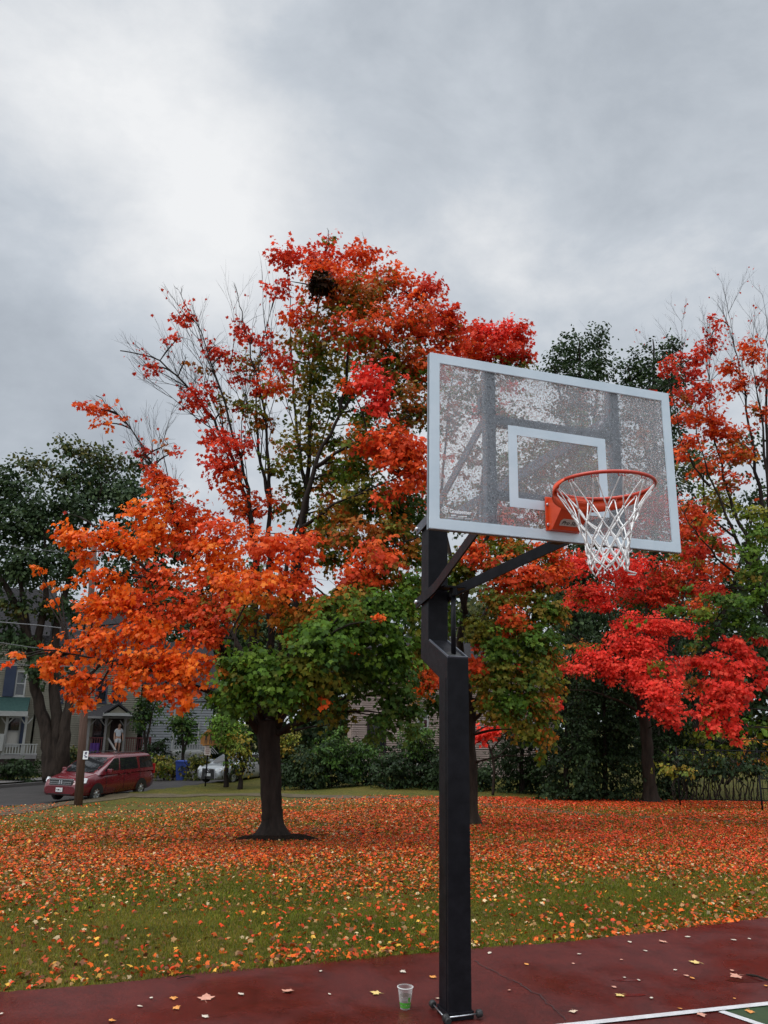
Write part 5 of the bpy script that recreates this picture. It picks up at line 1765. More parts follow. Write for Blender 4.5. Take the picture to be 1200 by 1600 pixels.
M['fence_black'] = plain("black_fence_steel", (.008, .008, .009), (.016, .016, .017), rough=.7, spec=.1)
def on_g(px, py, Y):
    p = at(px, py, Y); p.z = zg(p.x, p.y); return p
a, b = on_g(1062, 1245, 28.5), on_g(1320, 1250, 28.0)
fence("metal_fence", "black metal fence with a thin top rail behind the clipped hedge at the right", [a, b], at(1130, 1173, 28.4).z - at(1130, 1245, 28.4).z + (at(1130, 1245, 28.4).z - a.z), .25, 2.35, .16, M['fence_black'])
a, b = on_g(560, 1222, 38.5), on_g(850, 1222, 38.0)
fence("metal_fence", "black metal fence in front of the pinkish house wall", [a, b], at(600, 1169, 38.5).z - a.z, at(600, 1206, 38.5).z - a.z, 1.15, 0, M['fence_black'])
# gate rail with bright edge at the far right
a, b = on_g(1190, 1252, 26), on_g(1290, 1254, 25.5)
fence("gate", "low black gate with two bars at the hedge's right end", [a, b], at(1195, 1217, 26).z - a.z, at(1195, 1232, 26).z - a.z, 1.6, 0, M['fence_black'])


# ------------------------------------------------------------------ person on the porch steps
def person():
    feet = HC.inv.inverted() @ Vector((HC.hit(182, 1176, -.1)[0], -.12, PORCH_Z))
    root = thing("person", "person in white t-shirt and pale shorts stepping down from the dark red porch", "person", feet, HC.rz + R(12))

    def skin(name, verts, edges, radii, mat, parent, root_i=0, sub=2):
        me = bpy.data.meshes.new(name)
        me.from_pydata(verts, edges, [])
        o = bpy.data.objects.new(name, me); COL.objects.link(o)
        md = o.modifiers.new("skin", 'SKIN'); md.use_smooth_shade = True
        sv = me.skin_vertices[0].data
        for i, r_ in enumerate(radii):
            sv[i].radius = r_ if isinstance(r_, tuple) else (r_, r_); sv[i].use_root = (i == root_i)
        ss = o.modifiers.new("sub", 'SUBSURF'); ss.levels = sub; ss.render_levels = sub
        bpy.context.view_layer.update()
        m2 = bpy.data.meshes.new_from_object(o.evaluated_get(bpy.context.evaluated_depsgraph_get()))
        bpy.data.objects.remove(o)
        return link(name, m2, mat, parent, True)
    M['skin'] = plain("skin", (.38, .21, .15), (.46, .27, .19), rough=.5)
    M['tshirt'] = plain("white_cotton", (.50, .52, .56), (.60, .62, .66), scale=10, rough=.85)
    M['shorts'] = plain("pale_cloth", (.46, .47, .50), (.55, .56, .6), scale=10, rough=.85)
    M['hair'] = plain("grey_brown_hair", (.06, .045, .035), (.12, .09, .07), scale=20, rough=.6)
    M['shoe'] = plain("dark_shoe", (.03, .025, .03), (.05, .04, .045), rough=.6)
    V = [(0, 0, .93), (0, -.01, 1.12), (0, -.03, 1.32), (0, -.05, 1.43), (0, -.09, 1.50), (0, -.115, 1.57), (0, -.12, 1.66), (0, -.105, 1.73),
         (-.10, 0, .88), (-.115, -.10, .52), (-.12, -.03, .10), (-.125, -.06, .04), (-.13, -.19, .03),
         (.10, 0, .88), (.12, .02, .50), (.125, .10, .10), (.125, .07, .04), (.13, -.05, .03),
         (-.17, -.04, 1.39), (-.24, -.02, 1.14), (-.255, -.12, .92), (-.255, -.145, .85),
         (.17, -.04, 1.39), (.25, .02, 1.14), (.27, -.06, .92), (.27, -.085, .85)]
    E = [(0, 1), (1, 2), (2, 3), (3, 4), (4, 5), (5, 6), (6, 7), (0, 8), (8, 9), (9, 10), (10, 11), (11, 12), (0, 13), (13, 14), (14, 15), (15, 16), (16, 17), (3, 18), (18, 19), (19, 20), (20, 21), (3, 22), (22, 23), (23, 24), (24, 25)]
    Rd = [(.15, .11), (.14, .10), (.16, .11), (.10, .09), (.055, .055), (.075, .085), (.085, .10), (.06, .07), (.09, .09), (.06, .06), (.04, .045), (.042, .045), (.035, .025), (.09, .09), (.06, .06), (.04, .045), (.042, .045), (.035, .025), (.06, .055), (.042, .042), (.03, .03), (.035, .02), (.06, .055), (.042, .042), (.03, .03), (.035, .02)]
    # fingers: five short chains per hand rooted in the palm
    for hand, s in ((21, -1), (25, 1)):
        hx, hy, hz_ = V[hand]
        for dx, dy, L_ in ((-.018, -.026, .075), (-.006, -.012, .085), (.004, .004, .08), (.012, .018, .065), (0, -.042, .05)):
            i = len(V)
            V += [(hx + dx * .5, hy + dy, hz_ - .035), (hx + dx * .6 - s * .008, hy + dy * 1.2 - .004, hz_ - .035 - L_)]
            E += [(hand, i), (i, i + 1)]; Rd += [.011, .008]
    body = skin("body", V, E, Rd, M['skin'], root)
    # face: eyes, nose, mouth, ears are set on the head of the same figure
    bm = bmesh.new()
    for x in (-.033, .033):
        r_ = bmesh.ops.create_icosphere(bm, subdivisions=1, radius=.012)
        for v in r_['verts']: v.co += Vector((x, -.207, 1.635))
    obj("eyes", bm, M['black_ink'], body)
    bm = bmesh.new(); bar(bm, (-.028, -.212, 1.565), (.028, -.212, 1.565), .012, .010); obj("mouth", bm, M['rust'], body)
    bm = bmesh.new(); tube(bm, [(0, -.20, 1.645), (0, -.222, 1.605), (0, -.212, 1.592)], [.010, .016, .012], 7)
    for s in (-1, 1): tube(bm, [(s * .086, -.12, 1.64), (s * .096, -.112, 1.625), (s * .088, -.118, 1.60)], [.010, .018, .010], 6)
    obj("nose_and_ears", bm, M['skin'], body)
    bm = bmesh.new()
    r_ = bmesh.ops.create_icosphere(bm, subdivisions=3, radius=1)
    for v in r_['verts']:
        c = v.co.copy(); v.co = Vector((c.x * .098, c.y * .115 - .10, c.z * .112 + 1.67))
    bmesh.ops.delete(bm, geom=[v for v in bm.verts if (v.co.y < -.155 and v.co.z < 1.715) or v.co.z < 1.585], context='VERTS')
    obj("hair", bm, M['hair'], root, True)
    tv = [(0, 0, .96), (0, -.01, 1.12), (0, -.03, 1.32), (0, -.05, 1.42), (-.175, -.04, 1.385), (-.225, -.025, 1.22), (.175, -.04, 1.385), (.235, .0, 1.22)]
    skin("t_shirt", tv, [(0, 1), (1, 2), (2, 3), (3, 4), (4, 5), (3, 6), (6, 7)], [(.175, .135), (.165, .125), (.18, .13), (.11, .10), (.075, .07), (.062, .06), (.075, .07), (.062, .06)], M['tshirt'], root)
    skin("shorts", [(0, 0, .97), (0, 0, .90), (-.10, -.005, .84), (-.112, -.065, .62), (.10, 0, .84), (.115, .012, .62)], [(0, 1), (1, 2), (2, 3), (1, 4), (4, 5)], [(.165, .125), (.165, .13), (.11, .11), (.095, .095), (.11, .11), (.095, .095)], M['shorts'], root)
    for x, y in ((-.13, -.10), (.127, .03)):
        bm = bmesh.new()
        r_ = bmesh.ops.create_icosphere(bm, subdivisions=2, radius=1)
        for v in r_['verts']:
            c = v.co.copy(); v.co = Vector((x + c.x * .052, y - .02 + c.y * .14, max(0, .045 + c.z * .055)))
        obj("shoe", bm, M['shoe'], root, True)


person()
# ------------------------------------------------------------------ trees
PAL = {
    'red': ((.60, .040, .018), .5, (.70, .065, .022), .4, (.42, .028, .014), .1),
    'bred': ((.82, .050, .032), .55, (.88, .085, .045), .35, (.52, .03, .02), .1),
    'redor': ((.72, .085, .018), .55, (.78, .13, .02), .3, (.54, .05, .016), .15),
    'orange': ((.80, .150, .012), .5, (.76, .105, .014), .35, (.84, .22, .02), .15),
    'yellow': ((.66, .26, .025), .5, (.62, .34, .04), .25, (.55, .16, .02), .25),
    'brown': ((.32, .105, .016), .4, (.46, .10, .016), .3, (.20, .14, .02), .3),
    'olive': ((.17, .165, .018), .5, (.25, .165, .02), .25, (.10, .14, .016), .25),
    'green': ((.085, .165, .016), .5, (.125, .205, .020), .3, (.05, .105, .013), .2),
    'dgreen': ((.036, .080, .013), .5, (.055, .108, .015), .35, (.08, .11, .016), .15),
    'gor': ((.12, .165, .018), .4, (.52, .15, .02), .3, (.32, .16, .02), .3),
    'far': ((.016, .032, .010), .5, (.025, .046, .013), .35, (.011, .022, .008), .15),
    'lush': ((.030, .055, .020), .5, (.045, .072, .024), .35, (.02, .038, .015), .15),
    'fary': ((.075, .080, .018), .5, (.05, .07, .017), .3, (.12, .10, .02), .2),
    'ygreen': ((.16, .19, .018), .5, (.24, .22, .02), .3, (.08, .12, .016), .2),
}


def pal_pick(name, n):
    p = PAL[name]
    cols = np.array(p[0::2], float); w = np.array(p[1::2], float); w /= w.sum()
    return cols[RNG.choice(len(w), n, p=w)]


class Leaves:
    def __init__(self): self.P, self.T, self.N, self.S, self.C = [], [], [], [], []

    def add(self, P, T, Nn, S, C):
        self.P.append(P); self.T.append(T); self.N.append(Nn); self.S.append(S); self.C.append(C)

    def clump(self, c, r, n, pal, size, axis, inner=None, per=16, spread=.22, shell=.45):
        """n leaves on drooping sprays inside the ellipsoid (c, r); axis = the tree's middle, sprays point away from it"""
        c = np.array(c, float); r = np.array(r, float)
        m_ = max(1, int(n / per))
        u = unit(RNG.normal(size=(m_, 3)))
        rad = RNG.random(m_) ** shell
        rad = np.where(RNG.random(m_) < .13, RNG.uniform(1.0, 1.5, m_), rad)
        sc_ = c + u * rad[:, None] * r
        out = sc_ - np.array(axis, float); out[:, 2] *= .35
        out = unit(unit(out) + RNG.normal(0, .45, (m_, 3)) + u * .55)
        out[:, 2] -= .22; out = unit(out)
        lat = unit(np.cross(out, np.array([0, 0, 1.0]) + RNG.normal(0, .2, (m_, 3))))
        upv = np.cross(lat, out)
        base = pal_pick(pal, m_) * RNG.uniform(.82, 1.16, (m_, 1))
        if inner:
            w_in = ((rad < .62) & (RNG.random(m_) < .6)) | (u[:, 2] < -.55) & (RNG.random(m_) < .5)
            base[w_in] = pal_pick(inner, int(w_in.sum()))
        k = m_ * per
        S_ = np.repeat(np.arange(m_), per)
        t = RNG.uniform(-.9, 1.0, k) * spread; w = RNG.normal(0, .55, k) * spread * .75
        h = RNG.normal(0, .12, k) * spread
        P = sc_[S_] + out[S_] * t[:, None] + lat[S_] * w[:, None] + upv[S_] * h[:, None]
        P[:, 2] -= np.abs(w) * .25
        T = out[S_] * .55 + lat[S_] * np.sign(w)[:, None] * RNG.uniform(.2, .9, (k, 1)) + RNG.normal(0, .3, (k, 3))
        T[:, 2] -= RNG.uniform(.35, 1.0, k)
        Nn = upv[S_] * .55 + u[S_] * .5 + RNG.normal(0, .38, (k, 3)); Nn[:, 2] += .25
        C = base[S_] * RNG.uniform(.78, 1.22, (k, 1))
        odd = RNG.random(k) < .12
        C[odd] = pal_pick(pal, int(odd.sum()))
        self.add(P, T, Nn, size * RNG.uniform(.5, 1.25, k), C)

    def build(self, name, shape, mat, parent):
        return leaves_mesh(name, np.concatenate(self.P), np.concatenate(self.T), np.concatenate(self.N), np.concatenate(self.S), np.concatenate(self.C), shape, mat, parent, curl=.45)


class Wood:
    """trunk and limbs: remembers its nodes so that twigs can grow from the nearest one"""
    def __init__(self): self.bm = bmesh.new(); self.nodes = []; self.tips = []; self.thin = bmesh.new()

    def limb(self, pts, r0, r1, k=9, wob=.03, thin=False, sub=5, power=1.7):
        pts = [Vector(p) for p in pts]
        # Catmull-Rom through the points
        out = []
        n = len(pts)
        for i in range(n - 1):
            p0 = pts[max(i - 1, 0)]; p1 = pts[i]; p2 = pts[i + 1]; p3 = pts[min(i + 2, n - 1)]
            for s in range(sub):
                t = s / sub
                q = 0.5 * ((2 * p1) + (p2 - p0) * t + (2 * p0 - 5 * p1 + 4 * p2 - p3) * t * t + (3 * p1 - p0 - 3 * p2 + p3) * t ** 3)
                if 0 < i * sub + s: q = q + Vector((random.gauss(0, wob), random.gauss(0, wob), random.gauss(0, wob * .6)))
                out.append(q)
        out.append(pts[-1])
        m_ = len(out)
        rad = [r1 + (r0 - r1) * (1 - i / (m_ - 1)) ** power for i in range(m_)]
        tube(self.thin if thin else self.bm, out, rad, k, cap=not thin)
        for q, r_ in zip(out, rad): self.nodes.append((q, r_))
        return out

    def reach(self, c, r0=.02, r1=.006, twigs=4, rad=(.4, .4, .4), k=5, below=.2):
        """a branch from the nearest lower node to c, then twigs through the clump"""
        c = Vector(c)
        best, bd = None, 1e9
        for q, r_ in self.nodes:
            d = (q - c).length + max(0, q.z - c.z + below) * 2.0
            if d < bd: best, bd, br = q, d, r_
        if best is None: return
        L_ = (best - c).length
        if L_ > .1:
            mid = best.lerp(c, .5) + Vector((random.gauss(0, .07), random.gauss(0, .07), .08)) * min(1, L_)
            tube(self.thin, [best, best.lerp(mid, .6) + Vector((0, 0, .02)), mid, mid.lerp(c, .6), c], [min(br * .7, r0 * (1 + .3 * L_))] * 1 + [r0 * .9, r0 * .75, r0 * .5, r1], k, cap=False)
        for _ in range(twigs):
            e = c + Vector((random.gauss(0, .6) * rad[0], random.gauss(0, .6) * rad[1], random.gauss(.05, .6) * rad[2]))
            m2 = c.lerp(e, .5) + Vector((random.gauss(0, .05), random.gauss(0, .05), .04))
            tube(self.thin, [c, m2, e], [r1, r1 * .7, r1 * .35], 3, cap=False)

    def sprout(self, p, q, L_, r_, lev, **kw):
        """a leafless shoot that starts on the limb nearest to p and heads for q"""
        n = min(self.nodes, key=lambda t: (t[0] - p).length)[0]
        return self.bare(n, q - n, L_, r_, lev, **kw)

    def bare(self, p, d, L_, r_, lev, k=4, spread=.5, up=.25):
        """leafless branching shoot"""
        p = Vector(p); d = Vector(d).normalized()
        n = 5
        pts = [p]; q = p.copy(); dd = d.copy(); dirs = [dd.copy()]
        for i in range(n):
            dd = (dd + Vector((random.gauss(0, .06), random.gauss(0, .06), random.gauss(0, .04) + .02))).normalized()
            q = q + dd * L_ / n; pts.append(q.copy()); dirs.append(dd.copy())
        tube(self.thin, pts, [r_ * (1 - .65 * i / n) for i in range(n + 1)], k, cap=False)
        if lev == 0: self.tips.append((pts[-1] if random.random() < .6 else pts[3], dd))
        if lev > 0:
            for i in range(1, n + 1):
                for _ in range(1 if i < n else 2):
                    if random.random() < .82:
                        side = dirs[i].cross(Vector((random.gauss(0, 1), random.gauss(0, 1), random.gauss(0, 1)))).normalized()
                        nd = (dirs[i] + side * random.uniform(spread * .6, spread * 1.25) + Vector((0, 0, up))).normalized()
                        self.bare(pts[i], nd, L_ * random.uniform(.38, .62), r_ * .5, lev - 1, 3, spread, up)
        return pts

    def build(self, parent, mat, trunk="trunk", branches="branches", merge=True):
        if merge and len(self.thin.verts):
            me = bpy.data.meshes.new("twigs"); self.thin.to_mesh(me); self.bm.from_mesh(me); bpy.data.meshes.remove(me); self.thin.clear()
        o = obj(trunk, self.bm, mat, parent)
        if len(self.thin.verts): obj(branches, self.thin, mat, parent)
        else: self.thin.free()
        return o


def place(root, objs):
    """the parts were modelled in place; move their origin to the foot of the tree"""
    inv = Matrix.Translation(-root.location)
    for o in objs:
        o.data.transform(inv)


def trunk_foot(bm_wood, p, r_, flare=1.9, h=.5, k=18, roots=6):
    """flared foot with root buttresses"""
    bm = bm_wood
    rings = []
    ph = random.random() * 6
    for z in (-.15, 0.0, .06, .14, .25, .4, h):
        f = r_ * (1 + (flare - 1) * max(0, 1 - max(z, 0) / h) ** 2.6)
        ring = []
        for j in range(k):
            a = 2 * PI * j / k
            w = 1 + .22 * max(0, 1 - max(z, 0) / (h * .6)) * math.cos(roots * a + ph)
            ring.append(bm.verts.new((p.x + f * w * math.cos(a), p.y + f * w * math.sin(a), p.z + z)))
        rings.append(ring)
    for A, B in zip(rings[:-1], rings[1:]):
        for j in range(k):
            bm.faces.new((A[j], A[(j + 1) % k], B[(j + 1) % k], B[j])).smooth = True


def stray(lv, wood, pal, share, size):
    """single leaves still hanging on the bare shoots"""
    t = [q for q in wood.tips if random.random() < share]
    if not t: return
    n = len(t)
    P = np.array([list(q[0]) for q in t]); T_ = RNG.normal(0, .5, (n, 3)); T_[:, 2] -= .8
    lv.add(P, T_, RNG.normal(0, 1, (n, 3)), size * RNG.uniform(.6, 1.2, n), pal_pick(pal, n) * .85)


# ---- the big maple in front: clumps read as (photo x, photo y, half width, half height, metres behind/before, palette, inner palette, fullness)
def m_at(Y0):
    return lambda px, py, dy=0.0: at(px, py, Y0 + dy)


def clump_set(lv, wood, Y0, axis, specs, leaf, dens, back=0.0, per=16, spread=.22, twigs=4, r0=.02, depth=.9):
    for s in specs:
        px, py, rx, ry, dy, pal, inner, full = s
        c = at(px, py, Y0 + dy)
        k = (c - CAM).length / math.hypot(F, math.hypot(px - 600, 800 - py))
        a, b = rx * k, ry * k
        dz = max(.28, depth * (a + b) / 2)
        area = a * b * 3.14
        n = int(area * dens * full)
        sp_r = max(.12, min(spread, .75 * (a + b) / 2))
        lv.clump(c, (max(.03, a - sp_r * .3), dz, max(.03, b - sp_r * .3)), n, pal, leaf, axis, inner, per, sp_r)
        if wood is not None:
            wood.reach(c, r0, .006, twigs, (a, dz, b))
        if back and random.random() < back:
            c2 = c + Vector((random.uniform(-.3, .3), random.uniform(1.2, 2.6) if dy >= 0 else random.uniform(2.2, 4.2), random.uniform(-.3, .25)))
            lv.clump(c2, (a, dz, b * .9), int(n * .55), inner or pal, leaf, axis, inner, per, sp_r)
            if wood is not None: wood.reach(c2, r0, .006, 2, (a, dz, b))


tp = TREES['main']
YM = tp.y
T = m_at(YM)
maple = thing("maple_tree", "large maple with orange left side, green lower crown and dark soil around its trunk", "tree", tp)
w = Wood()
trunk_foot(w.bm, tp, .178, 2.1, .5)
w.limb([tp + Vector((0, 0, .25)), T(424, 1250), T(422, 1190), T(419, 1150), T(417, 1122)], .178, .22, 16, .006, power=1)
limbs = [
    ([T(413, 1150), T(392, 1085, -.1), T(352, 1022, -.3), T(292, 945, -.6), T(205, 872, -.8), T(125, 808, -.9)], .12, .018),
    ([T(415, 1140), T(402, 1050, .2), T(396, 950, .3), T(398, 850, .4), T(372, 740, .5), T(322, 640, .6), T(250, 565, .6), T(188, 548, .6)], .13, .012),
    ([T(420, 1145), T(424, 1040, .4), T(418, 900, .5), T(421, 780, .6), T(415, 650, .6), T(388, 540, .6), T(374, 478, .6)], .11, .010),
    ([T(425, 1145), T(441, 1040, .1), T(448, 950, 0), T(470, 825, -.1), T(492, 730, -.1), T(532, 645, 0), T(590, 560, .2), T(655, 470, .4)], .14, .015),
    ([T(422, 1140), T(452, 1040, .6), T(468, 900, .8), T(480, 770, .8), T(484, 650, .7), T(489, 530, .6), T(505, 410, .6), T(513, 372, .6)], .12, .012),
    ([T(428, 1148), T(462, 1132, -.3), T(505, 1112, -.6), T(545, 1085, -.9), T(610, 1045, -1.1)], .075, .015),
    ([T(430, 1140), T(470, 1010, -.5), T(522, 925, -.8), T(585, 868, -1.0), T(655, 838, -1.2)], .10, .015),
    ([T(408, 1148), T(372, 1102, -.5), T(320, 1078, -.8), T(260, 1052, -1.2), T(180, 1035, -1.5), T(110, 1022, -1.6)], .085, .012),
    ([T(356, 1025, -.3), T(330, 960, -.2), T(290, 850, .1), T(240, 730, .3), T(196, 660, .3), T(150, 618, .3)], .06, .008),
    ([T(398, 850, .4), T(380, 740, .2), T(345, 610, .2), T(312, 520, .2), T(287, 470, .2)], .05, .006),
    ([T(420, 780, .6), T(402, 680, .9), T(405, 560, 1.0), T(432, 455, 1.0)], .045, .006),
    ([T(480, 770, .8), T(462, 660, 1.2), T(458, 560, 1.3), T(450, 420, 1.2)], .05, .008),
    ([T(492, 730, -.1), T(560, 690, -.6), T(640, 650, -.9)], .05, .01),
    ([T(470, 825, -.1), T(540, 780, -.8), T(640, 740, -1.1)], .045, .01),
    ([T(532, 645, 0), T(545, 545, .5), T(560, 440, .6), T(568, 385, .6)], .045, .008),
    ([T(430, 1130, .2), T(490, 1040, 1.2), T(560, 960, 2.0), T(620, 900, 2.4)], .09, .012),
    ([T(415, 1120, .2), T(370, 1000, 1.3), T(310, 900, 2.0), T(260, 820, 2.3)], .08, .012),
    ([T(440, 1060, .2), T(450, 880, 1.4), T(500, 700, 2.0), T(540, 560, 2.0)], .08, .01),
    ([T(448, 960, 0), T(440, 900, -1.0), T(420, 870, -1.6), T(400, 830, -1.9)], .05, .008),
    ([T(425, 1125, 0), T(440, 1080, -1.0), T(470, 1040, -1.8), T(500, 1000, -2.2)], .06, .008),
    ([T(410, 1125, 0), T(390, 1080, -1.0), T(375, 1040, -1.7), T(350, 1010, -2.0)], .055, .008),
]
for pts, a, b in limbs: w.limb(pts, a, b, 9, .022)
ax = T(440, 900, .2)
lv = Leaves()
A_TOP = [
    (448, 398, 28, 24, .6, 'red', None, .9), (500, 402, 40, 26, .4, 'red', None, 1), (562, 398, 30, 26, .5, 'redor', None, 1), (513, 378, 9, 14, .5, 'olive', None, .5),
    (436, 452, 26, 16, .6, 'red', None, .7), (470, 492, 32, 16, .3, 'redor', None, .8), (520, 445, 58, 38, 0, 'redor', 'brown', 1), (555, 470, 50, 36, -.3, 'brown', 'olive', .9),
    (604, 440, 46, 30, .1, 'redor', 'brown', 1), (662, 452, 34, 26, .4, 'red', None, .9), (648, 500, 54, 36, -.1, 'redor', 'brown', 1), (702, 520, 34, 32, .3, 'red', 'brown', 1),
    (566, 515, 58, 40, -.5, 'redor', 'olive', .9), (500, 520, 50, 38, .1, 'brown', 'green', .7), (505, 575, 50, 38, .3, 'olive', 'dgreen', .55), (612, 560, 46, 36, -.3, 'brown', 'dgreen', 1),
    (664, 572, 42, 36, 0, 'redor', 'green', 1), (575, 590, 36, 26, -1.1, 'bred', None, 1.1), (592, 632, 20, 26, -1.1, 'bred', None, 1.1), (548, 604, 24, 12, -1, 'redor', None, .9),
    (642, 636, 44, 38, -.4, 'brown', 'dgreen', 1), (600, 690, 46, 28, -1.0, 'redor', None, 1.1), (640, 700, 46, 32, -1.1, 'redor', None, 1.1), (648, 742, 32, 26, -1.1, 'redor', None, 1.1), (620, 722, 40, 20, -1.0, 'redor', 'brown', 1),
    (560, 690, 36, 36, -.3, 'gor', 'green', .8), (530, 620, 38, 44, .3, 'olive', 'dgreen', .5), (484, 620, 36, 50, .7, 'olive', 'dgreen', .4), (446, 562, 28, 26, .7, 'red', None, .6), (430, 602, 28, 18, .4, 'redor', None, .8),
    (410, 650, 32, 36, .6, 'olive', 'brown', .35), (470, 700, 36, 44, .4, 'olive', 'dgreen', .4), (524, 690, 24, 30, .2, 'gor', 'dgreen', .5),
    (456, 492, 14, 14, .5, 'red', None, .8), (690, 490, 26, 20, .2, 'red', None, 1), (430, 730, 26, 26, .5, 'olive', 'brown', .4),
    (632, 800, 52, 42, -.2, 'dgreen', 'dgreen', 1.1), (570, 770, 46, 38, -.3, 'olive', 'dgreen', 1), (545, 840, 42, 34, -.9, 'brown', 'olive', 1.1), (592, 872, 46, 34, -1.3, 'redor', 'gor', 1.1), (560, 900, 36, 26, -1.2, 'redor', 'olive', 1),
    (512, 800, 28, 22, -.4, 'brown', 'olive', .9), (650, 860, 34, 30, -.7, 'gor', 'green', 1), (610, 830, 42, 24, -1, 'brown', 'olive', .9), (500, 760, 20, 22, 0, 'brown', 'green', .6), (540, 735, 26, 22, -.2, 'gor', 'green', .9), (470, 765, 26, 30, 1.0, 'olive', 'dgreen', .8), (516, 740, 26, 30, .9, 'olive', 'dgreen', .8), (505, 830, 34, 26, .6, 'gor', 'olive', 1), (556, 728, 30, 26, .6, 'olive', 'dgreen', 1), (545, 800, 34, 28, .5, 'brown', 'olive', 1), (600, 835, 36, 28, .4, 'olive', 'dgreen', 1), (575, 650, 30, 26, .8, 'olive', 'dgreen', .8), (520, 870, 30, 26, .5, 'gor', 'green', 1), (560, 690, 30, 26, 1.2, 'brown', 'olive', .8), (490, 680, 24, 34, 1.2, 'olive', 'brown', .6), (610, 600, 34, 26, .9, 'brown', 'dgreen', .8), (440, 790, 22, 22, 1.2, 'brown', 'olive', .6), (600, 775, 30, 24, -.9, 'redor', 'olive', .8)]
A_MID = [
    (350, 832, 46, 34, -.4, 'redor', None, 1.1), (420, 856, 56, 30, -1.8, 'redor', None, 1.25), (470, 856, 32, 34, -1.7, 'redor', None, 1.25), (400, 906, 62, 34, -1.9, 'orange', None, 1.25), (470, 906, 34, 28, -1.8, 'redor', None, 1.2),
    (330, 872, 42, 40, -.6, 'orange', None, 1.1), (300, 800, 42, 32, .2, 'redor', None, 1), (250, 832, 38, 30, -.2, 'orange', None, 1), (344, 720, 30, 26, .1, 'red', None, 1), (362, 692, 30, 24, .1, 'red', None, 1.1),
    (358, 745, 22, 26, .1, 'redor', None, 1), (366, 790, 24, 26, .2, 'redor', None, .9), (300, 850, 36, 30, -.1, 'redor', None, 1), (340, 950, 42, 34, -1, 'redor', 'brown', 1.1), (385, 960, 26, 30, -1.2, 'olive', 'brown', .8),
    (430, 940, 36, 24, -1.0, 'yellow', 'brown', 1.1), (445, 972, 34, 24, -.8, 'yellow', 'olive', 1), (405, 790, 34, 24, .5, 'redor', None, .8),
    (120, 836, 38, 22, -.9, 'orange', None, 1.1), (168, 838, 36, 26, -.9, 'orange', None, 1.1), (212, 852, 36, 26, -.8, 'orange', None, 1.1), (134, 862, 18, 20, -.9, 'orange', None, 1.1), (240, 800, 30, 32, -.4, 'orange', None, 1.1), (250, 760, 24, 24, -.2, 'redor', None, .9),
    (150, 896, 30, 14, -1, 'orange', None, 1), (180, 900, 20, 14, -1, 'orange', None, 1), (60, 889, 13, 9, -1.1, 'orange', None, .9), (94, 912, 20, 9, -1.1, 'orange', None, .9), (72, 936, 14, 8, -1.1, 'orange', None, .8),
    (182, 925, 34, 26, -1.1, 'orange', None, 1.1), (146, 955, 30, 30, -1.3, 'orange', None, 1.2), (208, 940, 38, 26, -1, 'redor', None, 1.1), (262, 900, 38, 26, -.6, 'redor', 'brown', 1), (282, 950, 48, 34, -.9, 'redor', None, 1.1),
    (222, 985, 48, 34, -1.2, 'orange', None, 1.25), (152, 1005, 42, 30, -1.4, 'orange', None, 1.25), (90, 1026, 28, 20, -1.6, 'orange', None, 1.2), (78, 1040, 18, 14, -1.6, 'orange', None, 1.1), (250, 1040, 48, 32, -1.3, 'orange', None, 1.3), (200, 1030, 40, 26, -1.4, 'orange', None, 1.2),
    (128, 1062, 36, 20, -1.6, 'orange', None, 1.2), (130, 1096, 16, 20, -1.6, 'orange', None, 1.2), (120, 1082, 20, 14, -1.6, 'orange', None, 1.2), (196, 1066, 36, 18, -1.5, 'orange', None, 1.2), (302, 1035, 42, 36, -1.2, 'orange', None, 1.2), (322, 988, 42, 36, -1.0, 'redor', None, 1.1),
    (284, 1080, 34, 20, -1.3, 'orange', None, 1.2), (300, 1096, 16, 12, -1.3, 'orange', None, 1), (244, 1078, 26, 14, -1.4, 'orange', None, 1.1), (30, 1024, 14, 9, -1.8, 'orange', None, 1), (20, 1034, 8, 5, -1.8, 'orange', None, .8), (205, 800, 20, 14, -.4, 'orange', None, .7),
    (336, 915, 38, 26, -.8, 'redor', 'olive', 1), (230, 900, 24, 18, -.7, 'redor', None, .9)]
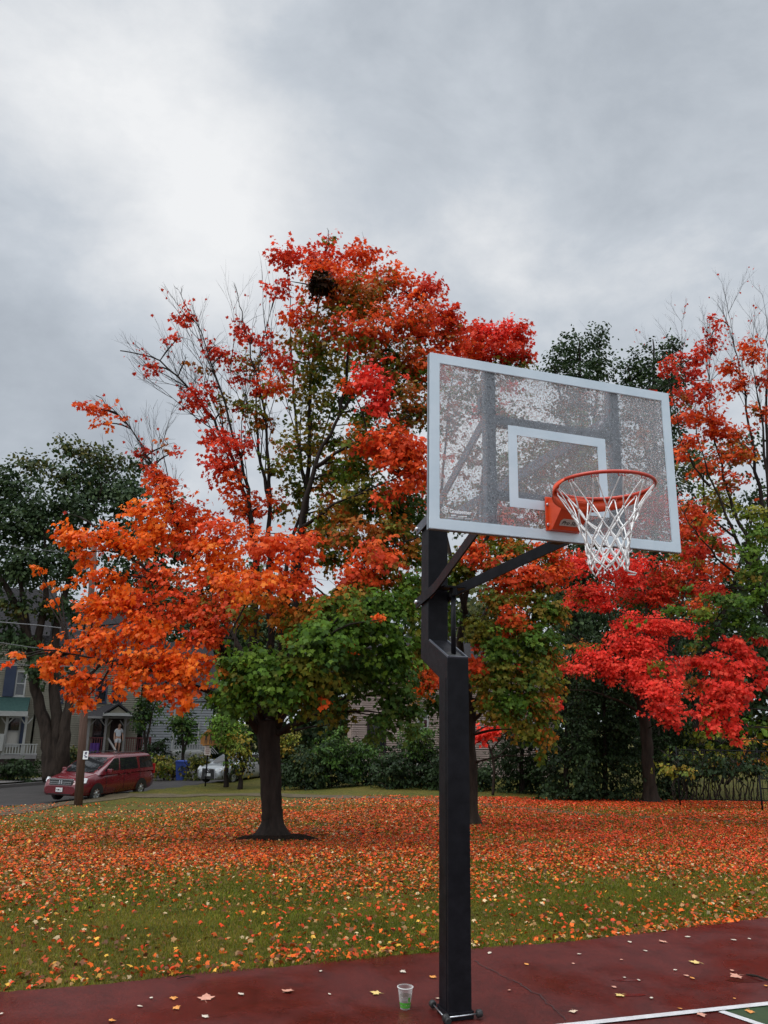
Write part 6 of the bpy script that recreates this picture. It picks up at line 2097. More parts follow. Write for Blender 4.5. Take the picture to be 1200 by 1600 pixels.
A_LOW = [
    (402, 1040, 56, 36, -2.0, 'green', 'dgreen', 1.2), (372, 1050, 34, 32, -2.0, 'green', 'olive', 1.1), (380, 1088, 40, 24, -1.7, 'green', 'dgreen', 1.1), (430, 1072, 46, 36, -2.0, 'green', 'dgreen', 1.1), (350, 1036, 16, 16, -2, 'gor', None, .8),
    (500, 1000, 56, 42, -2.2, 'green', 'dgreen', 1.2), (562, 980, 54, 42, -1.9, 'green', 'dgreen', 1.2), (470, 1050, 46, 38, -2.1, 'olive', 'green', 1.1), (505, 1064, 46, 36, -1.7, 'olive', 'dgreen', 1), (470, 1092, 40, 24, -1.5, 'olive', 'dgreen', .8), (560, 1046, 42, 38, -1.2, 'dgreen', 'dgreen', 1.1),
    (612, 1015, 40, 42, -1.5, 'green', 'dgreen', 1.1), (622, 1085, 34, 38, -1.2, 'dgreen', 'dgreen', 1), (606, 1122, 26, 26, -1.1, 'dgreen', 'dgreen', .9), (640, 1120, 20, 28, -1.1, 'dgreen', 'dgreen', .8), (590, 945, 46, 34, -1.7, 'green', 'dgreen', 1.2), (540, 935, 42, 28, -1.8, 'gor', 'green', 1.1), (640, 948, 28, 44, -1.2, 'green', 'olive', 1.1),
    (500, 950, 36, 26, -1.9, 'gor', 'green', 1), (552, 950, 18, 24, -2.1, 'gor', None, .9), (596, 968, 14, 9, -2.3, 'redor', None, .8), (505, 1094, 12, 9, -1.9, 'orange', None, .8), (645, 905, 28, 26, -1.1, 'green', 'olive', 1.1), (530, 1112, 34, 22, -.8, 'olive', 'dgreen', .7), (345, 1085, 22, 20, -1.4, 'green', 'dgreen', .9), (470, 965, 34, 20, -1.6, 'gor', 'olive', 1), (590, 905, 34, 20, -.9, 'gor', 'olive', .9),
    (545, 1000, 14, 10, -2.4, 'redor', None, .5), (660, 1000, 20, 40, -.8, 'green', 'olive', .9)]
A_SPARSE = [
    (288, 492, 24, 16, .2, 'red', None, .75), (280, 526, 16, 9, .2, 'red', None, .7), (378, 510, 24, 20, .6, 'red', None, .6), (350, 552, 30, 20, .5, 'red', None, .75), (336, 540, 20, 10, .4, 'red', None, .7), (302, 622, 26, 20, .4, 'red', None, .85), (330, 604, 20, 14, .4, 'red', None, .75), (318, 640, 16, 16, .4, 'red', None, .7),
    (236, 572, 20, 16, .6, 'red', None, .55), (372, 588, 24, 16, .6, 'red', None, .6), (322, 572, 16, 14, .4, 'brown', None, .4), (392, 570, 30, 28, .8, 'olive', 'brown', .5), (154, 640, 26, 16, .3, 'redor', None, 1), (164, 660, 16, 10, .3, 'orange', None, 1), (186, 654, 14, 7, .3, 'redor', None, .7), (130, 634, 14, 7, .3, 'redor', None, .9),
    (222, 700, 18, 16, .3, 'red', None, .6), (272, 706, 14, 12, .2, 'red', None, .5), (238, 742, 24, 20, 0, 'redor', None, .8), (262, 694, 16, 12, .2, 'brown', None, .35), (396, 528, 20, 16, .6, 'red', None, .5), (420, 545, 20, 20, .8, 'red', None, .4), (290, 560, 12, 10, .3, 'brown', None, .3), (350, 640, 20, 30, .4, 'olive', 'brown', .35), (400, 610, 22, 16, .6, 'red', None, .5), (420, 520, 14, 10, .8, 'red', None, .5), (384, 630, 24, 18, .6, 'olive', 'red', .45),
    (330, 680, 26, 14, .3, 'red', None, .6), (275, 760, 24, 16, 0, 'redor', None, .7), (386, 690, 16, 20, .4, 'red', None, .5)]
LD = 1290
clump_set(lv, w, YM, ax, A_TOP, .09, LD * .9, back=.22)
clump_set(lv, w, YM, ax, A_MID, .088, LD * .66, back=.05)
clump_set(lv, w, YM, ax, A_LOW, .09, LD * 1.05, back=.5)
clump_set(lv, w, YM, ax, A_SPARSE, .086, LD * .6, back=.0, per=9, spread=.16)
# bare shoots of the thinning upper left side
for (a, b, dy, L_, lev) in (((250, 566), (215, 545), .6, 1.0, 2), ((300, 610), (240, 600), .6, 1.1, 2), ((330, 660), (270, 640), .6, 1.1, 2), ((200, 665), (170, 640), .3, .9, 2), ((235, 725), (190, 700), .3, 1.0, 2),
                            ((287, 472), (278, 452), .2, .55, 2), ((312, 520), (300, 480), .2, .8, 2), ((345, 610), (330, 560), .2, .9, 2), ((374, 480), (372, 455), .6, .6, 2), ((388, 545), (395, 490), .6, .9, 2), ((415, 640), (400, 560), .7, 1.0, 2), ((432, 460), (436, 430), 1, .5, 1), ((402, 600), (420, 500), 1, 1.1, 2), ((320, 640), (280, 560), .6, 1.1, 2),
                            ((370, 740), (330, 690), .5, 1.0, 2), ((290, 850), (240, 800), .1, .9, 2), ((460, 600), (440, 540), 1.3, .9, 2), ((513, 374), (514, 360), .6, .3, 1), ((556, 392), (560, 365), .6, .3, 1), ((205, 872), (140, 830), -.8, .8, 1), ((125, 810), (95, 800), -.9, .5, 1), ((250, 600), (200, 575), .6, .9, 2), ((240, 745), (215, 720), .3, .8, 2), ((420, 700), (440, 640), .6, .9, 2), ((300, 560), (255, 520), .6, .9, 2)):
    p = T(*a, dy); q = T(*b, dy)
    w.sprout(p, q, L_ * .62, .010, lev, up=.15)
for (a, b, dy) in (((350, 800), (315, 590), .6), ((372, 760), (360, 560), .7), ((395, 760), (385, 560), .9), ((410, 740), (412, 540), .9), ((330, 760), (280, 600), .5), ((310, 790), (255, 650), .4), ((300, 700), (230, 600), .6), ((270, 640), (215, 570), .6),
                   ((425, 760), (440, 560), 1.1), ((385, 820), (372, 660), .3), ((360, 690), (325, 540), .6), ((280, 830), (225, 700), .2), ((435, 700), (425, 500), 1.2), ((340, 620), (300, 500), .3), ((255, 800), (205, 690), .2), ((450, 720), (470, 540), .8), ((470, 700), (500, 560), .4)):
    p = T(*a, dy); q = T(*b, dy)
    w.sprout(p, q, (q - p).length * .85, .017, 3 if a[0] < 400 else 2, spread=.45, up=.2)
tr_ = w.build(maple, M['bark'], merge=False)
stray(lv, w, 'red', .10, .075)
cr_ = lv.build("crown", MAPLE, M['leaf'], maple)
place(maple, maple.children)
# soil ring
mt, nt, out = new_mat("dark_soil")
M['soil'] = plain("dark_soil", (0.008, 0.006, 0.005), (0.026, 0.017, 0.012), scale=12, rough=0.95, bump=.03, bscale=40, spec=.03, rough_var=.03)
bm = bmesh.new()
c_ = bm.verts.new((tp.x, tp.y, tp.z + .05)); ring = []
for k in range(56):
    a = 2 * PI * k / 56; rr_ = (.50 + .50 * float(noise2(5 + 2 * math.cos(a), 5 + 2 * math.sin(a), 1.5, 3)) + .10 * random.random())
    x, y = tp.x + .12 + rr_ * 1.0 * math.cos(a), tp.y - .05 + rr_ * .85 * math.sin(a)
    ring.append((bm.verts.new((tp.x + (x - tp.x) * .6, tp.y + (y - tp.y) * .6, zg(x, y) + .075)), bm.verts.new((x, y, lawn_z(x, y) - .004))))
for k in range(56):
    a, b = ring[k], ring[(k + 1) % 56]
    bm.faces.new((c_, a[0], b[0])); bm.faces.new((a[0], a[1], b[1], b[0]))
tag(obj("soil_ring", bm, M['soil'], None, True), "bare dark soil around the foot of the large maple", kind="structure")
# squirrel nest
nest = Leaves()
nc = T(503, 443, -.75)
nest.clump(nc, (.20, .20, .17), 650, 'brown', .11, nc - Vector((0, 0, .2)), None, 10, .10)
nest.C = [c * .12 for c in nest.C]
bm = bmesh.new()
for _ in range(60):
    d = Vector((random.gauss(0, 1), random.gauss(0, 1), random.gauss(0, .8))).normalized()
    e = d.orthogonal() * .2
    tube(bm, [nc + d * .13 - e, nc + d * .16, nc + d * .13 + e], .006, 4)
no = nest.build("nest", MAPLE, M['litter'], None)
o2 = obj("twigs", bm, M['bark'], no)
tag(no, "dark leafy squirrel nest high in the top of the large maple", "nest")

# ---- middle tree, its trunk hidden behind the hoop pole
tp = TREES['middle']; YB = tp.y; T = m_at(YB)
t2 = thing("maple_tree", "green and orange maple whose trunk stands right behind the black hoop pole", "tree", tp)
w = Wood()
trunk_foot(w.bm, tp, .17, 1.6, .45)
w.limb([tp + Vector((0, 0, .25)), T(735, 1220), T(732, 1150), T(735, 1090)], .17, .16, 14, .008)
for pts, a, b in (
    ([T(735, 1110), T(720, 1000, .2), T(735, 880, .2), T(760, 700, .1), T(775, 560, 0), T(785, 510, 0)], .12, .012),
    ([T(735, 1120), T(770, 1040, -.4), T(820, 970, -.8), T(850, 920, -1)], .08, .012),
    ([T(735, 1120), T(700, 1040, -.3), T(680, 960, -.5), T(670, 900, -.6)], .07, .012),
    ([T(738, 1130), T(770, 1090, -.6), T(810, 1080, -1), T(840, 1100, -1.1)], .05, .01),
    ([T(728, 960, .2), T(690, 800, .5), T(700, 640, .5), T(715, 560, .5)], .07, .012),
    ([T(735, 880, .2), T(810, 760, .5), T(850, 660, .7)], .06, .01),
    ([T(735, 1000, .2), T(790, 900, 1.2), T(860, 800, 1.8)], .06, .01)):
    w.limb(pts, a, b, 8, .02)
ax = T(745, 900, .2)
lv = Leaves()
B_ = [
    (745, 520, 28, 20, 0, 'red', None, 1.1), (785, 525, 40, 22, -.1, 'bred', None, 1.2), (810, 520, 24, 16, 0, 'red', None, 1), (770, 552, 50, 18, -.2, 'red', None, 1.2), (820, 556, 16, 14, 0, 'red', None, .9), (735, 552, 30, 24, -.1, 'redor', None, 1.1), (800, 575, 36, 16, .2, 'olive', 'dgreen', 1),
    (745, 600, 60, 34, .6, 'olive', 'dgreen', .4), (705, 655, 24, 36, .6, 'brown', 'dgreen', .3), (790, 655, 50, 30, .6, 'olive', 'dgreen', .2), (740, 715, 34, 26, .5, 'brown', 'olive', .3), (810, 745, 56, 40, .6, 'olive', 'dgreen', .8), (860, 715, 40, 36, .7, 'olive', 'dgreen', .6), (720, 800, 44, 30, .4, 'olive', 'dgreen', .7), (900, 680, 40, 40, .8, 'dgreen', 'olive', .6), (920, 740, 40, 40, .8, 'olive', 'dgreen', .7), (790, 810, 50, 30, .3, 'redor', 'olive', .9), (860, 790, 40, 36, .6, 'brown', 'olive', .8),
    (740, 866, 26, 22, -.6, 'redor', 'olive', 1.1), (772, 880, 26, 22, -.8, 'redor', 'gor', 1.1), (716, 890, 30, 30, -.4, 'olive', 'green', 1), (800, 862, 36, 22, -.3, 'gor', 'olive', 1), (850, 866, 36, 24, -.2, 'redor', 'olive', 1), (800, 905, 36, 24, -.7, 'redor', 'olive', 1), (845, 905, 30, 24, -.8, 'redor', 'gor', 1.1), (826, 890, 20, 14, -.9, 'redor', None, 1),
    (806, 968, 28, 24, -1.1, 'redor', 'gor', 1.2), (780, 940, 30, 26, -.8, 'gor', 'olive', 1.1), (846, 950, 32, 28, -.9, 'olive', 'green', 1.1), (870, 960, 24, 20, -.6, 'olive', 'gor', .9), (752, 985, 26, 34, -.6, 'olive', 'green', 1), (790, 1010, 40, 34, -.9, 'green', 'olive', 1.1), (842, 1000, 36, 34, -1, 'green', 'olive', 1.1),
    (745, 1040, 20, 26, -.7, 'redor', 'gor', .9), (780, 1055, 36, 32, -1, 'olive', 'green', 1.1), (830, 1050, 38, 34, -1.1, 'olive', 'dgreen', 1.1), (805, 1100, 36, 30, -1.1, 'green', 'olive', 1.1), (842, 1100, 28, 32, -1.1, 'gor', 'olive', 1), (850, 1140, 16, 28, -1.1, 'gor', None, .9), (820, 1140, 20, 20, -1.1, 'olive', 'green', .8), (770, 1100, 26, 24, -.9, 'olive', 'dgreen', 1), (845, 1180, 9, 10, -1.1, 'gor', None, .8), (756, 1090, 16, 16, -.9, 'gor', None, .8),
    (690, 900, 30, 30, -.2, 'green', 'olive', .9), (690, 960, 26, 34, -.3, 'green', 'olive', 1), (675, 1010, 26, 30, -.5, 'gor', 'green', .9), (668, 1060, 22, 22, -.6, 'redor', 'gor', 1), (658, 1075, 18, 12, -.6, 'orange', None, 1), (655, 1030, 22, 26, -.4, 'gor', 'olive', .9), (676, 1100, 20, 22, -.3, 'dgreen', 'dgreen', .9),
    (862, 1030, 18, 24, -.6, 'gor', 'red', .8), (866, 1075, 16, 22, -.6, 'olive', 'gor', .8), (875, 900, 22, 22, -.2, 'redor', 'red', .9)]
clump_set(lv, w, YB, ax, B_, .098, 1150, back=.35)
w.build(t2, M['bark_brown']); lv.build("crown", MAPLE, M['leaf'], t2); place(t2, t2.children)

# ---- the crimson maple on the right
tp = TREES['red']; YC = tp.y; T = m_at(YC)
t3 = thing("maple_tree", "crimson maple standing in red fallen leaves in front of the dark hedge", "tree", tp)
w = Wood()
trunk_foot(w.bm, tp, .26, 1.55, .6)
w.limb([tp + Vector((0, 0, .35)), T(1013, 1200), T(1010, 1150), T(1005, 1105)], .25, .22, 14, .01)
for pts, a, b in (
    ([T(1005, 1115), T(985, 1060, -.3), T(965, 1000, -.5), T(945, 940, -.6), T(925, 880, -.6)], .13, .015),
    ([T(1006, 1110), T(1005, 1020, .1), T(1010, 950, .2), T(1000, 860, .3), T(990, 800, .3)], .13, .015),
    ([T(1008, 1110), T(1035, 1040, -.2), T(1060, 960, -.2), T(1080, 900, -.2), T(1100, 820, 0)], .11, .015),
    ([T(1000, 1112), T(960, 1092, -.8), T(910, 1078, -1.2), T(870, 1082, -1.4)], .07, .012),
    ([T(1006, 1118), T(1040, 1070, -1.2), T(1060, 1060, -1.8)], .06, .012),
    ([T(985, 1060, -.3), T(940, 1020, -.9), T(890, 990, -1.2)], .06, .012),
    ([T(1010, 1100, 0), T(1060, 1000, 1.4), T(1110, 900, 2)], .08, .012)):
    w.limb(pts, a, b, 8, .03)
lv = Leaves(); ax = T(1005, 960, .3)
C_ = [
    (905, 880, 30, 22, -.6, 'bred', None, .9), (952, 880, 34, 20, -.7, 'bred', None, 1.1), (985, 900, 30, 24, -.4, 'bred', None, 1), (930, 925, 24, 22, -.7, 'bred', None, .9), (945, 948, 16, 12, -.8, 'bred', None, .9), (1000, 880, 26, 16, 0, 'bred', None, .9), (910, 925, 24, 22, -.3, 'red', 'gor', .8),
    (1046, 905, 40, 26, .2, 'red', 'brown', .9), (1030, 930, 34, 20, .2, 'red', None, .9), (1080, 880, 34, 26, .3, 'red', 'brown', .8), (1090, 920, 30, 24, .3, 'red', 'brown', .8),
    (985, 972, 28, 18, -.9, 'bred', None, 1.2), (1020, 975, 34, 16, -.9, 'bred', None, 1.2), (1060, 978, 34, 13, -.8, 'bred', None, 1), (1085, 990, 18, 8, -.8, 'bred', None, .8), (970, 1000, 26, 20, -1, 'bred', None, 1.2), (1005, 1010, 34, 22, -1, 'bred', None, 1.2), (930, 1025, 34, 16, -1.2, 'bred', None, 1.2), (905, 1045, 26, 12, -1.3, 'bred', 'brown', 1), (955, 1040, 30, 18, -1.2, 'bred', None, 1.2), (1000, 1040, 40, 20, -1.2, 'bred', None, 1.25),
    (1040, 1040, 22, 16, -1, 'bred', None, 1), (955, 1060, 8, 10, -1.2, 'bred', None, 1), (1000, 1065, 30, 16, -1.3, 'bred', None, 1.2), (1035, 1075, 34, 20, -1.8, 'bred', None, 1.3), (1040, 1100, 30, 20, -1.8, 'bred', None, 1.3), (1050, 1125, 14, 14, -1.8, 'bred', None, 1.1), (1056, 1060, 10, 14, -1.4, 'bred', None, 1),
    (880, 1040, 20, 12, -1.2, 'red', 'brown', .8), (868, 1095, 12, 14, -1.4, 'bred', None, .9), (858, 1110, 6, 14, -1.4, 'bred', None, .8), (1000, 930, 30, 20, .8, 'red', 'dgreen', .5), (1060, 950, 20, 12, .6, 'brown', 'olive', .6), (960, 830, 50, 30, .8, 'red', 'brown', .8), (1020, 800, 50, 40, 1, 'red', 'brown', .7), (920, 800, 40, 36, .8, 'redor', 'brown', .8), (960, 760, 60, 40, 1.2, 'brown', 'olive', .6), (1080, 830, 40, 36, 1, 'red', 'brown', .8),
    (910, 1010, 30, 12, -.6, 'gor', 'olive', .7), (760, 1145, 22, 14, -1, 'bred', None, 1.1), (752, 1158, 12, 8, -1, 'bred', None, 1.1)]
C_, extra_low = C_[:-2], C_[-2:]
clump_set(lv, w, YC, ax, C_, .108, 720, back=.25, per=14, spread=.28)
w.build(t3, M['bark_brown']); lv.build("crown", MAPLE, M['leaf'], t3); place(t3, t3.children)
# small red shrub maple behind the hoop pole
p = gp(770, 1243); T = m_at(p.y)
t3b = thing("young_maple", "young maple with a few bright red leaves right of the black pole", "tree", p)
w = Wood(); lv = Leaves()
w.limb([p, T(772, 1200), T(764, 1165), T(757, 1150)], .06, .03, 8, .01); w.limb([T(766, 1175), T(785, 1150), T(800, 1135)], .035, .015, 6, .01); w.limb([T(768, 1190), T(795, 1165), T(800, 1150)], .035, .012, 6, .01)
clump_set(lv, w, p.y, T(765, 1170), [(758, 1142, 20, 11, 0, 'bred', None, 1.2), (772, 1146, 12, 8, .1, 'bred', None, 1), (751, 1154, 11, 8, 0, 'bred', None, 1.2), (790, 1130, 18, 8, .2, 'red', 'brown', .7), (800, 1120, 18, 10, .3, 'dgreen', None, .7)], .17, 330, per=10, spread=.25, r0=.02)
w.build(t3b, M['bark_brown'], merge=True); lv.build("crown", MAPLE, M['leaf'], t3b); place(t3b, t3b.children)

# ---- tall half-bare maple at the right
tp = TREES['right']; YD = tp.y; T = m_at(YD)
t4 = thing("maple_tree", "tall half-bare maple with red tufts and leafless upper shoots beyond the backboard's right edge", "tree", tp)
w = Wood()
trunk_foot(w.bm, tp, .28, 1.6, .6)
w.limb([tp + Vector((0, 0, .35)), T(1268, 1240), T(1262, 1150), T(1250, 1080)], .27, .24, 14, .01)
for pts, a, b in (
    ([T(1252, 1100), T(1225, 960, .2), T(1203, 800, .3), T(1199, 660, .3), T(1199, 560, .3), T(1198, 500, .3)], .15, .010),
    ([T(1250, 1090), T(1190, 930, -.3), T(1150, 840, -.4), T(1115, 760, -.4), T(1085, 660, -.3), T(1062, 560, -.3)], .10, .008),
    ([T(1235, 1010), T(1185, 880, .1), T(1140, 780, .2), T(1118, 690, .2), T(1108, 610, .2), T(1110, 530, .2)], .09, .006),
    ([T(1215, 880), T(1185, 760, .3), T(1168, 640, .4), T(1152, 560, .4), T(1138, 490, .4)], .08, .006),
    ([T(1205, 800), T(1192, 690, 0), T(1180, 590, -.1), T(1174, 520, -.1)], .06, .005),
    ([T(1250, 1100), T(1205, 1090, -1.0), T(1165, 1050, -1.5), T(1135, 1010, -1.6), T(1115, 975, -1.6)], .075, .012),
    ([T(1190, 930, -.3), T(1130, 880, -.8), T(1085, 830, -1), T(1062, 790, -1)], .05, .008),
    ([T(1250, 1100), T(1215, 1000, -1), T(1180, 900, -1.4), T(1165, 820, -1.5)], .08, .01),
    ([T(1150, 840, -.4), T(1100, 800, -.6), T(1062, 740, -.6)], .04, .006), ([T(1110, 760, -.4), T(1070, 700, -.5), T(1050, 610, -.5), T(1038, 570, -.5)], .035, .005),
    ([T(1255, 1080), T(1320, 900, .5), T(1350, 700, .6), T(1360, 520, .6)], .14, .012), ([T(1250, 1060), T(1290, 900, 1.5), T(1270, 700, 2), T(1250, 520, 2)], .12, .012)):
    w.limb(pts, a, b, 8, .025)
lv = Leaves(); ax = T(1230, 850, .2)
D_ = [
    (1045, 574, 16, 14, -.5, 'red', None, .9), (1062, 560, 14, 10, -.3, 'red', None, .8), (1088, 560, 20, 14, -.2, 'red', None, .9), (1095, 545, 14, 9, 0, 'red', None, .8), (1112, 495, 9, 8, .2, 'red', None, .7), (1120, 510, 13, 8, .2, 'red', None, .8), (1114, 528, 14, 10, .2, 'red', None, .8), (1118, 546, 12, 9, .2, 'red', None, .9), (1080, 580, 22, 14, -.2, 'red', None, .8),
    (1065, 620, 20, 16, -.4, 'red', 'brown', .8), (1095, 610, 26, 20, 0, 'red', None, .9), (1140, 572, 20, 12, .3, 'redor', None, .9), (1150, 600, 22, 18, .3, 'redor', None, 1), (1172, 540, 20, 13, -.1, 'redor', None, 1), (1180, 560, 18, 12, -.1, 'redor', None, .8), (1070, 650, 22, 14, -.4, 'redor', None, .9), (1105, 650, 30, 20, 0, 'redor', None, 1.1), (1120, 670, 30, 16, .1, 'redor', None, 1.1), (1080, 690, 24, 14, -.4, 'redor', None, .9), (1150, 680, 28, 18, .2, 'redor', 'brown', .9), (1070, 710, 18, 12, -.5, 'redor', None, .8),
    (1135, 712, 30, 14, .1, 'redor', 'brown', 1), (1100, 730, 26, 14, 0, 'redor', 'olive', .8), (1160, 710, 26, 14, .2, 'yellow', 'brown', .8), (1186, 640, 16, 20, 0, 'redor', 'brown', .8), (1190, 590, 12, 20, 0, 'redor', None, .7), (1140, 750, 26, 18, .2, 'redor', 'brown', .8), (1075, 790, 20, 14, -.8, 'redor', 'brown', .9), (1095, 810, 24, 16, -.8, 'redor', 'olive', .8), (1070, 830, 16, 14, -.9, 'redor', None, .8), (1120, 780, 26, 22, .3, 'olive', 'brown', .5), (1085, 860, 26, 16, -.6, 'red', 'brown', .9), (1120, 850, 26, 22, .3, 'red', 'olive', .8), (1135, 890, 22, 24, .3, 'redor', None, .8), (1120, 920, 26, 18, .3, 'red', None, .8), (1095, 950, 26, 14, .2, 'redor', 'olive', .8),
    (1178, 800, 26, 16, -1.5, 'ygreen', 'green', 1.1), (1186, 830, 26, 20, -1.5, 'green', 'olive', 1.2), (1172, 860, 22, 16, -1.5, 'green', 'dgreen', 1.1), (1185, 890, 24, 18, -1.4, 'green', 'dgreen', 1.2), (1165, 900, 18, 12, -1.5, 'olive', 'green', .9), (1186, 925, 24, 18, -1.3, 'green', 'dgreen', 1.2), (1115, 840, 18, 10, -1, 'olive', 'brown', .8),
    (1130, 936, 40, 13, -1.7, 'green', 'dgreen', 1.1), (1095, 955, 26, 10, -1.8, 'ygreen', 'green', 1), (1050, 950, 22, 8, -1.8, 'green', None, .8), (1150, 960, 36, 13, -1.6, 'dgreen', 'green', 1.1), (1105, 985, 26, 10, -1.6, 'dgreen', 'olive', .9), (1090, 1008, 26, 10, -1.6, 'dgreen', 'olive', .9), (1180, 985, 26, 14, -1.4, 'dgreen', 'green', 1), (1165, 935, 30, 12, -1.5, 'green', None, 1),
    (1150, 1005, 22, 14, -1.5, 'bred', None, 1), (1130, 1000, 14, 12, -1.5, 'bred', None, .9), (1085, 1030, 22, 14, -1.5, 'bred', 'brown', 1.1), (1110, 1035, 26, 16, -1.6, 'bred', None, 1.1), (1140, 1045, 30, 20, -1.6, 'bred', None, 1.2), (1160, 1025, 26, 16, -1.5, 'bred', None, 1.1), (1125, 1075, 32, 24, -1.7, 'bred', None, 1.3), (1155, 1080, 26, 22, -1.7, 'bred', None, 1.3), (1105, 1105, 22, 18, -1.7, 'bred', 'brown', 1.1), (1135, 1105, 26, 22, -1.7, 'bred', None, 1.3), (1080, 1110, 10, 10, -1.7, 'bred', None, 1), (1110, 1130, 16, 14, -1.7, 'bred', None, 1.1), (1145, 1135, 14, 20, -1.7, 'bred', None, 1.1), (1150, 1155, 8, 9, -1.7, 'bred', None, 1), (1180, 1035, 20, 16, -1.4, 'bred', None, 1), (1195, 1060, 20, 14, -1.4, 'bred', 'red', .9), (1190, 1000, 16, 12, -1.3, 'bred', None, .7), (1095, 1065, 20, 14, -1.4, 'brown', 'red', .9),
    (1260, 950, 50, 40, -1, 'green', 'dgreen', 1), (1280, 1050, 50, 40, -1, 'bred', 'olive', 1), (1330, 850, 60, 50, .3, 'gor', 'olive', .8), (1350, 700, 60, 50, .5, 'redor', 'brown', .7), (1260, 800, 50, 50, .5, 'redor', 'olive', .7), (1260, 650, 50, 50, 1, 'red', 'brown', .5)]
clump_set(lv, w, YD, ax, D_, .10, 800, back=.12, per=12, spread=.22)
for (a, b, dy, L_, lev) in (((1198, 520), (1198, 420), .3, 1.6, 2), ((1135, 470), (1125, 425), .4, 1.3, 2), ((1150, 545), (1140, 450), .4, 1.5, 2), ((1172, 470), (1165, 420), -.1, 1.2, 2), ((1110, 500), (1108, 470), .2, .6, 1), ((1062, 565), (1058, 480), -.3, 1.5, 2), ((1085, 660), (1075, 520), -.3, 1.6, 2), ((1108, 600), (1085, 480), .2, 1.4, 2), ((1168, 640), (1155, 480), .4, 1.7, 2), ((1180, 560), (1185, 430), -.1, 1.8, 2), ((1199, 600), (1215, 450), .3, 1.7, 2), ((1050, 610), (1000, 480), -.5, 1.6, 2), ((1062, 560), (1020, 480), -.3, 1.1, 2), ((1118, 690), (1095, 560), .2, 1.2, 2), ((1150, 600), (1120, 470), .4, 1.4, 2), ((1250, 560), (1240, 430), 2, 1.8, 2), ((1190, 690), (1200, 560), 0, 1.4, 2)):
    p = T(*a, dy); q = T(*b, dy)
    w.sprout(p, q, L_ * .75, .009, 3 if L_ > 1.3 else 2, spread=.5, up=.2)
for _ in range(26):
    x = random.uniform(1060, 1235); y0 = random.uniform(540, 660)
    p = T(x, y0, random.uniform(-.6, .8)); q = T(x + random.uniform(-26, 14), y0 - random.uniform(90, 150), random.uniform(-.6, .8))
    w.sprout(p, q, random.uniform(.8, 1.5) * (1.0 if x > 1105 else .6), .008, 2, spread=.5, up=.25)
stray(lv, w, 'red', .05, .08); w.build(t4, M['bark']); lv.build("crown", MAPLE, M['leaf'], t4); place(t4, t4.children)


# ---- trees and shrubs farther back
def back_tree(name, label, px, py, Y, specs, leaf, dens, trunk, pal_wood='bark', group=None, cat="tree", shape=OVAL, per=14, spread=.4, back=.6, bare=()):
    p = at(px, py, Y); p.z = zg(p.x, p.y)
    root = thing(name, label, cat, p, 0, group)
    w = Wood(); lv = Leaves()
    for pts, a, b in trunk:
        w.limb([at(x, y, Y + d) for x, y, d in pts], a, b, 12, .02, power=1.1)
    base = w.nodes[0][0]
    axis = p.lerp(at(specs[len(specs) // 2][0], specs[len(specs) // 2][1], Y), .8)
    clump_set(lv, w, Y, axis, specs, leaf, dens, back, per, spread, twigs=2, r0=.03)
    for (a, b, dy, L_, lev) in bare:
        q0 = at(*a, Y + dy); q1 = at(*b, Y + dy); w.sprout(q0, q1, L_, .02, lev)
    w.build(root, M[pal_wood]); lv.build("foliage" if cat != "tree" else "crown", shape, M['far_leaf'], root)
    place(root, root.children)
    return root


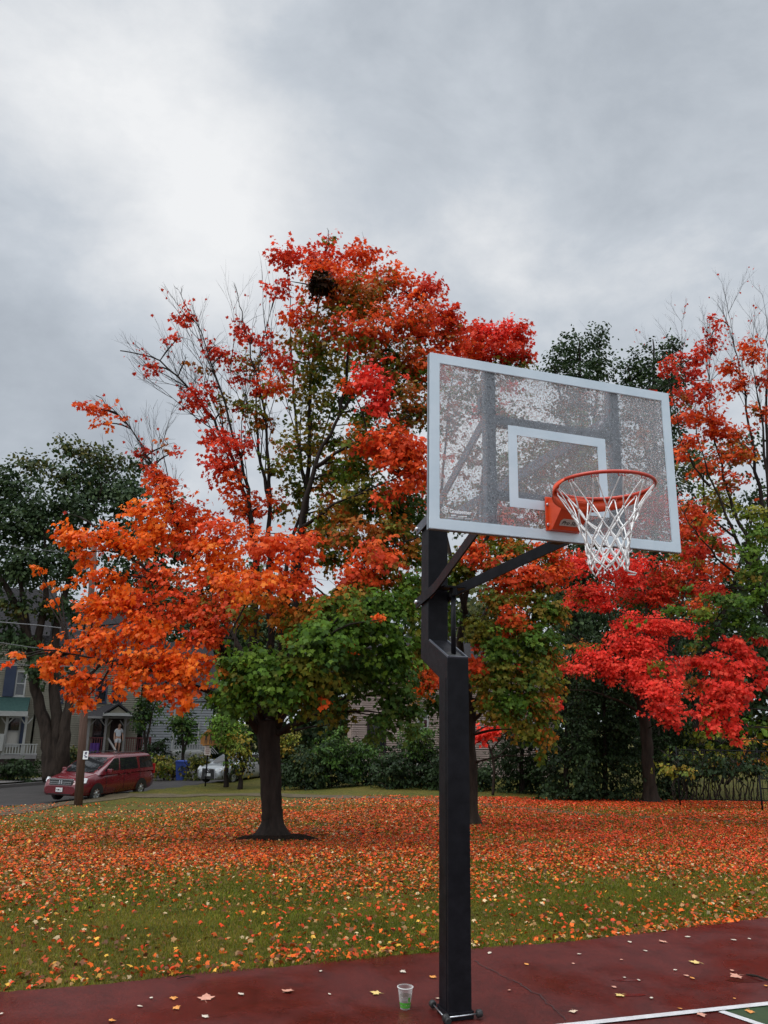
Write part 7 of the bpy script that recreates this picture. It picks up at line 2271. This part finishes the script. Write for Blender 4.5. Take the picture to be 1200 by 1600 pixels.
back_tree("shade_tree", "huge dark green tree with a forked trunk across the street behind the red van", 82, 1200, 37, [
    (20, 760, 40, 40, 0, 'lush', None, 1), (50, 725, 30, 16, 0, 'fary', 'lush', .7), (15, 820, 44, 40, -.5, 'lush', None, 1.1), (60, 800, 44, 50, -.5, 'lush', None, 1), (110, 700, 34, 16, 1, 'fary', 'lush', .8), (150, 715, 40, 26, 1, 'fary', 'lush', .8), (110, 740, 40, 26, .5, 'lush', 'fary', .9), (160, 760, 40, 36, .8, 'lush', None, .8), (205, 770, 36, 40, .5, 'lush', None, 1), (120, 790, 44, 40, 0, 'lush', None, 1), (190, 830, 44, 36, .5, 'lush', None, 1), (215, 720, 24, 20, 1, 'lush', 'fary', .6),
    (40, 870, 50, 40, -.8, 'lush', None, 1), (100, 870, 40, 36, -.5, 'lush', None, .8), (200, 890, 44, 30, 0, 'lush', None, .9), (20, 940, 34, 30, -.6, 'lush', 'fary', .7), (70, 950, 30, 26, -.6, 'fary', 'lush', .5), (15, 985, 26, 20, -.5, 'lush', None, .7), (35, 1005, 40, 16, -.5, 'lush', None, .8), (60, 1040, 18, 26, -.4, 'lush', None, 1), (110, 950, 30, 24, 0, 'lush', None, .5), (235, 840, 26, 40, .6, 'lush', None, .9), (180, 930, 34, 20, .3, 'lush', None, .7), (-40, 800, 60, 60, 0, 'lush', None, .9), (-50, 900, 60, 50, 0, 'lush', None, .9), (-20, 740, 40, 30, .5, 'lush', 'fary', .8), (230, 920, 40, 36, 1, 'lush', None, .8), (270, 860, 36, 40, 1.2, 'lush', None, .8), (280, 800, 26, 30, 1.2, 'lush', None, .5), (250, 960, 40, 30, 1.4, 'lush', None, .7)],
    .21, 240, [([(82, 1215, 0), (78, 1180, 0), (72, 1140, 0), (58, 1090, 0), (48, 1020, 0), (36, 930, 0), (20, 850, 0)], .44, .06), ([(88, 1215, 0), (90, 1180, 0), (90, 1130, 0), (84, 1060, .2), (92, 960, .4), (130, 840, .6), (160, 760, .6)], .40, .05), ([(95, 1210, 0), (99, 1170, -.2), (103, 1130, -.2), (113, 1060, 0), (140, 960, .3), (190, 860, .5)], .36, .05), ([(60, 1060, 0), (30, 960, -.3), (0, 900, -.3), (-30, 850, 0)], .25, .05), ([(55, 1020, 0), (70, 930, -.4), (70, 830, -.4)], .22, .04)],
    'bark_brown', None, back=.35, per=16, spread=.55, bare=[((110, 720), (105, 690), .5, 1.6, 2), ((160, 720), (165, 690), .5, 1.6, 2), ((210, 740), (215, 700), .8, 1.6, 2)])
for (x, y, rx, ry, lab) in ((905, 560, 60, 50, "dark green tree rising above the backboard's top edge, the left of two"), (1020, 580, 60, 50, "dark green tree rising above the backboard's upper right corner")):
    sp = [(x - 20, y - 10, 30, 26, 0, 'lush', None, 1), (x + 25, y - 30, 22, 24, .5, 'lush', None, .8), (x - 5, y + 25, 44, 26, 0, 'lush', None, 1), (x + 35, y + 10, 28, 30, 0, 'lush', None, .9), (x - 40, y + 15, 22, 20, 0, 'lush', None, .8), (x, y + 70, 60, 36, 0, 'lush', None, .9), (x + 10, y + 130, 66, 40, 0, 'lush', None, .8), (x, y + 200, 66, 44, 0, 'lush', None, .8), (x + 5, y + 270, 66, 44, 0, 'lush', None, .8), (x - 10, y + 340, 66, 44, 0, 'lush', None, .9), (x + 5, y + 410, 66, 44, 0, 'lush', None, .9), (x, y + 480, 66, 44, 0, 'lush', None, .9), (x + 38, y - 42, 10, 12, 0, 'lush', None, .6), (x - 12, y - 38, 10, 10, 0, 'lush', None, .6)]
    back_tree("shade_tree", lab, x, 1150, 42, sp, .19, 240, [([(x, 1190, 0), (x, 1000, 0), (x + 4, 800, 0), (x + 2, 620, 0), (x, 530, 0)], .4, .03), ([(x + 3, 800, 0), (x + 25, 650, .4), (x + 32, 530, .4)], .16, .03), ([(x + 3, 760, 0), (x - 25, 640, -.3), (x - 40, 570, -.3)], .14, .03)], 'bark', None, back=.3, spread=.5)
back_tree("shade_tree", "broad green tree filling the gap between the crimson maple and the backboard", 1090, 1180, 36, [
    (1090, 720, 40, 36, 0, 'fary', 'lush', .9), (1110, 790, 44, 40, 0, 'ygreen', 'fary', .8), (1080, 860, 44, 40, 0, 'fary', 'lush', .9), (1160, 700, 40, 30, .5, 'lush', None, .7), (1180, 770, 40, 36, .5, 'lush', None, .7), (1130, 900, 50, 44, 0, 'lush', None, 1), (1060, 940, 50, 40, 0, 'lush', None, 1), (1120, 990, 60, 44, 0, 'lush', None, 1), (1040, 1040, 60, 40, 0, 'lush', None, 1), (1120, 1080, 60, 40, 0, 'lush', None, 1), (1190, 1010, 50, 50, 0, 'lush', None, 1), (1190, 900, 40, 50, 0, 'lush', None, 1), (1000, 900, 50, 50, .5, 'lush', None, .9), (1240, 960, 60, 70, 0, 'lush', None, .9), (1240, 820, 50, 60, 0, 'lush', None, .8)],
    .20, 120, [([(1090, 1190, 0), (1090, 1080, 0), (1095, 950, 0), (1100, 830, 0), (1100, 740, 0)], .3, .03), ([(1092, 1050, 0), (1140, 930, 0), (1180, 800, 0)], .16, .03), ([(1092, 1060, 0), (1040, 1000, 0), (1010, 930, 0)], .14, .03)], 'bark', None, spread=.5)
back_tree("shade_tree", "large dark green tree rising behind the white clapboard house", 300, 1150, 60, [(x, y, 34, 26, random.uniform(-1, 1), 'lush' if random.random() < .85 else 'fary', 'far', .9) for x, y in ((200, 1000), (240, 970), (290, 940), (340, 900), (380, 930), (330, 960), (270, 1000), (310, 1010), (360, 990), (400, 980), (230, 1030), (280, 1045), (340, 1040), (390, 1035), (420, 1020), (300, 1070), (350, 1075), (250, 920), (400, 890), (170, 980), (160, 1030))], .26, 110, [([(300, 1160, 0), (302, 1080, 0), (298, 1000, 0), (305, 930, 0)], .4, .06), ([(301, 1040, 0), (350, 980, 0), (390, 920, 0)], .2, .05), ([(301, 1050, 0), (250, 1000, 0), (200, 980, 0)], .2, .05)], 'bark', None, spread=.6)
back_tree("shade_tree", "dark tree crown behind the blue trimmed house at the far left", 20, 1150, 58, [(x, y, 34, 28, random.uniform(-1, 1), 'lush', 'far', 1) for x, y in ((-60, 960), (-20, 930), (20, 960), (60, 940), (0, 1000), (40, 1010), (80, 990), (100, 950), (-50, 1010), (120, 1000), (90, 1030), (20, 900), (60, 890))], .26, 110, [([(20, 1160, 0), (22, 1050, 0), (18, 980, 0), (20, 920, 0)], .35, .05)], 'bark', None, spread=.6)
back_tree("yellow_shrub", "yellow green leafy shrub seen above the fence rail at the right", 1130, 1205, 33, [(1100, 1150, 26, 24, 0, 'ygreen', 'fary', 1), (1140, 1155, 26, 22, 0, 'ygreen', 'olive', 1), (1165, 1165, 22, 14, -.3, 'yellow', 'ygreen', .8), (1185, 1140, 30, 26, 0, 'green', 'ygreen', 1), (1115, 1185, 40, 24, 0, 'olive', 'far', .9), (1170, 1190, 40, 24, 0, 'brown', 'far', .8), (1200, 1175, 26, 26, 0, 'brown', 'olive', .7)], .2, 90, [([(1130, 1225, 0), (1130, 1190, 0), (1125, 1155, 0)], .06, .02), ([(1135, 1225, 0), (1160, 1190, 0), (1180, 1150, 0)], .06, .02)], 'bark', None, "shrub", spread=.35)
# the dark evergreen screen left of the crimson maple
for i, (x, top, hw_, Y, lab) in enumerate(((885, 1060, 46, 31, "dark evergreen screen tree nearest the hoop pole"), (945, 1000, 52, 32, "tall dark evergreen screen tree left of the crimson maple's trunk"), (1045, 1090, 44, 33, "dark evergreen screen tree just right of the crimson maple's trunk"), (815, 1120, 40, 34, "low dark evergreen beside the pale house wall"))):
    sp = []
    yb = 1238
    n = int((yb - top) / 26)
    for k in range(n + 1):
        y = top + (yb - top) * k / n
        ww = hw_ * (.35 + .65 * min(1, (k + .6) / (n * .55)))
        sp.append((x - ww * .45, y, ww * .62, 24, random.uniform(-.5, .3), 'far', None, 1.15)); sp.append((x + ww * .45, y + 8, ww * .62, 24, random.uniform(-.5, .3), 'far', None, 1.15))
    back_tree("evergreen_tree", lab, x, 1240, Y, sp, .13, 330, [([(x, 1243, 0), (x, 1180, 0), (x, top + 10, 0)], .14, .02)], 'bark', None, "tree", spread=.3, back=.5)
# hedge bushes in front of the pale house, and by the street
for (x, y, rx, ry, Y, pal, inn, lab) in (
    (475, 1190, 36, 34, 36, 'far', 'fary', "low dark green bush right of the large maple's trunk"),
    (512, 1172, 44, 42, 36.5, 'dgreen', 'far', "tall leafy bush with pale flecks, second bush right of the large maple"),
    (565, 1180, 40, 40, 37, 'dgreen', 'far', "dark bush below the left window of the pinkish house"),
    (612, 1195, 36, 30, 35, 'far', None, "low bush in front of the dark metal fence by the pinkish house"),
    (655, 1160, 40, 50, 36, 'dgreen', 'far', "tall bright leafed bush at the left of the hoop pole"),
    (690, 1200, 36, 32, 35, 'far', None, "low dark bush right against the left of the hoop pole"),
    (745, 1205, 36, 36, 35, 'far', None, "dark bush just right of the hoop pole"),
    (445, 1165, 26, 44, 38, 'olive', 'fary', "thin yellowish bush half hidden by the large maple's trunk"),
    (352, 1140, 40, 56, 38, 'green', 'fary', "small broadleaf tree in front of the silver car"),
    (375, 1175, 30, 40, 37, 'olive', 'far', "shrubby young tree beside the silver car's bonnet"),
    (284, 1135, 30, 34, 46, 'dgreen', 'far', "small tree in front of the white clapboard house"),
    (262, 1188, 26, 16, 44, 'olive', 'fary', "leafy garden bush right behind the red van"),
    (305, 1190, 24, 16, 43.5, 'fary', 'olive', "yellowing garden bush left of the silver car"),
    (243, 1168, 18, 16, 46.5, 'far', None, "round grey green bush beside the cream house's porch"),
    (112, 1185, 20, 30, 43, 'fary', 'far', "leafy bush between the forked tree and the utility pole"),
    (20, 1195, 40, 16, 43, 'far', None, "dark low hedge under the white porch railing"),
    (225, 1110, 22, 44, 45.5, 'far', 'dgreen', "slim dark tree at the right end of the cream house's porch")):
    p = at(x, y, Y)
    zgnd = zg(p.x, p.y)
    # photo row of the ground under the bush
    yb = y + ry
    for _ in range(120):
        if at(x, yb, Y).z <= zgnd: break
        yb += 1
    sp = [(x + random.uniform(-.45, .45) * rx, y + random.uniform(-.5, .5) * ry, rx * .55, ry * .5, random.uniform(-.6, .6), pal, inn, 1.0) for _ in range(7)]
    low = y + ry * .45
    if 'tree' not in lab:
        while low < yb - 4:
            for s in (-.5, 0, .5): sp.append((x + s * rx * 1.2, low, rx * .5, min(18, ry * .5), random.uniform(-.4, .4), 'far' if Y < 40 else pal, None, 1.0))
            low += 14
    stems = [([(x + s * 6, yb + 2, 0), (x + s * 9, (y + yb) / 2, 0), (x + s * 18, y - ry * .3, 0)], .08 if 'tree' in lab else .04, .012) for s in (-1, .2, 1)]
    if 'tree' in lab: stems = [([(x, yb + 2, 0), (x + 2, (y + yb) / 2, 0), (x - 2, y - ry * .5, 0)], .14, .03), ([(x + 1, (y + yb) / 2 + 8, 0), (x + 14, y, 0), (x + 20, y - 14, 0)], .07, .02)]
    back_tree("small_tree" if 'tree' in lab else "bush", lab, x, yb, Y, sp, .13 if Y < 40 else .15, 230, stems, 'bark', None, "tree" if 'tree' in lab else "bush", spread=.3, back=.3)
# bare-stemmed hedge along the fence at the right
for i, (x, lab) in enumerate(((1085, "left half of the dark clipped hedge with bare stems at the right fence"), (1150, "right half of the dark clipped hedge with bare stems at the right fence"))):
    Yh = 27
    sp = [(x + dx, y, 22, 14, random.uniform(-.4, .4), 'far' if random.random() < .8 else 'olive', None, 1.0) for dx in (-34, -12, 12, 34) for y in (1190, 1203)]
    sp += [(x + dx, 1180, 20, 10, .2, 'far', 'olive', .7) for dx in (-26, 0, 26)]
    st = [([(x + s, 1250, 0), (x + s + random.uniform(-5, 5), 1228, 0), (x + s + random.uniform(-9, 9), 1205, 0)], .03, .012) for s in (-32, -22, -13, -4, 5, 14, 24, 33)]
    st += [([(x + s, 1248, .2), (x + s + random.uniform(-12, 12), 1222, .2), (x + s + random.uniform(-14, 14), 1205, .2)], .02, .01) for s in (-28, -10, 8, 20)]
    back_tree("hedge", lab, x, 1250, Yh, sp, .12, 230, st, 'bark', "clipped hedge at the right fence", "hedge", spread=.22, back=.4)

# far belt of trees that closes the view
lv = Leaves()
for k in range(420):
    px = RNG.uniform(-260, 1460); 
    Y = RNG.uniform(62, 84)
    py = RNG.uniform(1000, 1190) if RNG.random() < .75 else RNG.uniform(940, 1000)
    if 0 < px < 120: py = max(py, 1010)
    c = at(px, py, Y)
    lv.clump(c, (2.6, 2.0, 2.0), 380, 'far' if RNG.random() < .8 else 'fary', .5, c - Vector((0, -3, 3)), None, 12, .8)
o = lv.build("distant_trees", OVAL, M['far_leaf'], None)
tag(o, "distant dark belt of trees behind the houses", kind="stuff")
